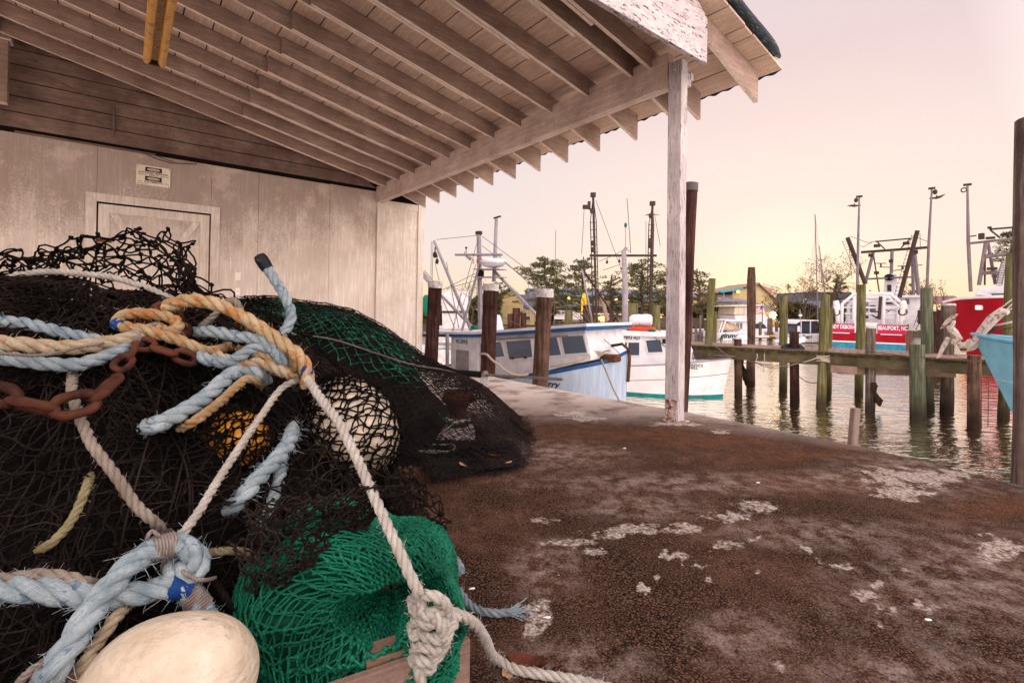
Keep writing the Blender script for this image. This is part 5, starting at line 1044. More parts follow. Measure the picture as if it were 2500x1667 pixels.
b = MB(); c = q(2250, 770, 3); b.box(c, (.5, .4, .8)); b.build('deck_winch', m_darkm, TR, bevel=.04); b = MB(); b.sphere(q(2247, 784, .9), (.2, .2, .25), 8, 6); b.tube([q(2236, 805, .9), q(2247, 782, .9), q(2250, 806, .9)], .04, 5); b.build('tripod_buoy', m_darkm, TR)
b = MB(); rr = random.Random(12)
for k in range(22): a = q(rr.uniform(2105, 2200), rr.uniform(755, 776), rr.uniform(2, 4)); b.tube([a, a+np.array([rr.uniform(-.6, .6), 0, rr.uniform(-.35, .35)])], rr.uniform(.02, .05), 5)
b.build('deck_gear', m_darkm, TR)
# a dark cormorant perched on the stern rail
b = MB(); c = q(2069, 778, -.02); 
b.tube([c+[0, 0, -.32], c+[.0, 0, -.2], c+[.0, 0, .0], c+[.01, 0, .15], c+[.0, 0, .45], c+[-.02, 0, .62], c+[-.06, 0, .66], c+[-.18, 0, .64]], [.02, .11, .14, .10, .045, .045, .04, .008], 9); b.tube([c+[-.04, 0, -.2], c+[-.06, 0, -.42]], .018, 5); b.tube([c+[.04, 0, -.2], c+[.07, 0, -.42]], .018, 5)
bd = b.build('cormorant', m_black, None, smooth=True); bd.location = TR.location; tag(bd, 'dark long-necked seabird standing on the red trawler stern rail', 'bird')

# ---- second red trawler, bow towards the left
pl = Pl(P(2303, 760, 33), P(2500, 760, 30)); T2 = pl.root('red_trawler', 'second red trawler at the right, plain red bow with white rail and wheelhouse', 'trawler'); H = pl.h
q = lambda px, py, off=0.: np.array((H(px, py, off)[0], off, H(px, py, off)[1]))
ys = [(2303, 739), (2332, 730), (2376, 727), (2460, 725), (2600, 723)]; _o = [2.4, 1.2, .3, 0, 0]; sx_ = [H(*p, o_)[0] for p, o_ in zip(ys, _o)]; sz_ = [H(*p, o_)[1] for p, o_ in zip(ys, _o)]
ss = np.linspace(0, 1, 24); b = MB(); bw = MB()
for side in (-1, 1):
    g = []
    for s_ in ss:
        row = []
        for t_ in np.linspace(0, 1, 10):
            x_ = sx_[0]+1.35*(1-t_)+(12-1.35*(1-t_))*s_; zt_ = float(np.interp(sx_[0]+12*s_, sx_, sz_)); z0_ = WZ-.3
            hw_ = 2.6*(1-(1-min(s_/.45, 1))**2.2)*(.45+.55*t_**1.4); row.append((x_, 2.4+side*hw_-(1-s_)*0, z0_+(zt_-z0_)*t_))
        g.append(row)
    g = np.array(g); b.grid(g if side > 0 else g[:, ::-1]); bw.tube(g[:, -1]+[0, 0, .04], .09, 8)
b.build('hull', m_red, T2, smooth='auto'); bw.build('rail', m_wht, T2, smooth='auto')
b = MB(); b.prism([H(2376, 727, 1), H(2480, 727, 1), H(2480, 694, 1), H(2388, 703, 1)], 1, 4); b.build('wheelhouse', m_wht, T2, bevel=.05)
b = MB(); b.prism([H(2392, 722, 1), H(2480, 722, 1), H(2480, 715, 1), H(2384, 717, 1)], .96, 1.0); b.build('window', m_glass, T2)
b = MB(); b.prism([H(2430, 697, 1.4), H(2468, 697, 1.4), H(2466, 620, 1.4), H(2456, 628, 1.4), H(2438, 655, 1.4)], 1.4, 2.6); b.build('funnel_house', m_wht, T2, bevel=.04)
def T(pts, r, m_=m_pole2, nm='frame', n=8, off=1.2): b = MB(); b.tube([q(x, y, off) for x, y in pts], r, n); return b.build(nm, m_, T2, smooth='auto')
T([(2362, 453), (2364, 590), (2370, 712)], [.06, .10, .10], nm='outrigger'); T([(2352, 452), (2372, 450)], .08, m_darkm, 'outrigger_head'); b = MB(); c = q(2353, 464, 1.2); b.tube([c+[math.cos(a)*.14, 0, math.sin(a)*.14] for a in np.linspace(0, 6.28, 13)], .04, 5); b.build('sheave', m_darkm, T2)
T([(2370, 594), (2500, 580)], .08, nm='crossbar'); T([(2407, 592), (2390, 696)], .11, nm='a_frame_leg'); T([(2412, 592), (2430, 694)], .09, nm='a_frame_leg', off=2.2); T([(2400, 667), (2436, 664)], .12, nm='a_frame_bar'); T([(2406, 627), (2460, 620)], .12, nm='a_frame_bar')
T([(2405, 628), (2404, 696)], .05, m_darkm, 'mast_stay'); T([(2416, 560), (2500, 553)], .06, m_darkm, 'upper_bar'); T([(2418, 562), (2442, 581)], .05, m_darkm, 'light_strut')
for x, y, w_, h_ in ((2396, 577, .3, .4), (2418, 581, .45, .16), (2422, 656, .5, .18), (2416, 556, .2, .15)): b = MB(); b.box(q(x, y, 1.), (w_, .2, h_)); b.build('floodlight', m_darkm, T2, bevel=.03)
T([(2365, 578), (2384, 575)], .04, m_darkm, 'aerial')
b = MB()
for k in range(13): y = 690-k*6; b.tube([q(2434+k*1.4, y, 1.3), q(2446+k*1.4, y, 1.3)], .02, 4)
b.tube([q(2432, 694, 1.3), q(2452, 610, 1.3)], .03, 5); b.tube([q(2446, 694, 1.3), q(2464, 610, 1.3)], .03, 5); b.build('ladder', m_pole2, T2)
b = MB(); b.box(q(2390, 751, .05)+[0, 0, 0], (.28, .7, .3)); b.build('hawse_light', m_wht, T2, bevel=.05)
T([(2385, 718), (2420, 720)], .06, m_wht, 'deck_rail', off=.6); T([(2300, 745), (2270, 800)], .03, m_rope_w, 'mooring_line', off=.6)

# ---- light blue bow with anchor at the right edge
pl = Pl(P(2372, 760, 10.2), P(2500, 760, 9.4)); B9 = pl.root('light_blue_boat', 'light blue steel boat whose raked bow with anchor juts in from the right', 'boat'); H = pl.h
q = lambda px, py, off=0.: np.array((H(px, py, off)[0], off, H(px, py, off)[1]))
x0_, z0_ = H(2372, 815, .0); xk, zk_ = H(2464, 995, 0.); rake_ = (xk-x0_)/(z0_-zk_); m_sky = plain('light_blue_paint', (.15, .35, .48), .5, .15, 3, .1, dirt=(.20, .07, .03), dirt_at=.68)
def bowgrid(zlo, zhi, side, push=0.):
    g = []
    for s_ in np.linspace(0, 1, 22):
        row = []
        for t_ in np.linspace(0, 1, 8):
            ztop = zhi+(.0 if s_ == 0 else -.28*s_) if zhi > z0_-.2 else zhi; z = zlo+(ztop-zlo)*t_; xs_ = x0_+(z0_-z)*rake_; hw_ = (1.35*(1-(1-s_)**1.8))*(.45+.55*max(0, (z-WZ)/(z0_-WZ))**.8)
            row.append((xs_+s_*3.2, .75*s_*0+side*hw_+push, z))
        g.append(row)
    return np.array(g)
for nm, m_, za, zb2 in (('hull', m_sky, WZ-.2, z0_), ):
    b = MB()
    for side in (-1, 1): g = bowgrid(za, zb2, side); b.grid(g if side > 0 else g[:, ::-1])
    b.build(nm, m_, B9, smooth='auto')
b = MB(); 
for side in (-1, 1): g = bowgrid(WZ, z0_, side)[:, -1]; b.tube(g+[0, 0, .0], .028, 8)
b.build('rail', m_sky, B9, smooth='auto')
b = MB(); g = np.stack([bowgrid(WZ, z0_, -1)[:, -1], bowgrid(WZ, z0_, 1)[:, -1]], 1)-[0, 0, .06]; b.grid(g); b.build('deck', m_wht2, B9)
b = MB(); zs_ = H(2430, 925, 0)[1]; b.tube([(x0_+(z0_-zs_)*rake_+.02+k*.2, -(1.35*(1-(1-k*.2/3.2)**1.8))*(.45+.55*((zs_-WZ)/(z0_-WZ))**.8)-.004, zs_) for k in range(6)], .008, 5); b.build('waterline_mark', m_wht, B9)
m_anch = plain('flaking_white_anchor', (.46, .40, .37), .7, .2, 8, .3, dirt=(.16, .06, .03), dirt_at=.55)
an = empty('anchor', 'large white anchor flaking with rust stowed on the light blue bow', 'anchor', loc=B9.location, rz=pl.ang)
b = MB(); b.tube([q(2374, 845, -.05), q(2400, 806, -.05), q(2424, 778, -.05), q(2447, 760, -.05), q(2462, 762, -.05)], [.075, .085, .10, .085, .05], 8); b.build('shank', m_anch, an, smooth='auto')
b = MB(); b.tube([q(2344, 838, -.1), q(2352, 850, -.1), q(2370, 840, -.1), q(2380, 846, -.1)], [.06, .10, .12, .11], 8); b.build('bow_roller', m_anch, an, smooth='auto')
b = MB(); b.tube([q(2317, 796, -.1), q(2330, 812, -.1), q(2340, 826, -.1), q(2326, 838, -.1)], [.06, .075, .08, .05], 7); b.build('crown', m_anch, an, smooth='auto')
b = MB(); b.prism([H(2306, 803), H(2313, 799), H(2334, 782), H(2351, 765), H(2338, 769), H(2320, 781)], -.16, -.10); b.build('fluke', m_anch, an, bevel=.012)
b = MB(); b.prism([H(2297, 874), H(2303, 873), H(2318, 845), H(2330, 826), H(2322, 822), H(2310, 842)], -.16, -.08); b.build('fluke', m_anch, an, bevel=.012)
b = MB(); b.prism([H(2332, 803), H(2338, 804), H(2346, 786), H(2344, 782), H(2339, 784)], -.2, -.14); b.build('stock', m_anch, an, bevel=.01)
b = MB(); b.tube([q(2395, 806, 0), q(2410, 798, .1), q(2430, 800, .1), q(2412, 812, .1)], [.05, .09, .08, .04], 7); b.build('windlass', m_rustb, B9, smooth='auto')
b = MB()
for k in range(13):
    c = q(2412+k*5.2, 812-k*1.1, .02); b.tube([c+np.array([math.cos(a)*.028, math.sin(a)*.014*(k % 2), math.sin(a)*.014*((k+1) % 2)]) for a in np.linspace(0, 6.28, 9)], .007, 4)
b.build('chain', m_rustb, B9)
for a, c, r in (((2405, 800), (2475, 785), .022), ((2420, 770), (2475, 728), .012), ((2440, 772), (2476, 738), .012), ((2455, 757), (2490, 750), .012)):
    b = MB(); b.tube([q(*a, .05), q(*c, .3)], r, 6); b.build('rail_pipe' if r > .02 else 'bow_line', m_pole if r > .02 else m_rope_w, B9, smooth=True)
b = MB()
for k in range(8): c = q(2350+k*5, 853+.8*math.sin(k*2), -.2+.05*k); b.sphere(c, (.05, .05, .025), 7, 5)
b.build('chain_heap', m_rustb, B9)

# ================================================================ TREES
m_bark = plain('bark', (.09, .065, .05), .95, .3, 6, .4)
def leafmat(name, a, b_):
    t = NT(name); v = t.map(); o = t.ramp(t.noise(v, .9, 3), [(.35, a), (.65, b_)]); t.fin(o, .8, spec=.1); t.b.inputs['Transmission Weight'].default_value = 0
    return t.m
m_pine = leafmat('pine_needles', (.035, .045, .016), (.11, .10, .04)); m_oak = leafmat('dull_foliage', (.05, .04, .018), (.13, .10, .045))
def tufts(centres, size, k, rs, flat_=.5):
    C = np.repeat(centres, k, 0); n = len(C); d = rs.normal(size=(n, 3)); d[:, 2] = d[:, 2]*.7+.25; d /= np.linalg.norm(d, axis=1)[:, None]
    s = np.cross(d, rs.normal(size=(n, 3))); s /= np.linalg.norm(s, axis=1)[:, None]; L = size*rs.uniform(.6, 1.3, (n, 1)); w_ = L*.22
    V = np.stack([C-s*w_, C+s*w_, C+d*L+s*w_*.5, C+d*L-s*w_*.5], 1)
    return V.reshape(-1, 3), np.arange(n*4).reshape(n, 4)
def fastmesh(name, V, F, mat, parent=None, smooth=False, loc=None):
    me = bpy.data.meshes.new(name); V = np.asarray(V, 'f'); F = np.asarray(F, 'i'); k = F.shape[1]
    me.vertices.add(len(V)); me.vertices.foreach_set('co', V.ravel()); me.loops.add(F.size); me.loops.foreach_set('vertex_index', F.ravel())
    me.polygons.add(len(F)); me.polygons.foreach_set('loop_start', np.arange(len(F), dtype='i')*k); me.polygons.foreach_set('loop_total', np.full(len(F), k, 'i'))
    me.update(calc_edges=True)
    if smooth: me.shade_smooth()
    me.materials.append(mat); o = bpy.data.objects.new(name, me); COL.objects.link(o)
    if parent: o.parent = parent
    if loc is not None: o.location = loc
    return o
def pine(px, base_y, top_y, wpx, d, seed, label, lean=0, clumps=34, dens=42, mat=None, low=.25, group='pines behind the harbour'):
    rs = np.random.RandomState(seed); top = P(px+lean, top_y, d); bx = P(px, base_y, d); h = top[2]+1.1; wd = wpx*d/FPX/2
    root = empty('pine_tree', label, 'tree', group, loc=(bx[0], d, -1.1)); lx = top[0]-bx[0]
    tr = MB(); K = 9; tp = [np.array([lx*(k/(K-1))**1.3+.12*math.sin(k*1.7+seed), .1*math.cos(k*2.1), h*.93*k/(K-1)]) for k in range(K)]; tr.tube(tp, [.22*(1-.8*k/(K-1))+.03 for k in range(K)], 8)
    cs = []; lim = MB()
    for i in range(clumps):
        f = low+(1-low)*(i+.5)/clumps; f = f**.85; a = rs.uniform(0, 6.28); env = math.sin(min((1-f)/(1-low)*1.9+.22, 1.57))*(.75+.35*rs.rand())
        base = np.array([np.interp(f*h*.9, [p[2] for p in tp], [p[0] for p in tp]), 0, f*h*.86]); r_ = wd*env*(1 if i % 3 else .45)
        e = base+np.array([math.cos(a)*r_, math.sin(a)*r_*.8, (.10+.12*rs.rand())*r_+h*.06*rs.rand()]); mid = (base+e)/2+[0, 0, -.06*r_]
        lim.tube([base, mid, e], [.07, .045, .02], 5); cs.append((e, rs.uniform(.5, 1.0)*wd*.19))
        if rs.rand() < .7: e2 = mid+rs.normal(size=3)*[.5, .5, .25]*wd*.3; lim.tube([mid, e2], [.03, .012], 4); cs.append((e2, wd*.18))
    tr.build('trunk', m_bark, root, smooth=True); lim.build('limbs', m_bark, root, smooth=True)
    pts = []
    for c, r in cs:
        n = max(int(dens*.8*(r/.6)**1.5), 10); q = rs.normal(size=(n, 3)); q /= np.linalg.norm(q, axis=1)[:, None]; q *= rs.uniform(.25, 1, (n, 1))**.6*r*[1.35, 1.2, .42]; pts.append(q+c)
    V, F = tufts(np.concatenate(pts), .16*d/60, 4, rs); fastmesh('crown', V, F, mat or m_pine, root)
    return root
pine(1340, 800, 614, 177, 58, 1, 'dense dark pine with its crown leaning left, leftmost of the tall pines', lean=-12, clumps=46, dens=62, low=.18)
pine(1424, 800, 614, 129, 60, 2, 'open pine standing behind the left lattice outrigger', clumps=30, dens=44, low=.28)
pine(1492, 800, 660, 106, 62, 13, 'low pine between the left outrigger and the short mast', clumps=22, dens=36, low=.3)
pine(1566, 800, 620, 177, 60, 3, 'broad open pine directly left of the white shed post', clumps=44, dens=34, low=.25)
pine(1648, 800, 647, 153, 57, 4, 'pine half hidden by the white shed post', clumps=34, dens=44, low=.2)
pine(1712, 800, 644, 108, 57, 5, 'pine visible just right of the white shed post', clumps=30, dens=46, lean=-10, low=.2)
pine(1212, 800, 680, 94, 62, 6, 'small pine behind the red-brown capped piling', clumps=18, dens=30, low=.45)
pine(2042, 790, 660, 73, 62, 7, 'small dark evergreen behind the bare tree branches', clumps=22, dens=40, low=.4)
pine(2470, 800, 537, 141, 70, 8, 'pine behind the right-hand red trawler rigging', clumps=30, dens=30, low=.4)
pine(2228, 800, 682, 59, 70, 9, 'faint small evergreen behind the trawler wheelhouse', clumps=14, dens=30, low=.4)
def bare(px, base_y, top_y, wpx, d, seed, label, depth=5, group='bare trees', twig=1.0, leaves=0, lean=0):
    rs = random.Random(seed); bx = P(px, base_y, d); top = P(px, top_y, d); h = top[2]+1.1; root = empty('bare_tree', label, 'tree', group, loc=(bx[0], d, -1.1)); b = MB(); tw = MB(); ends = []
    W_ = wpx*d/FPX/h
    def grow(p, dirv, L, r, lv):
        K = 4; pts = [p]; dv = np.array(dirv)
        for k in range(K):
            dv = dv+np.array([rs.uniform(-.22, .22)*W_*1.6, rs.uniform(-.2, .2), rs.uniform(-.12, .16)]); dv /= np.linalg.norm(dv); pts.append(pts[-1]+dv*L/K)
        (b if lv < 3 else tw).tube(pts, [r*(1-.45*k/K) for k in range(K+1)], 6 if lv < 3 else 3, cap=False)
        if lv >= depth: ends.append(pts[-1]); return
        for k in range(3 if lv < 2 else rs.choice((2, 3, 3))):
            q = pts[rs.choice((2, 3, 4)) if k else 4]; nd = dv*.65+np.array([rs.uniform(-1, 1)*W_*1.25, rs.uniform(-.7, .7), rs.uniform(-.15, .75)]); nd /= np.linalg.norm(nd); grow(q, nd, L*rs.uniform(.62, .82), max(r*.55, .012), lv+1)
    grow(np.array([0, 0, 0.]), (lean, 0, 1), h*.34, .17*twig, 0)
    b.build('trunk', m_bark, root, smooth=True); tw.build('twigs', m_bark, root)
    if leaves:
        r2_ = np.random.RandomState(seed); E_ = np.array(ends); E_ = E_[r2_.rand(len(E_)) < leaves]; V, F = tufts(E_, .16, 3, r2_); fastmesh('leaves', V, F, m_oak, root)
    return root
bare(2036, 800, 612, 205, 56, 21, 'large bare tree with spreading limbs left of the red trawler', depth=6, twig=1.3, leaves=.25)
bare(1958, 800, 655, 130, 58, 22, 'bare tree leaning left behind the sailing yacht', depth=6, leaves=.5, lean=-.5)
bare(1925, 800, 690, 90, 60, 31, 'small bare tree with pale leaves right of the yellow building', depth=5, leaves=.6, lean=-.3)
bare(2262, 800, 672, 80, 60, 23, 'thin bare tree right of the trawler outrigger', depth=5, leaves=.2)
bare(2190, 800, 688, 80, 66, 24, 'bare tree seen through the trawler frames', depth=5, leaves=.3)
bare(2290, 800, 690, 60, 66, 32, 'sparse bare tree between the two red trawlers', depth=5, leaves=.4)
bare(1105, 800, 690, 70, 60, 25, 'bare tree behind the white shelter board', depth=5, leaves=.15)
bare(1150, 800, 680, 60, 60, 26, 'bare tree behind the workboat mast', depth=5, leaves=.15)
bare(1060, 800, 690, 50, 64, 27, 'bare tree next to the shed corner', depth=5, leaves=.15)
# dark hedges and undergrowth
def hedge(px0, px1, top_y, d, seed, label, mat=m_oak, bot=-1.15):
    rs = np.random.RandomState(seed); a, c = P(px0, 760, d), P(px1, 760, d); ht = P(px0, top_y, d)[2]-bot; n = int((c[0]-a[0])*ht*70)
    q = np.stack([rs.uniform(a[0], c[0], n), rs.uniform(d-1.2, d+1.2, n), rs.rand(n)], 1); prof = noise3(seed, .5)(q*[1, 0, 0])[:, 0]; q[:, 2] = bot+q[:, 2]**.8*ht*(.85+.16*prof)
    V, F = tufts(q, .35, 4, rs); o = bpy.data.objects.new('x', None); bpy.data.objects.remove(o)
    ob = fastmesh('hedge', V-[a[0], d, bot], F, mat, None, loc=(a[0], d, bot)); return tag(ob, label, 'hedge', 'dark undergrowth along the far bank')
hedge(1138, 1222, 712, 63, 1, 'tall dark evergreen hedge left of the yellow gabled house', m_pine)
hedge(1320, 1372, 752, 60, 2, 'dark bushes under the leftmost pine')
hedge(1622, 1760, 738, 60, 3, 'dark undergrowth behind the white shed post', m_pine)
hedge(1905, 1990, 738, 59, 4, 'brown hedge behind the sailing yacht')
hedge(1985, 2060, 745, 61, 5, 'dark shrubs under the big bare tree', m_pine)
hedge(1020, 1100, 742, 66, 6, 'low shrubs beside the shed corner')

# ================================================================ SWEPT STRANDS: nets and ropes are real twine
def sweep(Pth, rad, ns=4, cap=True):
    Pth = np.asarray(Pth, float); N, K = Pth.shape[:2]; rad = np.broadcast_to(np.asarray(rad, float), (N, K))
    T = np.gradient(Pth, axis=1); T /= np.linalg.norm(T, axis=2, keepdims=True)+1e-12
    ref = np.where(np.abs(T[:, 0, 2:3]) < .9, [[0, 0, 1.]], [[1., 0, 0]]); x = np.cross(T[:, 0], ref); x /= np.linalg.norm(x, axis=1, keepdims=True)+1e-12
    V = np.zeros((N, K, ns, 3)); ang = 2*np.pi*np.arange(ns)/ns
    for k in range(K):
        x = x-T[:, k]*(x*T[:, k]).sum(1, keepdims=True); x /= np.linalg.norm(x, axis=1, keepdims=True)+1e-12; y = np.cross(T[:, k], x)
        V[:, k] = Pth[:, k, None]+(x[:, None]*np.cos(ang)[None, :, None]+y[:, None]*np.sin(ang)[None, :, None])*rad[:, k, None, None]
    i = np.arange(N)[:, None, None]*K*ns; k = np.arange(K-1)[None, :, None]*ns; j = np.arange(ns)[None, None, :]; j2 = (j+1) % ns
    F = np.stack([i+k+j, i+k+j2, i+k+ns+j2, i+k+ns+j], -1).reshape(-1, 4)
    return V.reshape(-1, 3), F
class Acc:
    def __init__(s): s.V = []; s.F = []; s.n = 0
    def add(s, V, F): s.V.append(V); s.F.append(F+s.n); s.n += len(V)
    def build(s, name, mat, parent=None, smooth=True): return fastmesh(name, np.concatenate(s.V), np.concatenate(s.F), mat, parent, smooth)
OCT = np.array([[1, 0, 0], [0, 1, 0], [-1, 0, 0], [0, -1, 0], [0, 0, 1], [0, 0, -1.]])
def knots(acc, C, r, rs):
    C = np.asarray(C); n = len(C); ax = rs.normal(size=(n, 2, 3)); a = ax[:, 0]; a /= np.linalg.norm(a, axis=1, keepdims=True); b = np.cross(a, ax[:, 1]); b /= np.linalg.norm(b, axis=1, keepdims=True)
    for q in (a, b): acc.add(*sweep(np.stack([C-q*r*1.25, C-q*r*.5, C+q*r*.5, C+q*r*1.25], 1), np.array([.45, .95, .95, .45])*r, 5))
def bars(acc, A, B, r, rs, bend=.18, K=5, ns=4, sagz=.0):
    L = np.linalg.norm(B-A, axis=1, keepdims=True); t = np.linspace(0, 1, K)[None, :, None]; p = A[:, None]*(1-t)+B[:, None]*t
    d = rs.normal(size=A.shape)*L*bend; d2 = rs.normal(size=A.shape)*L*bend*.4
    p = p+d[:, None]*4*t*(1-t)*.6+d2[:, None]*np.sin(2*np.pi*t)*.5; p[..., 2] -= (sagz*L*4*t[..., 0]*(1-t[..., 0]))
    acc.add(*sweep(p, r, ns))
def sheetnet(acc, f, na, nb, rs, r, knot=1.9, bend=.18, K=5, ns=4, drop=0.0, keep=None, sagz=0., jit=.18):
    # f(a,b) maps sheet coordinates (arrays, unit = one mesh) to places; nodes on a diamond lattice
    i, j = np.meshgrid(np.arange(na), np.arange(nb), indexing='ij'); a = i+rs.normal(size=i.shape)*jit; b = j*2.0+(i % 2)+rs.normal(size=i.shape)*jit*1.4
    X = f(a, b); ok = np.isfinite(X[..., 0])
    if keep is not None: ok &= keep(X)
    def link(i0, j0, i1, j1):
        m = ok[i0, j0] & ok[i1, j1] & (rs.rand(*i0.shape) >= drop); A, B = X[i0, j0][m], X[i1, j1][m]
        m2 = np.linalg.norm(B-A, axis=1) < 6*np.median(np.linalg.norm(B-A, axis=1)+1e-9) if len(A) else np.array([], bool)
        if len(A): bars(acc, A[m2], B[m2], r, rs, bend, K, ns, sagz)
    I, J = np.meshgrid(np.arange(na-1), np.arange(nb), indexing='ij'); link(I, J, I+1, J)
    I, J = np.meshgrid(np.arange(0, na-1, 2), np.arange(1, nb), indexing='ij'); link(I, J, I+1, J-1)
    I, J = np.meshgrid(np.arange(1, na-1, 2), np.arange(nb-1), indexing='ij'); link(I, J, I+1, J+1)
    if knot: knots(acc, X[ok], r*knot, rs)
    return X, ok

def twine_mat(name, a, b_, spec=.3, rough=.6, sc=260):
    t = NT(name); v = t.map(); c = t.ramp(t.noise(v, 5, 4), [(.35, a), (.65, b_)]); w_ = t.wave(t.map(rot=(.6, .5, .7)), sc, 1.5, 1)
    c = t.mix(t.math('MULTIPLY', w_, .45), c, tuple(q*.25 for q in a)); return t.fin(c, rough, w_, .5, .002, spec=spec*.4)
tw_black = twine_mat('tarred_black_twine', (.004, .0028, .0026), (.014, .010, .009), .08, .8)
tw_black2 = twine_mat('worn_black_twine', (.009, .006, .0055), (.034, .024, .021), .10, .8)
tw_fine = twine_mat('fine_black_twine', (.006, .004, .005), (.026, .018, .018), .3, .5)
tw_green = twine_mat('green_twine_heavy', (.0025, .075, .042), (.010, .185, .105), .3, .6, 170)
tw_green_d = twine_mat('dark_green_twine', (.003, .075, .045), (.01, .17, .10), .4, .5)
m_core = NT('dark_net_mass'); _v = m_core.map(); _k = m_core.vor(_v, 38, 'DISTANCE_TO_EDGE'); m_core = m_core.fin(m_core.ramp(_k, [(0., (.012, .008, .007)), (.10, (.004, .003, .003)), (1, (.003, .002, .002))]), .9, m_core.noise(_v, 40, 5), .8, .02, spec=.1)

# ================================================================ THE NEAR HEAP
H_C, H_R, H_T = np.array([-1.72, 2.02]), np.array([1.30, 1.36]), 1.05
def hprof(s): return H_T*np.clip(1-np.clip(s, 0, 1)**2.4, 0, 1)**.9
_s = np.linspace(0, 1, 400); _arc = np.concatenate([[0], np.cumsum(np.hypot(np.diff(_s)*1.42, np.diff(hprof(_s))))]); H_L = _arc[-1]
bn = noise3(31, 3.2); bn2 = noise3(32, 9.)
def heap(theta, phi, off=0.0):      # theta: 0 = +x, phi 0 top .. 1 rim
    theta = np.asarray(theta, float); phi = np.asarray(phi, float); s = np.interp(phi*H_L, _arc, _s)
    p = np.stack([H_C[0]+H_R[0]*s*np.cos(theta), H_C[1]+H_R[1]*s*np.sin(theta), hprof(s)], -1)
    n = np.stack([np.cos(theta)*np.clip(phi*1.1, 0, 1), np.sin(theta)*np.clip(phi*1.1, 0, 1), 1.05-phi*.75], -1); n /= np.linalg.norm(n, axis=-1, keepdims=True)
    w_ = bn(p)[..., 0:1]*.035+bn2(p)[..., 0:1]*.014
    return p+n*(w_+off if np.isscalar(off) else w_+np.asarray(off)[..., None])
def Hz(x, y):
    s = math.hypot((x-H_C[0])/H_R[0], (y-H_C[1])/H_R[1]); return float(hprof(np.array(s))) if s < 1 else 0.
RIDGE = [(-3.2, .9), (-2.2, 1.02), (-1.55, 1.0), (-1.3, .95), (-.96, .74), (-.73, .57), (-.45, .45), (-.23, .32), (0., .13), (.13, .0)]
RX, RZ = [a for a, _ in RIDGE], [b for _, b in RIDGE]
def H2z(x, y):
    z = np.interp(x, RX, RZ); wd = 1.0+.1*np.sin(np.asarray(x)*2.1); return z*np.clip(1-((y-4.1)/wd)**2, 0, 1)
def hit(px, py, lift=0.0, back=False):
    r = ray(px, py); prev = None
    for d in np.arange(.5, 7, .012):
        p = EYE+r*d; z = Hz(p[0], p[1])
        if not back: z = max(z, 0)
        if back: z = max(z, float(H2z(p[0], p[1])))
        if p[2] <= z+.001: return EYE+r*(d-lift)
    return EYE+r*(3-lift)

black_net = empty('fishing_net', 'big heap of coarse black trawl net in the left foreground', 'fishing net', loc=(0, 0, 0))
th = np.linspace(-3.4, 1.6, 120); ph = np.linspace(0, 1, 70); TH, PH = np.meshgrid(th, ph, indexing='ij')
b = MB(); b.grid(heap(TH, PH, -.045)[:, ::-1]); b.build('net_mass', m_core, black_net, smooth=True)
rs = np.random.RandomState(77)
def layer(acc, cell, off, warp, rotang, seed, th0=-3.2, th1=1.2, p0=0.0, p1=1.0, r=.0028, drop=0.0, asp=.62, noiseoff=.02, **k):
    rs_ = np.random.RandomState(seed); nz = noise3(seed, 1.9); nz2 = noise3(seed+1, 5.5); nz3 = noise3(seed+2, 8.)
    R_ = 1.05; c, s = math.cos(rotang), math.sin(rotang); A0, A1, B0, B1 = th0*R_, th1*R_, p0*H_L, p1*H_L
    cx, cy = (A0+A1)/2, (B0+B1)/2; rad = math.hypot(A1-A0, B1-B0)/2+warp; na = int(2*rad/(cell*asp)); nb = int(rad/(cell*.5)/1.0)
    def f(a, b):
        u = (a-na/2)*cell*asp; v = (b-nb)*cell*.5; X = cx+u*c-v*s; Y = cy+u*s+v*c; q = np.stack([X, Y, X*0], -1); w_ = nz(q)*warp+nz2(q)*warp*.35; X = X+w_[..., 0]; Y = Y+w_[..., 1]
        phi = Y/H_L; ok = (X > A0) & (X < A1) & (phi > max(p0, .01)) & (phi < p1); P_ = heap(X/R_, np.clip(phi, 0, 1), off+nz3(q*1.0)[..., 0]*noiseoff); P_[~ok] = np.nan; return P_
    sheetnet(acc, f, na, nb, rs_, r, drop=drop, **k)
acc = Acc(); layer(acc, .058, -.005, .22, .5, 101, r=.0020, bend=.10, jit=.10); layer(acc, .042, -.014, .24, 1.2, 111, r=.0016, bend=.10, jit=.1, th1=1.1); acc.build('netting', tw_black, black_net)
acc = Acc(); layer(acc, .056, .010, .26, -.4, 103, r=.0019, drop=.03, bend=.11, jit=.12, knot=2.2); layer(acc, .064, .026, .26, .9, 105, r=.0021, drop=.08, bend=.16, knot=2.2); acc.build('netting', tw_black2, black_net)
acc = Acc(); layer(acc, .085, .052, .22, .1, 107, r=.0026, drop=.06, th0=-2.9, th1=.6, p0=.2, bend=.2, knot=2.2, noiseoff=.03); acc.build('netting', tw_black, black_net)
# bunched strands streaming down the right flank
acc = Acc()
for k in range(16):
    t0 = rs.uniform(-.9, .9); N = 60; p = np.linspace(.25, .98, N); acc.add(*sweep(heap(t0+.25*np.sin(p*5+rs.rand()*6)*.6, p, rs.uniform(.0, .05)+.01*np.sin(p*30+k))[None], .0028, 5))
acc.build('loose_strands', tw_black2, black_net)

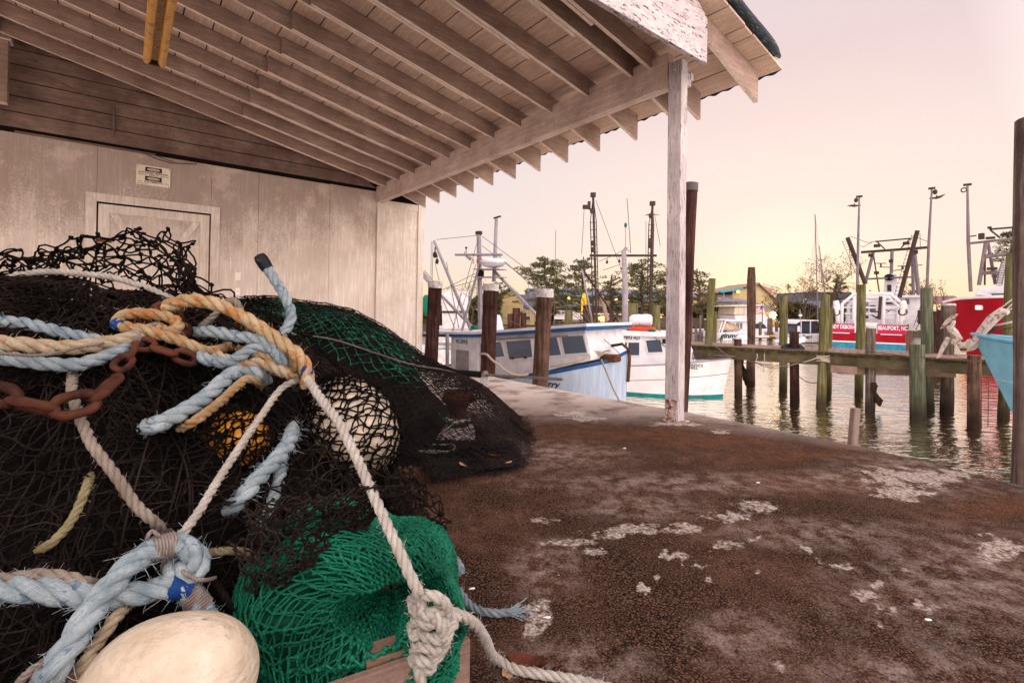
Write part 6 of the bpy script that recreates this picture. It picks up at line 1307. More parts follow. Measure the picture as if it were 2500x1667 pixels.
# airy standing loops of coarse net against the wall
def pxsheet(rows, d0, dn, seed):    # rows: list of pixel polylines from top to bottom
    rs_ = np.random.RandomState(seed); nz = noise3(seed, .012)
    def f(a, b, na, nb):
        u = np.clip(a/(na-1), 0, 1); v = np.clip(b/(2*nb-1), 0, 1); k = v*(len(rows)-1); k0 = np.clip(np.floor(k).astype(int), 0, len(rows)-2); fr = k-k0; out = np.zeros(a.shape+(2,))
        L_ = np.array([[np.interp(t, np.linspace(0, 1, len(r)), [p[c] for p in r]) for c in (0, 1)] for r in rows for t in np.linspace(0, 1, 65)]).reshape(len(rows), 65, 2)
        ui = u*64; u0 = np.clip(np.floor(ui).astype(int), 0, 63); uf = (ui-u0)[..., None]
        g = lambda kk: L_[kk, u0]*(1-uf)+L_[kk, u0+1]*uf
        q = g(k0)*(1-fr[..., None])+g(k0+1)*fr[..., None]; q = q+rs_.normal(size=q.shape)*5
        dd = d0+(nz(np.stack([q[..., 0], q[..., 1]*1.5, q[..., 0]*0], -1))[..., 0])*dn+v*.06
        X = np.zeros(a.shape+(3,))
        for idx in np.ndindex(a.shape): X[idx] = P(q[idx][0], q[idx][1], dd[idx])
        return X
    return f
acc = Acc()
top = [(-40, 615), (0, 603), (60, 600), (90, 628), (115, 600), (150, 588), (200, 575), (245, 572), (290, 560), (340, 556), (385, 561), (425, 562), (462, 590), (476, 635), (468, 680)]
m1 = [(-40, 640), (0, 636), (60, 634), (100, 648), (140, 622), (190, 612), (240, 605), (290, 606), (340, 598), (390, 606), (430, 622), (455, 640), (462, 660), (458, 680), (470, 700)]
m2 = [(-40, 668), (0, 662), (60, 660), (110, 664), (150, 652), (200, 648), (250, 646), (300, 642), (350, 640), (395, 646), (430, 662), (450, 680), (470, 700), (500, 712), (540, 722)]
m3 = [(-40, 715), (0, 705), (60, 702), (120, 698), (180, 694), (240, 690), (300, 690), (360, 694), (400, 704), (440, 716), (470, 724), (500, 734), (530, 738), (560, 742), (600, 755)]
for sd, sh, na, nb in ((201, (0, 0), 17, 4), (202, (8, 9), 15, 4), (203, (-12, 18), 18, 3)):
    rows = [[(x+sh[0], y+sh[1]) for x, y in r] for r in (top, m1, m2, m3)]; f = pxsheet(rows, 1.98, .10, sd)
    sheetnet(acc, lambda a, b: f(a, b, na, nb), na, nb, np.random.RandomState(sd), .0036, bend=.34, K=6, ns=5, sagz=-.08, jit=.22, knot=2.0)
acc.build('standing_loops', tw_black, black_net)
acc = Acc()
rows = [[(570, 735), (600, 722), (640, 716), (670, 735), (690, 770), (705, 795)], [(575, 755), (610, 742), (640, 745), (662, 765), (680, 790), (692, 810)], [(580, 770), (605, 768), (630, 775), (650, 790), (668, 805), (680, 825)]]
for sd in (211, 212):
    f = pxsheet(rows, 2.3, .05, sd); sheetnet(acc, lambda a, b: f(a, b, 10, 3), 10, 3, np.random.RandomState(sd), .0028, bend=.3, K=5, ns=4, jit=.2)
acc.build('standing_loops', tw_black, black_net)

# ================================================================ ROPES
def rope_mat(name, a, b_, c=None, ck=.62, orange=None, ok=.68):
    t = NT(name); v = t.map(); uv = t.map(src='UV', scale=(1, 1, 1))
    col = t.ramp(t.noise(v, 18, 4, .6), [(.36, a), (.64, b_)])
    if c: col = t.mix(t.ramp(t.noise(v, 26, 3, .6, 1.), [(ck-.02, 0.), (ck+.03, .85)]), col, c)
    if orange: col = t.mix(t.ramp(t.noise(v, 11, 3), [(ok-.03, 0.), (ok+.04, .9)]), col, orange)
    w_ = t.wave(t.map(src='UV', scale=(1, 1, 1), rot=(0, 0, .35)), 1.0, .8, 2, 2, 'Y'); fib = t.noise(t.map(src='UV', scale=(.6, 9, 1)), 1.5, 4, .7)
    col = t.mix(t.ramp(fib, [(.36, .55), (.58, 0.)]), col, tuple(q*.35 for q in a)); col = t.mix(t.ramp(t.noise(v, 140, 3, .7), [(.36, .5), (.5, 0.)]), col, tuple(q*.5 for q in b_))
    return t.fin(col, .85, t.math('ADD', fib, t.math('MULTIPLY', w_, .6)), .9, .003, spec=.06)
rp_blue = rope_mat('blue_white_rope', (.22, .29, .34), (.42, .48, .52), (.09, .17, .26), .60, (.50, .28, .08), .70)
rp_cream = rope_mat('cream_rope', (.38, .29, .19), (.58, .47, .34), (.46, .19, .04), .60)
rp_orange = rope_mat('tan_orange_rope', (.38, .25, .13), (.56, .42, .26), (.48, .17, .03), .56)
rp_brown = rope_mat('brown_rope', (0.154, 0.091, 0.049), (0.280, 0.182, 0.105), (0.315, 0.168, 0.063), .62)
rp_white = rope_mat('white_rope', (.54, .48, .43), (.72, .66, .60), (0.098, 0.154, 0.182), .70)
rp_pink = rope_mat('speckled_cream_rope', (0.280, 0.224, 0.182), (0.420, 0.350, 0.294), (0.280, 0.098, 0.112), .70)
rp_yellow = rope_mat('yellowed_rope', (0.294, 0.238, 0.112), (0.420, 0.364, 0.224), (0.140, 0.224, 0.280), .70)
m_tapeb = plain('blue_tape', (.008, .035, .15), .5, .35, 20, .2); m_whip = twine_mat('grey_whipping_twine', (.13, .10, .09), (.27, .22, .20)); m_tapek = plain('black_tape', (.012, .012, .015), .35)
def spline(pts, ds):
    pts = np.asarray(pts, float); q = np.vstack([2*pts[0]-pts[1], pts, 2*pts[-1]-pts[-2]]); out = []
    for i in range(1, len(q)-2):
        p0, p1, p2, p3 = q[i-1], q[i], q[i+1], q[i+2]; n = max(int(np.linalg.norm(p2-p1)/ds), 2)
        for t in np.linspace(0, 1, n, endpoint=False): out.append(.5*((2*p1)+(-p0+p2)*t+(2*p0-5*p1+4*p2-p3)*t*t+(-p0+3*p1-3*p2+p3)*t**3))
    out.append(pts[-1]); return np.array(out)
def rope(pts, Rr, mat, label, name='rope', hairs=40, pitch=6.2, group='ropes tangled in the black net', fray=False, seed=1, cat='rope', jit=.05, parent=None, zmin=None):
    c = spline(pts, Rr*.42); rs_ = np.random.RandomState(seed); c = c+noise3(seed+50, .25/Rr)(c)*Rr*jit
    if zmin is not None: c[:, 2] = np.maximum(c[:, 2], zmin)
    K = len(c); T = np.gradient(c, axis=0); T /= np.linalg.norm(T, axis=1)[:, None]+1e-12; s = np.concatenate([[0], np.cumsum(np.linalg.norm(np.diff(c, axis=0), axis=1))])
    x = np.cross(T[0], [0, 0, 1.]); x /= np.linalg.norm(x)+1e-9; X = []; Y = []
    for k in range(K): x = x-T[k]*(x@T[k]); x /= np.linalg.norm(x)+1e-12; X.append(x); Y.append(np.cross(T[k], x))
    X, Y = np.array(X), np.array(Y); paths = []
    for j in range(3):
        a = 2*np.pi*(j/3+s/(pitch*Rr)); paths.append(c+(X*np.cos(a)[:, None]+Y*np.sin(a)[:, None])*Rr*.50)
    o = c[0].copy(); ns = 10; rad = np.full((3, K), Rr*.54)*(1+.05*np.sin(s*37/Rr/10)); V, F = sweep(np.array(paths)-o, rad, ns)
    # uv: along the strand / round it (in strand radii)
    me = bpy.data.meshes.new(name); me.vertices.add(len(V)); me.vertices.foreach_set('co', V.astype('f').ravel())
    i_ = np.arange(K-1); uu = s/Rr; UVs = []
    blk = np.zeros((3, K-1, ns, 4, 2)); jj = np.arange(ns)
    for st in range(3):
        blk[st, :, :, 0, 0] = uu[:-1, None]; blk[st, :, :, 1, 0] = uu[:-1, None]; blk[st, :, :, 2, 0] = uu[1:, None]; blk[st, :, :, 3, 0] = uu[1:, None]
        blk[st, :, :, 0, 1] = jj+st*31.7; blk[st, :, :, 1, 1] = jj+1+st*31.7; blk[st, :, :, 2, 1] = jj+1+st*31.7; blk[st, :, :, 3, 1] = jj+st*31.7
    ha = Acc(); ha.add(V, F)
    if hairs:
        n = int(hairs*s[-1]/(.2)); idx = rs_.randint(0, K, n); an = rs_.uniform(0, 6.28, n); base = (c-o)[idx]+(X[idx]*np.cos(an)[:, None]+Y[idx]*np.sin(an)[:, None])*Rr*.98
        dr = (X[idx]*np.cos(an)[:, None]+Y[idx]*np.sin(an)[:, None])*.5+T[idx]*rs_.uniform(-1, 1, (n, 1))+rs_.normal(size=(n, 3))*.3; L = Rr*rs_.uniform(.3, 1.1, (n, 1)); t = np.linspace(0, 1, 3)[None, :, None]
        hp = base[:, None]+dr[:, None]*L[:, None]*t+rs_.normal(size=(n, 1, 3))*L[:, None]*.25*t*t; ha.add(*sweep(hp, np.array([.016, .012, .005])*Rr+.0002, 3))
    if fray:
        n = 70; t = np.linspace(0, 1, 5)[None, :, None]; d0 = T[-1]; dr = d0[None]*rs_.uniform(.7, 1.2, (n, 1))+rs_.normal(size=(n, 3))*.33; L = Rr*rs_.uniform(2, 4.2, (n, 1))
        b0 = (c-o)[-1]+rs_.normal(size=(n, 3))*Rr*.4; ha.add(*sweep(b0[:, None]+dr[:, None]*L[:, None]*t, .0012, 3))
    bpy.data.meshes.remove(me); ob = fastmesh(name, np.concatenate(ha.V), np.concatenate(ha.F), mat, parent, True, loc=o)
    me = ob.data; uvl = me.uv_layers.new(name='UVMap'); full = np.zeros((len(me.loops), 2), 'f'); m_ = blk.reshape(-1, 2); full[:len(m_)] = m_; uvl.data.foreach_set('uv', full.ravel())
    if not parent: tag(ob, label, cat, group)
    return ob, c
def hp(lst, lift=.02, back=False):   # pixels -> resting on the heap; a third number is extra lift, ('d',v) an explicit distance
    out = []
    for q in lst:
        if len(q) == 3 and isinstance(q[2], tuple): out.append(P(q[0], q[1], q[2][1]))
        else: out.append(hit(q[0], q[1], lift+(q[2] if len(q) == 3 else 0), back))
    out = np.array(out); return out
def smooth_pts(p, k=1):
    p = p.copy()
    for _ in range(k): p[1:-1] = .25*p[:-2]+.5*p[1:-1]+.25*p[2:]
    return p
def hrope(lst, Rr, mat, label, lift=.04, sm=1, cap=1.66, tuck=.075, **k):
    if Rr > .014: Rr *= 1.14
    lift += .058
    p = hp(lst, lift); d = np.minimum(p[:, 1], cap)
    for _ in range(3): d[1:-1] = .3*d[:-2]+.4*d[1:-1]+.3*d[2:]
    if tuck and len(lst) > 3:
        if lst[0][0] > 0: d[0] += tuck
        if 0 < lst[-1][0] < 2400: d[-1] += tuck
    q = np.array([P(l[0], l[1], dd) for l, dd in zip(lst, d)]); return rope(q, Rr, mat, label, **k)
def wrap(c, i, Rr, n, mat, name, label=None, r=.0022, w_=None, parent=None):   # turns of twine or a band of tape round a rope
    T = c[min(i+1, len(c)-1)]-c[max(i-1, 0)]; T /= np.linalg.norm(T); x = np.cross(T, [0, 0, 1.]); x /= np.linalg.norm(x); y = np.cross(T, x); w_ = w_ or n*r*2
    a = np.linspace(0, 2*np.pi*n, n*14); p = c[i]+T*((a/(2*np.pi*n))-.5)[:, None]*w_+(x*np.cos(a)[:, None]+y*np.sin(a)[:, None])*(Rr*1.12)
    V, F = sweep(p[None], r, 5); ob = fastmesh(name, V, F, mat, parent, True)
    if parent: ob.matrix_parent_inverse = Matrix.Translation(-parent.location)
    return ob
def band(c, i, Rr, w_, mat, name, parent):
    T = c[min(i+1, len(c)-1)]-c[max(i-1, 0)]; T /= np.linalg.norm(T); b = MB(); b.tube([c[i]-T*w_/2, c[i]-T*w_*.2, c[i]+T*w_*.1, c[i]+T*w_/2], [Rr*1.1, Rr*1.18, Rr*1.12, Rr*1.16], 14); ob = b.build(name, mat, parent, smooth='auto'); ob.matrix_parent_inverse = Matrix.Translation(-parent.location); return ob

# upper bundle
hrope([(-60, 778), (0, 784), (64, 790), (128, 805), (191, 820), (240, 832), (300, 842)], .0155, rp_blue, 'thick pale blue rope, uppermost of the three leaving the left border', seed=2, lift=.05)
r2, c2 = hrope([(-60, 832), (0, 838), (64, 842), (128, 848), (191, 847), (255, 838), (310, 828), (350, 815), (375, 800)], .0185, rp_cream, 'thick cream and orange rope between the two blue ropes at the left border', seed=3, lift=.085)
wrap(c2, int(len(c2)*.62), .0185, 5, m_whip, 'whipping', parent=r2)
hrope([(-60, 862), (0, 872), (64, 880), (128, 889), (191, 889), (255, 870), (303, 852), (340, 838)], .0165, rp_blue, 'thick pale blue rope with orange flecks, lowest of the three at the left border', seed=4, lift=.06)
hrope([(-60, 852), (0, 862), (80, 868), (140, 862), (190, 848), (240, 840), (300, 822)], .0045, m_whip, 'thin grey twine lying over the thick cream rope', seed=5, lift=.12, hairs=0)
r3, c3 = hrope([(560, 846), (510, 858), (478, 848), (440, 832), (400, 820), (350, 806), (312, 800), (288, 792), (292, 775), (325, 765), (370, 766), (415, 775), (436, 792), (430, 806), (405, 808), (375, 795)], .0155, rp_orange, 'cream rope with a spliced eye and blue tape in the middle of the bundle', seed=6, lift=.12)
band(c3, int(len(c3)*.52), .0155, .030, m_tapeb, 'blue_tape', r3); wrap(c3, int(len(c3)*.93), .0155, 6, m_whip, 'whipping', parent=r3)
hrope([(-60, 694), (0, 684), (41, 672), (90, 665), (128, 663), (170, 665), (223, 670), (270, 676), (319, 690), (355, 700), (383, 712), (415, 728), (445, 742)], .012, rp_white, 'thin white rope running under the standing net loops', seed=7, lift=.0, cap=1.9)
r5, c5 = hrope([(402, 750), (430, 740), (462, 732), (510, 738), (555, 752), (590, 772), (631, 797), (665, 820), (700, 845), (728, 868), (745, 895), (750, 922), (752, 945)], .0205, rp_orange, 'thick tan rope arching over the top of the bundle down to its blue taped end', seed=8, lift=.09, tuck=0)
band(c5, len(c5)-6, .018, .03, m_tapeb, 'blue_tape', r5)
hrope([(488, 800), (515, 776), (540, 752), (562, 733), (578, 740), (588, 762), (600, 790), (640, 820)], .011, rp_pink, 'thin cream rope hitched over the thick tan arch', seed=9, lift=.13)
hrope([(472, 812), (510, 808), (540, 812), (574, 820), (610, 824), (642, 832), (672, 850), (688, 876), (690, 900)], .0175, rp_blue, 'pale blue rope curving beneath the tan arch', seed=10, lift=.09)
hrope([(478, 860), (500, 876), (535, 884), (574, 876), (606, 856), (638, 846), (668, 856), (690, 880), (715, 905)], .0165, rp_blue, 'second pale blue rope, twisted below the first under the tan arch', seed=11, lift=.12)
hrope([(500, 858), (540, 872), (574, 886), (606, 890), (638, 886), (672, 898), (700, 912), (738, 925)], .0175, rp_cream, 'cream rope crossing the lower blue rope to the taped end', seed=12, lift=.10)
hrope([(610, 800), (650, 815), (690, 842), (716, 872), (728, 905), (735, 925)], .015, rp_brown, 'brown rope edging the right of the bundle', seed=13, lift=.06)
hrope([(580, 850), (620, 862), (655, 872), (690, 900), (720, 915), (744, 922)], .013, rp_orange, 'short tan rope tucked into the knot above the white rope', seed=14, lift=.14)
hrope([(355, 1042), (376, 1038), (410, 1024), (446, 1004), (480, 984), (512, 960), (545, 928), (575, 908), (605, 903), (630, 912), (648, 932)], .021, rp_blue, 'thick pale blue rope sloping down to the left under coarse black net', seed=15, lift=.05)
hrope([(440, 1045), (480, 1024), (515, 1000), (545, 974), (572, 948), (600, 926), (625, 930), (636, 944)], .014, rp_orange, 'tan orange rope lying along the lower side of the sloping blue rope', seed=16, lift=.07)
hrope([(715, 1042), (705, 1075), (690, 1100), (665, 1130), (632, 1165), (600, 1205), (560, 1245)], .021, rp_blue, 'thick frayed pale blue rope hanging beside the orange float', seed=17, lift=.05, hairs=110)
hrope([(688, 1120), (684, 1160), (672, 1200), (660, 1240), (640, 1275), (615, 1300)], .015, rp_blue, 'thinner pale blue rope end hanging right of the frayed blue rope', seed=18, lift=.03, hairs=110)
hrope([(178, 905), (176, 940), (180, 970), (192, 1010), (204, 1040), (222, 1080), (255, 1124), (298, 1184), (332, 1232), (374, 1272), (417, 1308)], .0125, rp_pink, 'speckled cream rope running diagonally down through the coarse net', seed=19, lift=.03)
hrope([(222, 1160), (212, 1190), (191, 1240), (172, 1275), (152, 1300), (125, 1325), (95, 1345)], .010, rp_yellow, 'short yellowed rope at the far left inside the net', seed=20, lift=.015)
hrope([(745, 928), (715, 932), (690, 945), (668, 970), (648, 1000), (620, 1040), (587, 1088), (550, 1145), (520, 1192), (482, 1254), (450, 1296), (425, 1320)], .0112, rp_white, 'white rope stretched from the bundle down left to the blue loop', seed=21, lift=.06)
# lower left blue loop with whippings
r15, c15 = hrope([(100, 1690), (135, 1630), (170, 1580), (210, 1512), (252, 1452), (305, 1392), (360, 1350), (415, 1332), (462, 1340), (484, 1368), (474, 1400), (448, 1412), (428, 1396), (425, 1370)], .0225, rp_blue, 'very thick grey-blue rope bent in a loop above the cream float', seed=22, lift=.08, hairs=90)
for f_, n_ in ((.60, 7), (.12, 8), (.93, 6)): wrap(c15, int(len(c15)*f_), .0225, n_, m_whip, 'whipping', r=.003, parent=r15)
r16, c16 = hrope([(-60, 1436), (0, 1440), (85, 1440), (170, 1450), (238, 1458), (300, 1454), (360, 1444), (410, 1432), (448, 1436), (475, 1462), (500, 1500), (512, 1530)], .0215, rp_blue, 'thick blue-white rope from the left border through blue tape to the float', seed=23, lift=.055, hairs=90)
i_ = int(len(c16)*.62); band(c16, i_, .0225, .045, m_tapeb, 'blue_tape', r16); wrap(c16, int(len(c16)*.70), .022, 9, m_whip, 'whipping', r=.003, parent=r16)
hrope([(-60, 1420), (20, 1416), (90, 1406), (160, 1412), (215, 1428), (250, 1432)], .014, rp_pink, 'cream rope on top of the thick blue-white rope at the left border', seed=24, lift=.05)
hrope([(150, 1690), (200, 1630), (240, 1570), (285, 1505), (330, 1455)], .013, rp_cream, 'cream rope running beside the very thick grey-blue loop', seed=25, lift=.06)
hrope([(495, 1350), (540, 1345), (595, 1346), (630, 1362), (646, 1392), (640, 1420), (626, 1458), (612, 1490), (602, 1520), (600, 1552)], .0098, rp_yellow, 'thin yellowed rope curving down to the right of the grey-blue loop', seed=26, lift=.05)
hrope([(30, 1690), (60, 1650), (95, 1625), (135, 1612), (160, 1625)], .008, m_whip, 'thin grey cord at the bottom left corner', seed=27, lift=.05, hairs=0)
for k, (pl_, lb_) in enumerate((([(362, 1348), (360, 1312), (372, 1296), (388, 1310), (395, 1330)], 'thin brown lashing looped above the grey-blue rope'), ([(430, 1365), (448, 1395), (470, 1410), (500, 1415), (525, 1410)], 'thin brown lashing at the bend of the grey-blue rope'))):
    hrope(pl_, .0045, m_whip, lb_, seed=30+k, lift=.10, hairs=0)
hrope([(505, 1400), (540, 1440), (560, 1480), (568, 1530)], .009, tw_black, 'black braided cord right of the grey-blue loop', seed=33, lift=.03, hairs=0)
# upright rope with a black taped end
pts = [P(637, 632, 2.25), P(650, 652, 2.25), P(668, 680, 2.24), P(688, 712, 2.22), P(704, 745, 2.2), (P(711, 770, 2.2)), P(704, 795, 2.18), P(688, 818, 2.15), P(670, 840, 2.1)]
ru, cu_ = rope(pts, .0225, rp_blue, 'blue-white rope standing up in the air with a black taped end', seed=34)
b = MB(); T0 = cu_[0]-cu_[3]; T0 /= np.linalg.norm(T0); b.tube([cu_[0]-T0*.055, cu_[0]-T0*.03, cu_[0]+T0*.0, cu_[0]+T0*.016, cu_[0]+T0*.022], [.026, .029, .029, .024, .008], 14); ob = b.build('black_tape_end', m_tapek, ru, smooth='auto'); ob.matrix_parent_inverse = Matrix.Translation(-ru.location)
# long white rope down to the knot, the knot, and the tail over the slab
lift = [.05]
long_ = [(750, 925), (766, 947), (796, 990), (824, 1027), (852, 1080), (877, 1132), (902, 1187), (928, 1245), (948, 1290), (968, 1330), (984, 1365), (998, 1396), (1012, 1425), (1024, 1452)]
dL = 1.125+.50*(1-np.linspace(0, 1, len(long_)))**2.2; pL = [P(x, y, d) for (x, y), d in zip(long_, dL)]
rope(pL, .0132, rp_white, 'long white rope hanging from the bundle to the big knot over the green net', seed=35, hairs=60)
K0 = lambda x, y, dz=0.: P(x, y, 1.165-dz*.9)
kn = [K0(1024, 1452), K0(1032, 1480, .03), K0(1028, 1500, .04), K0(1008, 1482, .0), K0(1006, 1462, -.01), K0(1030, 1452, .03), K0(1062, 1456, .04), K0(1086, 1474, .03), K0(1094, 1500, .0), K0(1080, 1520, .02), K0(1050, 1505, .05), K0(1024, 1492, .03), K0(1012, 1475, .0)]
k1, _ = rope(kn, .0125, rp_white, 'big open knot of white rope on the corner of the wooden crate', name='rope_knot', seed=36, hairs=50)
for sd, kk in enumerate(([(1034, 1500, .04), (1030, 1530, .02), (1012, 1552, .03), (1005, 1530, .0), (1020, 1512, .03), (1050, 1525, .05), (1075, 1515, .03), (1090, 1535, .02), (1080, 1560, .04), (1050, 1558, .05), (1025, 1545, .03)],
                         [(1060, 1500, .05), (1076, 1530, .05), (1074, 1565, .03), (1060, 1600, .04), (1030, 1605, .03), (1012, 1590, .01), (1015, 1575, .02), (1045, 1580, .05), (1070, 1590, .04)],
                         [(1110, 1520, .0), (1095, 1545, .03), (1085, 1575, .03), (1066, 1605, .03), (1036, 1622, .04), (1010, 1615, .02), (1006, 1600, .0)],
                         [(1008, 1600, .0), (1030, 1612, .05), (1055, 1620, .04), (1050, 1636, .04), (1020, 1634, .05), (1028, 1660, .05), (1022, 1690, .05)],
                         [(1014, 1500, .0), (1040, 1498, .04), (1070, 1490, .03), (1100, 1500, .0), (1118, 1512, -.01)])):
    kt, _ = rope([K0(*q) for q in kk], .0125, rp_white, '', name='knot_turn', seed=37+sd, hairs=50, parent=k1); kt.matrix_parent_inverse = Matrix.Translation(-k1.location)
tail = [P(1092, 1490, 1.165), P(1112, 1497, 1.18), P(1140, 1508, 1.20), P(1166, 1530, 1.23)]+[(GS(x, y)+[0, 0, .018]) for x, y in ((1222, 1630), (1262, 1650), (1310, 1660), (1360, 1668), (1420, 1680), (1500, 1700), (1600, 1730))]
mid = [P(1186, 1562, 1.28), P(1202, 1598, 1.34)]
tl_, _ = rope(tail[:4]+mid+tail[4:], .0128, rp_white, 'white rope tail running off the crate and over the concrete to the bottom edge', seed=45, hairs=60, zmin=.015)
g_ = lambda x, y, z=.014: GS(x, y)+[0, 0, z]
rope([g_(1080, 1440, .06), g_(1125, 1470, .03), g_(1150, 1490), g_(1180, 1502), g_(1215, 1507), g_(1245, 1504)], .0125, rp_blue, 'frayed blue-white rope end lying on the concrete beside the green net', seed=46, fray=True, hairs=120, zmin=.012)

# ================================================================ FLOATS
def floatmat(name, a, b_, pit=True):
    t = NT(name); v = t.map(); f = t.noise(v, 7, 6, .65); col = t.mix(t.ramp(f, [(.35, 0.), (.65, 1.)]), b_, a)
    w_ = t.vor(t.map(scale=(1, 1, 2.2)), 42, 'SMOOTH_F1'); n = t.noise(v, 34, 6, .7); col = t.mix(t.ramp(t.noise(v, 16, 6, .75), [(.60, 0.), (.67, .8)]), col, tuple(c*.5 for c in b_)); return t.fin(col, .6, t.math('ADD', n, t.math('MULTIPLY', w_, -.6)), .65, .012, spec=.3)
m_flc = floatmat('cream_foam_float', (.52, .44, .36), (.38, .30, .22)); m_flo = floatmat('orange_float', (.62, .27, .03), (.42, .15, .015))
def ellipsoid(name, c, ax, rot, mat, label, cat='float', bump=.0, seed=1, ends=True):
    b = MB(); b.sphere((0, 0, 0), ax, 48, 32); V = b.V[0]; n = noise3(seed, 9)(V)*bump+noise3(seed+1, 28)(V)*bump*.25; V += n; V[:] = V @ np.array(rot).T
    root = empty(name, label, cat, 'floats in the black net', loc=c); b.build('body', mat, root, smooth=True)
    if ends:
        for s_ in (-1, 1): e = MB(); p = np.array(rot) @ np.array([s_*ax[0]*.97, 0, 0]); e.tube([p*.98, p*1.06], [.03, .026], 14); e.build('end_boss', mat, root, smooth='auto')
    return root
ellipsoid('net_float', P(392, 1722, 1.0), (.195, .148, .15), rotz(0) @ np.array(Matrix.Rotation(R(-40), 3, 'Y')), m_flc, 'large pitted cream float at the bottom left below the grey-blue rope', bump=.006, seed=3, ends=False)
ellipsoid('net_float', P(862, 1045, 1.93), (.215, .165, .165), np.array(Matrix.Rotation(R(62), 3, 'Y')), m_flc, 'cream float wrapped in black netting in the middle of the heap', bump=.003, seed=5)
ellipsoid('net_float', P(572, 1078, 1.60), (.112, .10, .10), np.array(Matrix.Rotation(R(20), 3, 'Y')), m_flo, 'orange float behind black mesh beside the white rope', bump=.002, seed=7)
# netting stretched over the floats
def overfloat(c, ax, rot, cell, seed, r, mat, parent, th0=0, th1=6.28, push=.008):
    rs_ = np.random.RandomState(seed); rot = np.array(rot); nz = noise3(seed, 6.)
    na = int(6.28*.15/(cell*.62)); nb = int(3.0*.2/cell)+2
    def f(a, b): u = a/na*6.28; v = .12+b/(2*nb)*2.9; q = np.stack([np.cos(v), np.sin(v)*np.cos(u), np.sin(v)*np.sin(u)], -1); q = q*(np.array(ax)+push)*(1+nz(q)[..., :1]*.012); return q @ rot.T+c
    acc = Acc(); sheetnet(acc, f, na+1, nb, rs_, r, jit=.22, bend=.16); acc.build('netting', mat, parent)
overfloat(P(862, 1045, 1.93), (.215, .165, .165), Matrix.Rotation(R(62), 3, 'Y'), .048, 301, .003, tw_black, black_net); overfloat(P(862, 1045, 1.93), (.22, .17, .17), Matrix.Rotation(R(55), 3, 'Y') @ Matrix.Rotation(.7, 3, 'X'), .050, 303, .003, tw_black, black_net)
overfloat(P(572, 1078, 1.60), (.112, .10, .10), Matrix.Rotation(R(20), 3, 'Y'), .05, 302, .0028, tw_black, black_net, push=.014)

# ================================================================ CHAIN
m_chain = NT('rusty_chain'); _v = m_chain.map(); _f = m_chain.noise(_v, 40, 7, .7); m_chain = m_chain.fin(m_chain.mix(m_chain.ramp(m_chain.noise(_v, 9, 5), [(.42, 0.), (.62, 1.)]), m_chain.ramp(_f, [(.35, (.012, .006, .005)), (.65, (.050, .018, .013))]), (.075, .026, .016)), .8, _f, .9, .006)
def chain(lst, ln, wd, r, label, lift=.03, seed=0):
    p = spline(hp(lst, lift), .01); s = np.concatenate([[0], np.cumsum(np.linalg.norm(np.diff(p, axis=0), axis=1))]); root = empty('rusty_chain', label, 'chain', 'rusty chains', loc=p[0]); n = int(s[-1]/(ln*.74)); rr = random.Random(seed)
    for k in range(n):
        sc_ = (k+.5)*ln*.74; c = np.array([np.interp(sc_, s, p[:, i]) for i in range(3)]); a = np.array([np.interp(sc_-ln*.4, s, p[:, i]) for i in range(3)]); b_ = np.array([np.interp(sc_+ln*.4, s, p[:, i]) for i in range(3)])
        T = (b_-a)/np.linalg.norm(b_-a); view = c-EYE; view /= np.linalg.norm(view); side = np.cross(T, view); side /= np.linalg.norm(side); nrm = np.cross(side, T); an = (k % 2)*1.25+.3+rr.uniform(-.25, .25); sd = side*math.cos(an)+nrm*math.sin(an)
        A = np.linspace(0, 2*np.pi, 29)[:-1]; q = []
        for t in A: cx, cy = math.cos(t), math.sin(t); q.append(c-p[0]+T*(ln/2-r)*np.sign(cx)*abs(cx)**.72+sd*(wd/2-r)*np.sign(cy)*abs(cy)**.85)
        q.append(q[0]); q.append(q[1]); V, F = sweep(np.array(q)[None], r*(1+.08*np.sin(np.arange(len(q))*1.3+k)), 10); fastmesh('link', V, F, m_chain, root, True)
chain([(-60, 948), (10, 968), (80, 990), (150, 992), (215, 978), (262, 945), (285, 905)], .108, .070, .0118, 'heavy rusty chain crossing the net at the left below the blue ropes', lift=.15, seed=2)
chain([(285, 900), (318, 868), (330, 838), (385, 852), (440, 868), (480, 884)], .080, .052, .0092, 'lighter rusty chain behind the eye of the cream rope', lift=.13, seed=4)
chain([(300, 778), (350, 772), (400, 758), (430, 770), (445, 800), (440, 830)], .10, .065, .013, 'rusty chain between the tan arch and the spliced eye', lift=.12, seed=5)

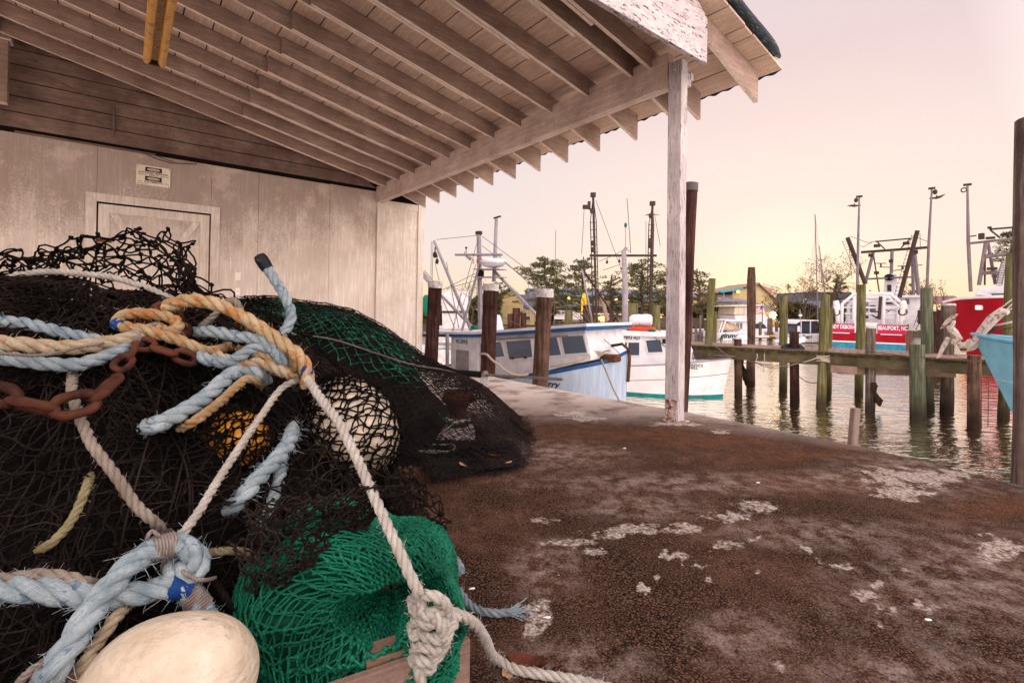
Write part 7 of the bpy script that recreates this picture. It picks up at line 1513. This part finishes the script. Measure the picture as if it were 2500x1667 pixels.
# ================================================================ GREEN NET
GC = P(872, 1480, 1.42)+np.array([0, .05, 0]); green = empty('green_net', 'bright green knotted trawl net bundled with a dark open mouth on the wooden crate', 'fishing net')
gx = np.array([1., 0, 0]); view = GC-EYE; view /= np.linalg.norm(view); axis = np.array([.16, -.86, .22]); axis /= np.linalg.norm(axis); e1 = np.cross(axis, [0, 0, 1.]); e1 /= np.linalg.norm(e1); e2 = np.cross(e1, axis)
e1 = -e1 if e1[0] < 0 else e1; gn1 = noise3(61, 6.); gn2 = noise3(62, 14.)
mouth = P(945, 1492, 1.27); body = P(900, 1480, 1.38)
def gsurf(th_, s, off=0.0):        # th: round the mouth; s: 0 deep inside, .32 lip, 1 back of the bundle
    th_, s = np.asarray(th_, float), np.asarray(s, float); cx, sx_ = np.cos(th_), np.sin(th_)
    # silhouette radius of the body measured from the mouth (m)
    rr_ = .218+.16*np.clip(-cx, 0, 1)+.07*np.clip(-sx_, 0, 1)+.012*np.sin(3*th_+.6)-.015*np.clip(cx, 0, 1)
    lip = .098+.030*np.cos(2*th_-.5)+.012*np.sin(3*th_)
    rad = np.where(s < .32, lip*(.25+.75*np.sin(np.clip(s/.32, 0, 1)*1.57)), lip+(rr_-lip)*np.sin(np.clip((s-.32)/.5, 0, 1)*1.5708)**.8)
    dep = np.where(s < .32, -.22*(1-np.clip(s/.32, 0, 1))**1.2, .045*np.sin(np.clip((s-.32)/.3, 0, 1)*3.14159)-.20*np.clip((s-.5)/.5, 0, 1)**1.7)
    c = mouth+(body-mouth)*np.clip((s-.3)/.7, 0, 1)[..., None]*.15
    p = c+e1*(rad*cx)[..., None]+e2*(rad*sx_)[..., None]*.96+axis*(dep+off)[..., None]
    fold = (np.sin(6*th_+3*s+1.2*np.sin(2*th_))*.026+np.sin(13*th_-4*s)*.007)*np.clip(s*2-.3, 0, 1); p = p+axis*fold[..., None]+(e1*cx[..., None]+e2*sx_[..., None])*(np.sin(4*th_+5*s)*.012)[..., None]
    p = p+gn1(p)*.014*np.clip(s*2, .2, 1)[..., None]+axis*(gn2(p)[..., 0]*.006)[..., None]; return p
TH, SS = np.meshgrid(np.linspace(0, 2*np.pi, 90), np.linspace(0, 1, 60), indexing='ij'); b = MB(); b.grid(gsurf(TH, SS, -.014)); b.build('net_mass', plain('dark_green_mass', (.004, .035, .022), .9, .4, 30), green, smooth=True)
def green_layer(acc, nth, nst, twist, seed, off, r, knot, s0=.0, s1=.98, bend=.10):
    rs_ = np.random.RandomState(seed)
    def f(a, b): th_ = a/nth*2*np.pi; s = s0+(s1-s0)*np.clip(b/(2*nst), 0, 1); return gsurf(th_+twist*s, s, off)
    sheetnet(acc, f, nth+1, nst, rs_, r, knot=knot, bend=bend, jit=.08, ns=5)
acc = Acc(); green_layer(acc, 76, 16, 2.4, 401, .0, .0031, 1.8); green_layer(acc, 70, 16, 1.6, 402, -.008, .0030, 1.6); acc.build('netting', tw_green, green)
acc = Acc(); green_layer(acc, 62, 15, 1.9, 403, .008, .0028, 1.6, s0=.5); acc.build('netting', tw_green, green)
# streamer of green net at the left and a strip along the bottom
acc = Acc()
def strip(rows, seed, na, nb, r, d0, dn=.02): f = pxsheet(rows, d0, dn, seed); sheetnet(acc, lambda a, b: f(a, b, na, nb), na, nb, np.random.RandomState(seed), r, bend=.14, jit=.12, knot=1.6, ns=5)
strip([[(622, 1470), (618, 1530), (625, 1600), (622, 1700)], [(645, 1460), (640, 1530), (648, 1600), (645, 1700)], [(668, 1480), (664, 1540), (668, 1600), (670, 1700)]], 411, 22, 4, .0034, 1.22)
strip([[(640, 1640), (740, 1632), (840, 1622), (930, 1590), (990, 1545)], [(640, 1668), (740, 1660), (850, 1648), (950, 1612), (1005, 1565)], [(640, 1700), (740, 1690), (850, 1675), (960, 1640), (1020, 1590)]], 412, 26, 5, .0036, 1.22)
strip([[(640, 1655), (740, 1645), (840, 1632), (930, 1600), (990, 1555)], [(640, 1680), (740, 1672), (850, 1660), (950, 1622), (1005, 1575)], [(640, 1705), (740, 1700), (850, 1685), (960, 1650), (1020, 1600)]], 413, 30, 4, .0036, 1.235)
acc.build('net_edge', tw_green, green)
rope([P(1012, 1268, 1.62), P(1030, 1288, 1.60), P(1055, 1312, 1.56), P(1092, 1345, 1.52), P(1118, 1374, 1.5), P(1128, 1400, 1.49)], .0125, rp_blue, 'pale blue rope lying along the right shoulder of the green net', seed=47)
rope([P(1035, 1285, 1.63), P(1060, 1298, 1.6), P(1085, 1322, 1.58), P(1098, 1340, 1.56)], .0115, rp_brown, 'short brown rope behind the pale blue rope on the green net', seed=48)
# black coarse net draped over the top of the green bundle
acc = Acc()
strip2 = lambda rows, seed, na, nb, r, d0, dn=.03: (lambda f: sheetnet(acc, lambda a, b: f(a, b, na, nb), na, nb, np.random.RandomState(seed), r, bend=.24, jit=.2, knot=1.8))(pxsheet(rows, d0, dn, seed))
strip2([[(620, 1180), (760, 1170), (900, 1150), (1010, 1140), (1085, 1240)], [(640, 1260), (760, 1250), (900, 1230), (1010, 1220), (1092, 1300)], [(660, 1350), (760, 1330), (850, 1300), (960, 1260), (1095, 1345)]], 421, 34, 6, .0026, 1.52)
for sd_ in (423, 424, 425): strip2([[(600, 1240), (720, 1215), (830, 1200), (930, 1190), (1020, 1190)], [(610, 1330), (700, 1300), (790, 1275), (870, 1250), (960, 1230)], [(640, 1400+8*(sd_-423)), (700, 1385), (760, 1350), (850, 1320), (900, 1268)]], sd_, 26, 6, .0024, 1.25+.012*(sd_-423))
strip2([[(560, 1330), (620, 1300), (680, 1290), (760, 1290), (830, 1270)], [(600, 1420), (640, 1400), (690, 1370), (750, 1350), (800, 1330)], [(620, 1530), (655, 1500), (690, 1440), (720, 1400), (760, 1380)]], 422, 20, 6, .0026, 1.20)
acc.build('netting', tw_black2, black_net)

# ================================================================ WOODEN CRATE
C0 = P(1149, 1561, 1.30); zt_ = C0[2]; C1 = G(850, 1664, zt_); C2 = G(1100, 1524, zt_); f1 = C1-C0; f1 /= np.linalg.norm(f1); f2 = np.cross(f1, [0, 0, 1.]); f2 = f2 if f2 @ (C2-C0) > 0 else -f2
crate = empty('wooden_crate', 'weathered wooden crate corner under the green net and white knot', 'crate', loc=(C0[0], C0[1], 0), rz=math.atan2(f1[1], f1[0]))
sgn = 1 if np.cross(f1[:2], f2[:2]) > 0 else -1
m_crate = wood_paint('crate_wood', (.36, .25, .21), (.17, .105, .085), (2.5, 30, 30), mildew=.35, mildew_scale=5); m_crate2 = wood_paint('crate_wood_top', (.30, .20, .14), (.13, .08, .055), (2.5, 30, 30))
h_ = zt_
def cb(nm, x0, x1, y0, y1, z0, z1, m_=m_crate): b = MB(); b.b2(x0, x1, sgn*y0, sgn*y1, z0, z1); return b.build(nm, m_, crate, bevel=.003)
cb('side_board', 0, .70, 0, .022, .02, h_); cb('end_board', .001, .023, .0225, .42, .02, h_-.004); cb('side_board', 0, .7, .40, .42, .02, h_*.5)
cb('corner_block', .024, .075, .024, .075, .0, h_-.012, m_crate2); cb('top_slat', .08, .26, .03, .10, h_-.02, h_+.010, m_crate2);  cb('bottom', .0, .7, .0, .42, .004, .019, m_crate2)

# ================================================================ THE FAR HEAP: fine black mesh over green net
far_net = empty('fine_black_net', 'long low heap of fine black mesh net sloping to the ground behind the near heap', 'fishing net')
fn1 = noise3(71, 2.6); fn2 = noise3(72, 7.)
def f2s(x, y, off=0.):
    p = np.stack([x, y, H2z(x, y)], -1); w_ = fn1(p); p = p+np.stack([w_[..., 0]*.03, w_[..., 1]*.05, np.abs(w_[..., 2])*.03*np.clip(p[..., 2]*4, .15, 1)+fn2(p)[..., 0]*.012], -1); p[..., 2] = np.maximum(p[..., 2]+off, .004); return p
X_, Y_ = np.meshgrid(np.linspace(-3.2, -.52, 70), np.linspace(3.15, 5.1, 50), indexing='ij'); b = MB(); g = f2s(X_, Y_, -.03); g[..., 2] = np.where(g[..., 2] < .01, -.02, g[..., 2]); g[-12:, :, 2] *= np.linspace(1, 0, 12)[:, None]**.6; b.grid(g); b.build('net_mass', m_core, far_net, smooth=True)
def flayer(acc, cell, off, x0, x1, y0, y1, seed, r, warp=.05, square=True, drop=0., knot=1.5, rot=.0):
    rs_ = np.random.RandomState(seed); nz = noise3(seed, 2.2); na = int((x1-x0)/(cell*.7)*1.1); nb = int((y1-y0)*1.55/(cell*1.4)*1.1)
    def f(a, b):
        x = x0+a*cell*.7; yy = b*cell*.7; y = y0+yy*.66; x = x+rot*(y-y0); q = np.stack([x, y, x*0], -1); w_ = nz(q)*warp; x, y = x+w_[..., 0], y+w_[..., 1]; P_ = f2s(x, y, off); P_[(x < x0) | (x > x1) | (y < y0) | (y > y1)] = np.nan; return P_
    sheetnet(acc, f, na, nb, rs_, r, K=3, ns=3, knot=knot, bend=.10, drop=drop, jit=.1)
acc = Acc(); flayer(acc, .050, .0, -3.0, .10, 3.10, 4.9, 501, .0021, rot=.25); flayer(acc, .055, .012, -3.0, .08, 3.08, 4.9, 502, .0021, warp=.09, rot=-.2); acc.build('netting', tw_fine, far_net)
acc = Acc(); flayer(acc, .045, .02, -.75, .16, 3.15, 4.8, 511, .0022, warp=.1, rot=.6); flayer(acc, .045, .005, -.75, .16, 3.1, 4.8, 512, .0022, warp=.1, rot=-.5); acc.build('netting', tw_fine, far_net)
acc = Acc(); flayer(acc, .06, .03, -2.6, -.2, 3.2, 4.7, 504, .0018, warp=.12, drop=.1, rot=.5); flayer(acc, .04, .03, -.6, .20, 3.5, 4.5, 507, .0018, warp=.08, rot=.1); acc.build('netting', tw_black2, far_net)
acc = Acc(); flayer(acc, .07, -.012, -2.4, -.62, 3.55, 4.5, 503, .0045, warp=.16, rot=.3); flayer(acc, .08, -.005, -2.3, -.75, 3.7, 4.4, 509, .0045, warp=.2, rot=-.5)
gh2 = empty('green_net', 'green net showing through the fine black mesh on top of the far heap', 'fishing net'); acc.build('netting', twine_mat('bright_green_twine', (.005, .14, .08), (.02, .30, .18)), gh2)
# pale headline ropes along the far heap
rope([f2s(np.array(x), np.array(y), .03) for x, y in ((-1.9, 3.62), (-1.6, 3.6), (-1.3, 3.62), (-1.0, 3.7), (-.75, 3.8), (-.5, 3.95), (-.3, 4.05))], .006, m_whip, 'thin grey headline rope along the far net heap', group='ropes on the far heap', seed=49, hairs=0)
# flat skirt of net on the slab
acc = Acc(); rs_ = np.random.RandomState(5)
cor = [g_(1000, 1085, .01), g_(1250, 1095, .01), g_(1288, 1150, .01), g_(1052, 1192, .01)]
def fsk(off, sc_):
    nz = noise3(int(off*1000)+9, 5.)
    def f(a, b): u, v = a/44, b/34; p = (cor[0]*((1-u)*(1-v))[..., None]+cor[1]*(u*(1-v))[..., None]+cor[2]*(u*v)[..., None]+cor[3]*((1-u)*v)[..., None]); w_ = nz(p); p = p+w_*[.03, .03, 0]; p[..., 2] = .012+off+np.abs(w_[..., 2])*.018+.03*np.clip(v-.8, 0, 1); P_ = p.copy(); P_[(u > 1) | (v > 1)] = np.nan; return P_
    return f
for k in range(4): sheetnet(acc, fsk(k*.008, 1), 45, 18, np.random.RandomState(600+k), .0022, K=4, ns=3, knot=1.6, bend=.25, jit=.3)
acc.build('flat_skirt', tw_fine, far_net)
# tip of the fine net running out on the slab
acc = Acc()
tipc = [g_(1130, 1010, .12), g_(1230, 1035, .05), g_(1298, 1062, .01), g_(1292, 1072, .01), g_(1230, 1082, .01), g_(1170, 1078, .02)]
for k in range(3):
    f = pxsheet([[(1130, 1000), (1180, 1015), (1230, 1030), (1265, 1044), (1292, 1060)], [(1120, 1035), (1180, 1045), (1230, 1055), (1265, 1062), (1294, 1066)], [(1120, 1068), (1180, 1078), (1225, 1082), (1262, 1076), (1290, 1070)]], 3.98, .03, 620+k)
    def ff(a, b):
        X = f(a, b, 20, 6); X[..., 2] = np.maximum(X[..., 2], .006); return X
    sheetnet(acc, ff, 20, 6, np.random.RandomState(620+k), .002, K=4, ns=3, bend=.2, knot=1.5)
acc.build('net_tip', tw_fine, far_net)
# rusty bollard under the fine mesh
bp = g_(1118, 1075, 0); bol = empty('rusty_bollard', 'rusty mooring bollard on a pale block seen through the fine black net', 'bollard', loc=bp)
b = MB(); b.box((0, 0, .055), (.26, .24, .11), taper=.85); b.build('base', plain('pale_block', (.40, .33, .33), .8, .3, 9), bol, bevel=.02)
b = MB(); b.lathe([(.075, .10), (.08, .13), (.07, .17), (.068, .25), (.085, .28), (.125, .30), (.13, .33), (.10, .37), (.03, .385)], (0, 0, 0), 26); b.build('post', plain('orange_rust', (.13, .045, .025), .8, .5, 12, .5, dirt=(.035, .016, .012)), bol, smooth='auto')
b = MB(); b.tube([(math.cos(a)*.09, math.sin(a)*.09, .15+.012*a/6.28) for a in np.linspace(0, 14, 40)], .009, 6); b.build('rope_turns', rp_white, bol, smooth=True)
rope([bp+[-.02, -.12, .16], bp+[-.10, -.14, .10], bp+[-.16, -.13, .02], bp+[-.22, -.10, .012], bp+[-.34, -.12, .012]], .009, rp_white, 'thin pale rope trailing from the bollard under the net', group='ropes on the far heap', seed=52, zmin=.01)
rope([bp+[-.14, -.06, .22], bp+[-.08, -.10, .17], bp+[.02, -.11, .15], bp+[.08, -.09, .17]], .006, rope_mat('teal_rope', (.01, .22, .16), (.03, .36, .26)), 'thin teal cord tied to the bollard', group='ropes on the far heap', seed=53, hairs=0)
b = MB(); b.tube([(math.cos(a)*.14, math.sin(a)*.10, .012+.012*k_+.008*math.sin(a*3)) for k_ in range(4) for a in np.linspace(0, 6.28, 26)], .008, 5); cl = b.build('rope_coil', rope_mat('grey_rope', (.16, .15, .15), (.30, .28, .28)), None, smooth=True, loc=g_(1060, 1110, 0)); tag(cl, 'grey coil of thin line left of the bollard', 'rope')

# ================================================================ SMALL THINGS ON THE SHED AND THE SLAB
def onwall(name, label, cat, x, y, z, group=None):
    p = W(y, x, z); return empty(name, label, cat, group, loc=p, rz=AZ)
m_sign = plain('yellowed_sign', (.82, .74, .62), .5, .15, 5, 0); m_sk = plain('sign_black', (.02, .018, .018), .6, .1); m_sr = plain('faded_sign_red', (.42, .27, .23), .6, .1)
sg = onwall('warning_sign', 'small yellowed bilingual warning sign screwed above the door', 'sign', .335, UW-.014, 2.975)
SW, SH = .43, .30
b = MB(); b.b2(-SW/2, SW/2, -.004, 0, -SH/2, SH/2); b.build('plate', m_sign, sg, bevel=.001)
def oval(cz, word):
    b = MB(); b.b2(-.105, .105, -.0055, -.0042, cz-.034, cz+.034); k = b.build('panel', m_sk, sg); b = MB(); n = 28; b.prism([(.085*math.cos(2*math.pi*i/n), cz+.025*math.sin(2*math.pi*i/n)) for i in range(n)], -.0075, -.006); b.build('oval', m_sr, sg)
    text(word, .030, m_sign, sg, (0, -.0082, cz), depth=.0004, sx=1.25)
oval(.095, 'DANGER'); oval(-.045, 'PELIGRO')
text('AUTHORIZED PERSONNEL', .034, m_sk, sg, (0, -.0048, .040), depth=.0004, sx=.92, bold=.0008); text('ONLY', .036, m_sk, sg, (0, -.0048, .008), depth=.0004, sx=1.2, bold=.0008)
text('SOLAMENTE', .036, m_sk, sg, (0, -.0048, -.098), depth=.0004, sx=1.15, bold=.0008); text('PERSONAL', .026, m_sk, sg, (-.12, -.0048, -.130), depth=.0004, sx=1.1)
for z in (.012, .004, -.095, -.103):
    for s_ in (-1, 1): b = MB(); b.b2(s_*.075 if z > 0 else s_*.145, s_*.195, -.0052, -.0045, z-.0015, z+.0015); b.build('rule', m_sk, sg)
for x in (-SW/2+.018, SW/2-.018):
    for z in (-SH/2+.018, SH/2-.018): b = MB(); b.cyl((x, -.009, z), (x, -.003, z), .006, n=8); b.build('screw', m_rust, sg)
m_pl = plain('outlet_plate', (.90, .85, .78), .4, .06, 5, 0)
o1 = onwall('wall_outlet', 'duplex power outlet plate on the shed wall right of the door', 'outlet', 1.52, UW-.001, 1.49)
b = MB(); b.b2(-.042, .042, -.008, 0, -.065, .065); b.build('plate', m_pl, o1, bevel=.002)
for z in (-.03, .03):
    b = MB(); b.b2(-.019, .019, -.0105, -.008, z-.017, z+.017); k = b.build('socket', m_pl, o1)
    for x in (-.007, .007): b = MB(); b.b2(x-.0022, x+.0022, -.0115, -.0104, z-.003, z+.009); b.build('slot', m_sk, k)
o2 = onwall('wall_outlet', 'round single outlet plate directly below the duplex outlet', 'outlet', 1.52, UW-.001, 1.235)
b = MB(); b.b2(-.036, .036, -.008, 0, -.058, .058); b.build('plate', m_pl, o2, bevel=.002); b = MB(); b.cyl((0, -.0115, 0), (0, -.008, 0), .026, n=20); b.build('socket', m_pl, o2, smooth='auto')
b = MB(); b.b2(-.010, -.006, -.0125, -.0112, -.006, .008); b.b2(.006, .010, -.0125, -.0112, -.006, .008); b.build('slot', m_sk, o2)
# twin-tube lamp hanging under the rafters
m_tube = NT('rusty_amber_tube'); _v = m_tube.map(); m_tube = m_tube.fin(m_tube.mix(m_tube.ramp(m_tube.noise(_v, 9, 7, .7), [(.52, 0.), (.64, 1.)]), (.66, .34, .06), (.30, .13, .03)), .35, spec=.5)
m_hous = plain('rust_streaked_housing', (.48, .34, .20), .7, .4, 30, .3, dirt=(.10, .04, .02), dirt_at=.56)
e0 = P(378, 156, 5.0); tl0 = empty('tube_lamp', 'unlit twin tube lamp with amber rusty tubes hanging under the rafters', 'lamp', loc=e0, rz=AZ)
for x in (-.066, .055):
    b = MB(); b.tube([(x, 0, 0), (x, -.02, 0), (x, -.06, .0), (x, -2.4, .0)], [.02, .031, .034, .034], 16); b.build('tube', m_tube, tl0, smooth='auto')
b = MB(); b.b2(-.055, .045, -2.4, -.03, .005, .10); b.build('housing', m_hous, tl0, bevel=.004); b = MB(); b.b2(-.08, .07, -.06, -.02, -.03, .06); b.build('lamp_holder', m_sk, tl0, bevel=.004)
for y in (-.4, -2.0): b = MB(); b.tube([(0, y, .1), (0, y, .62)], .005, 5); b.build('hanger', m_rust, tl0)
# net roller with shaft lying over the wharf edge
ba = GS(1183, 938); rl = empty('net_roller', 'steel shaft with black roller sleeve on a pale bracket near the wharf edge', 'roller', loc=ba)
m_steel = plain('grey_steel', (.22, .19, .18), .5, .3, 14, .2, metal=.4, dirt=(.12, .06, .04), dirt_at=.6)
d0_, = (ba[1],); qa = lambda x, y, dd=0: P(x, y, d0_+dd)-ba
b = MB(); b.cyl(qa(1188, 915.5, .0), qa(1374, 926, -1.2), .018, n=12); b.cyl(qa(1186, 915.5), qa(1000, 902, .9), .017, n=12); b.build('shaft', m_steel, rl, smooth='auto')
b = MB(); b.tube([qa(1096, 908, .45), qa(1100, 908.2, .43), qa(1172, 914, .06), qa(1176, 914.4, .04)], [.04, .047, .047, .04], 18); b.build('sleeve', m_black, rl, smooth='auto')
b = MB(); ax_ = qa(1100, 908.2, .43)-qa(1086, 907, .5); ax_ /= np.linalg.norm(ax_); c = qa(1091, 907.5, .48); b.tube([c-ax_*.012, c-ax_*.01, c+ax_*.01, c+ax_*.012], [.045, .072, .072, .045], 22); b.tube([c+ax_*.012, c+ax_*.05], [.04, .035], 14); b.build('flange', m_steel, rl, smooth='auto')
b = MB(); b.box((0, 0, .055), (.12, .13, .11), taper=.9); b.build('bracket_base', plain('pale_bracket', (.42, .38, .40), .6, .2, 9), rl, bevel=.012)
b = MB(); c = qa(1184, 915.5); b.tube([c-ax_*.02, c-ax_*.018, c+ax_*.018, c+ax_*.02], [.04, .062, .062, .04], 18); b.build('bearing', m_steel, rl, smooth='auto')
# fallen leaves and shell flakes
def leaf(px, py, L_, wd, ang, mat, label, z=.006, curl=.25, base=None, tilt=.0):
    p = (GS(px, py) if base is None else base)+np.array([0, 0, z]); n, m = 14, 7; g = np.zeros((n, m, 3))
    for i in range(n):
        t = i/(n-1); w_ = wd*math.sin(math.pi*min(t*.96+.02, 1))**.8*(1-.35*t)
        for j in range(m): s = (j/(m-1)-.5)*2; g[i, j] = (L_*(t-.5), w_*s/2, L_*curl*(abs(s)**1.6*.30+(t-.45)**2*1.1)+.002*math.sin(t*20+s*4))
    g2 = g.copy(); g2[..., 2] -= .0008; b = MB(); b.grid(g); b.grid(g2[:, ::-1]); b.tube([(-L_*.5, 0, g[0, 3, 2]), (-L_*.64, .004, g[0, 3, 2]+.004)], .0011, 5)
    M = np.array(Matrix.Rotation(ang, 3, 'Z') @ Matrix.Rotation(tilt, 3, 'Y')); b.V = [v @ M.T for v in b.V]; o = b.build('fallen_leaf', mat, None, smooth=True, loc=p); return tag(o, label, 'leaf', 'fallen leaves')
m_leaf = plain('brown_leaf', (.09, .028, .018), .6, .35, 30, .4); m_leaft = plain('tan_leaf', (.36, .22, .14), .7, .3, 30, .3)
leaf(1285, 1632, .115, .07, -.15, m_leaf, 'large dark brown leaf on the concrete beside the white rope', z=.004, curl=.5, tilt=.05)
leaf(1238, 1650, .045, .035, 1.9, m_leaft, 'small pale torn leaf under the end of the white rope')
leaf(1205, 1132, .09, .035, -.5, m_leaf, 'red-brown leaf lying on the flat skirt of net', z=.05); leaf(1130, 1155, .09, .03, -1.0, m_leaft, 'curled tan leaf on the net skirt, left one', z=.045); leaf(1243, 1147, .05, .03, .8, m_leaft, 'small tan leaf on the net skirt, right one', z=.045)
leaf(1243, 1077, .05, .03, .3, m_leaft, 'small tan leaf near the tip of the fine net', z=.01)
m_shell = plain('shell_white', (.66, .62, .62), .4, .1)
for i, (x, y, lb) in enumerate(((1472, 1344, 'white shell flake inside a pale ring in mid slab'), (1365, 1409, 'white shell flake left of the darkest stain'), (1334, 1510, 'white shell flake near the bottom left of the slab'), (2266, 1517, 'white shell flake at the right of the slab'), (1152, 1440, 'clear plastic scrap beside the green net'), (1525, 1096, 'white shell flake in front of the white post'), (1850, 1180, 'white shell flake on the rusty patch'))):
    p = GS(x, y); b = MB(); b.sphere((0, 0, 0), (.013, .007, .003), 9, 5); V = b.V[0]; V += noise3(i, 120)(V)*.0015; tag(b.build('shell_flake', m_shell, None, smooth=True, loc=p+[0, 0, .006]), lb, 'shell', 'shell flakes on the slab')
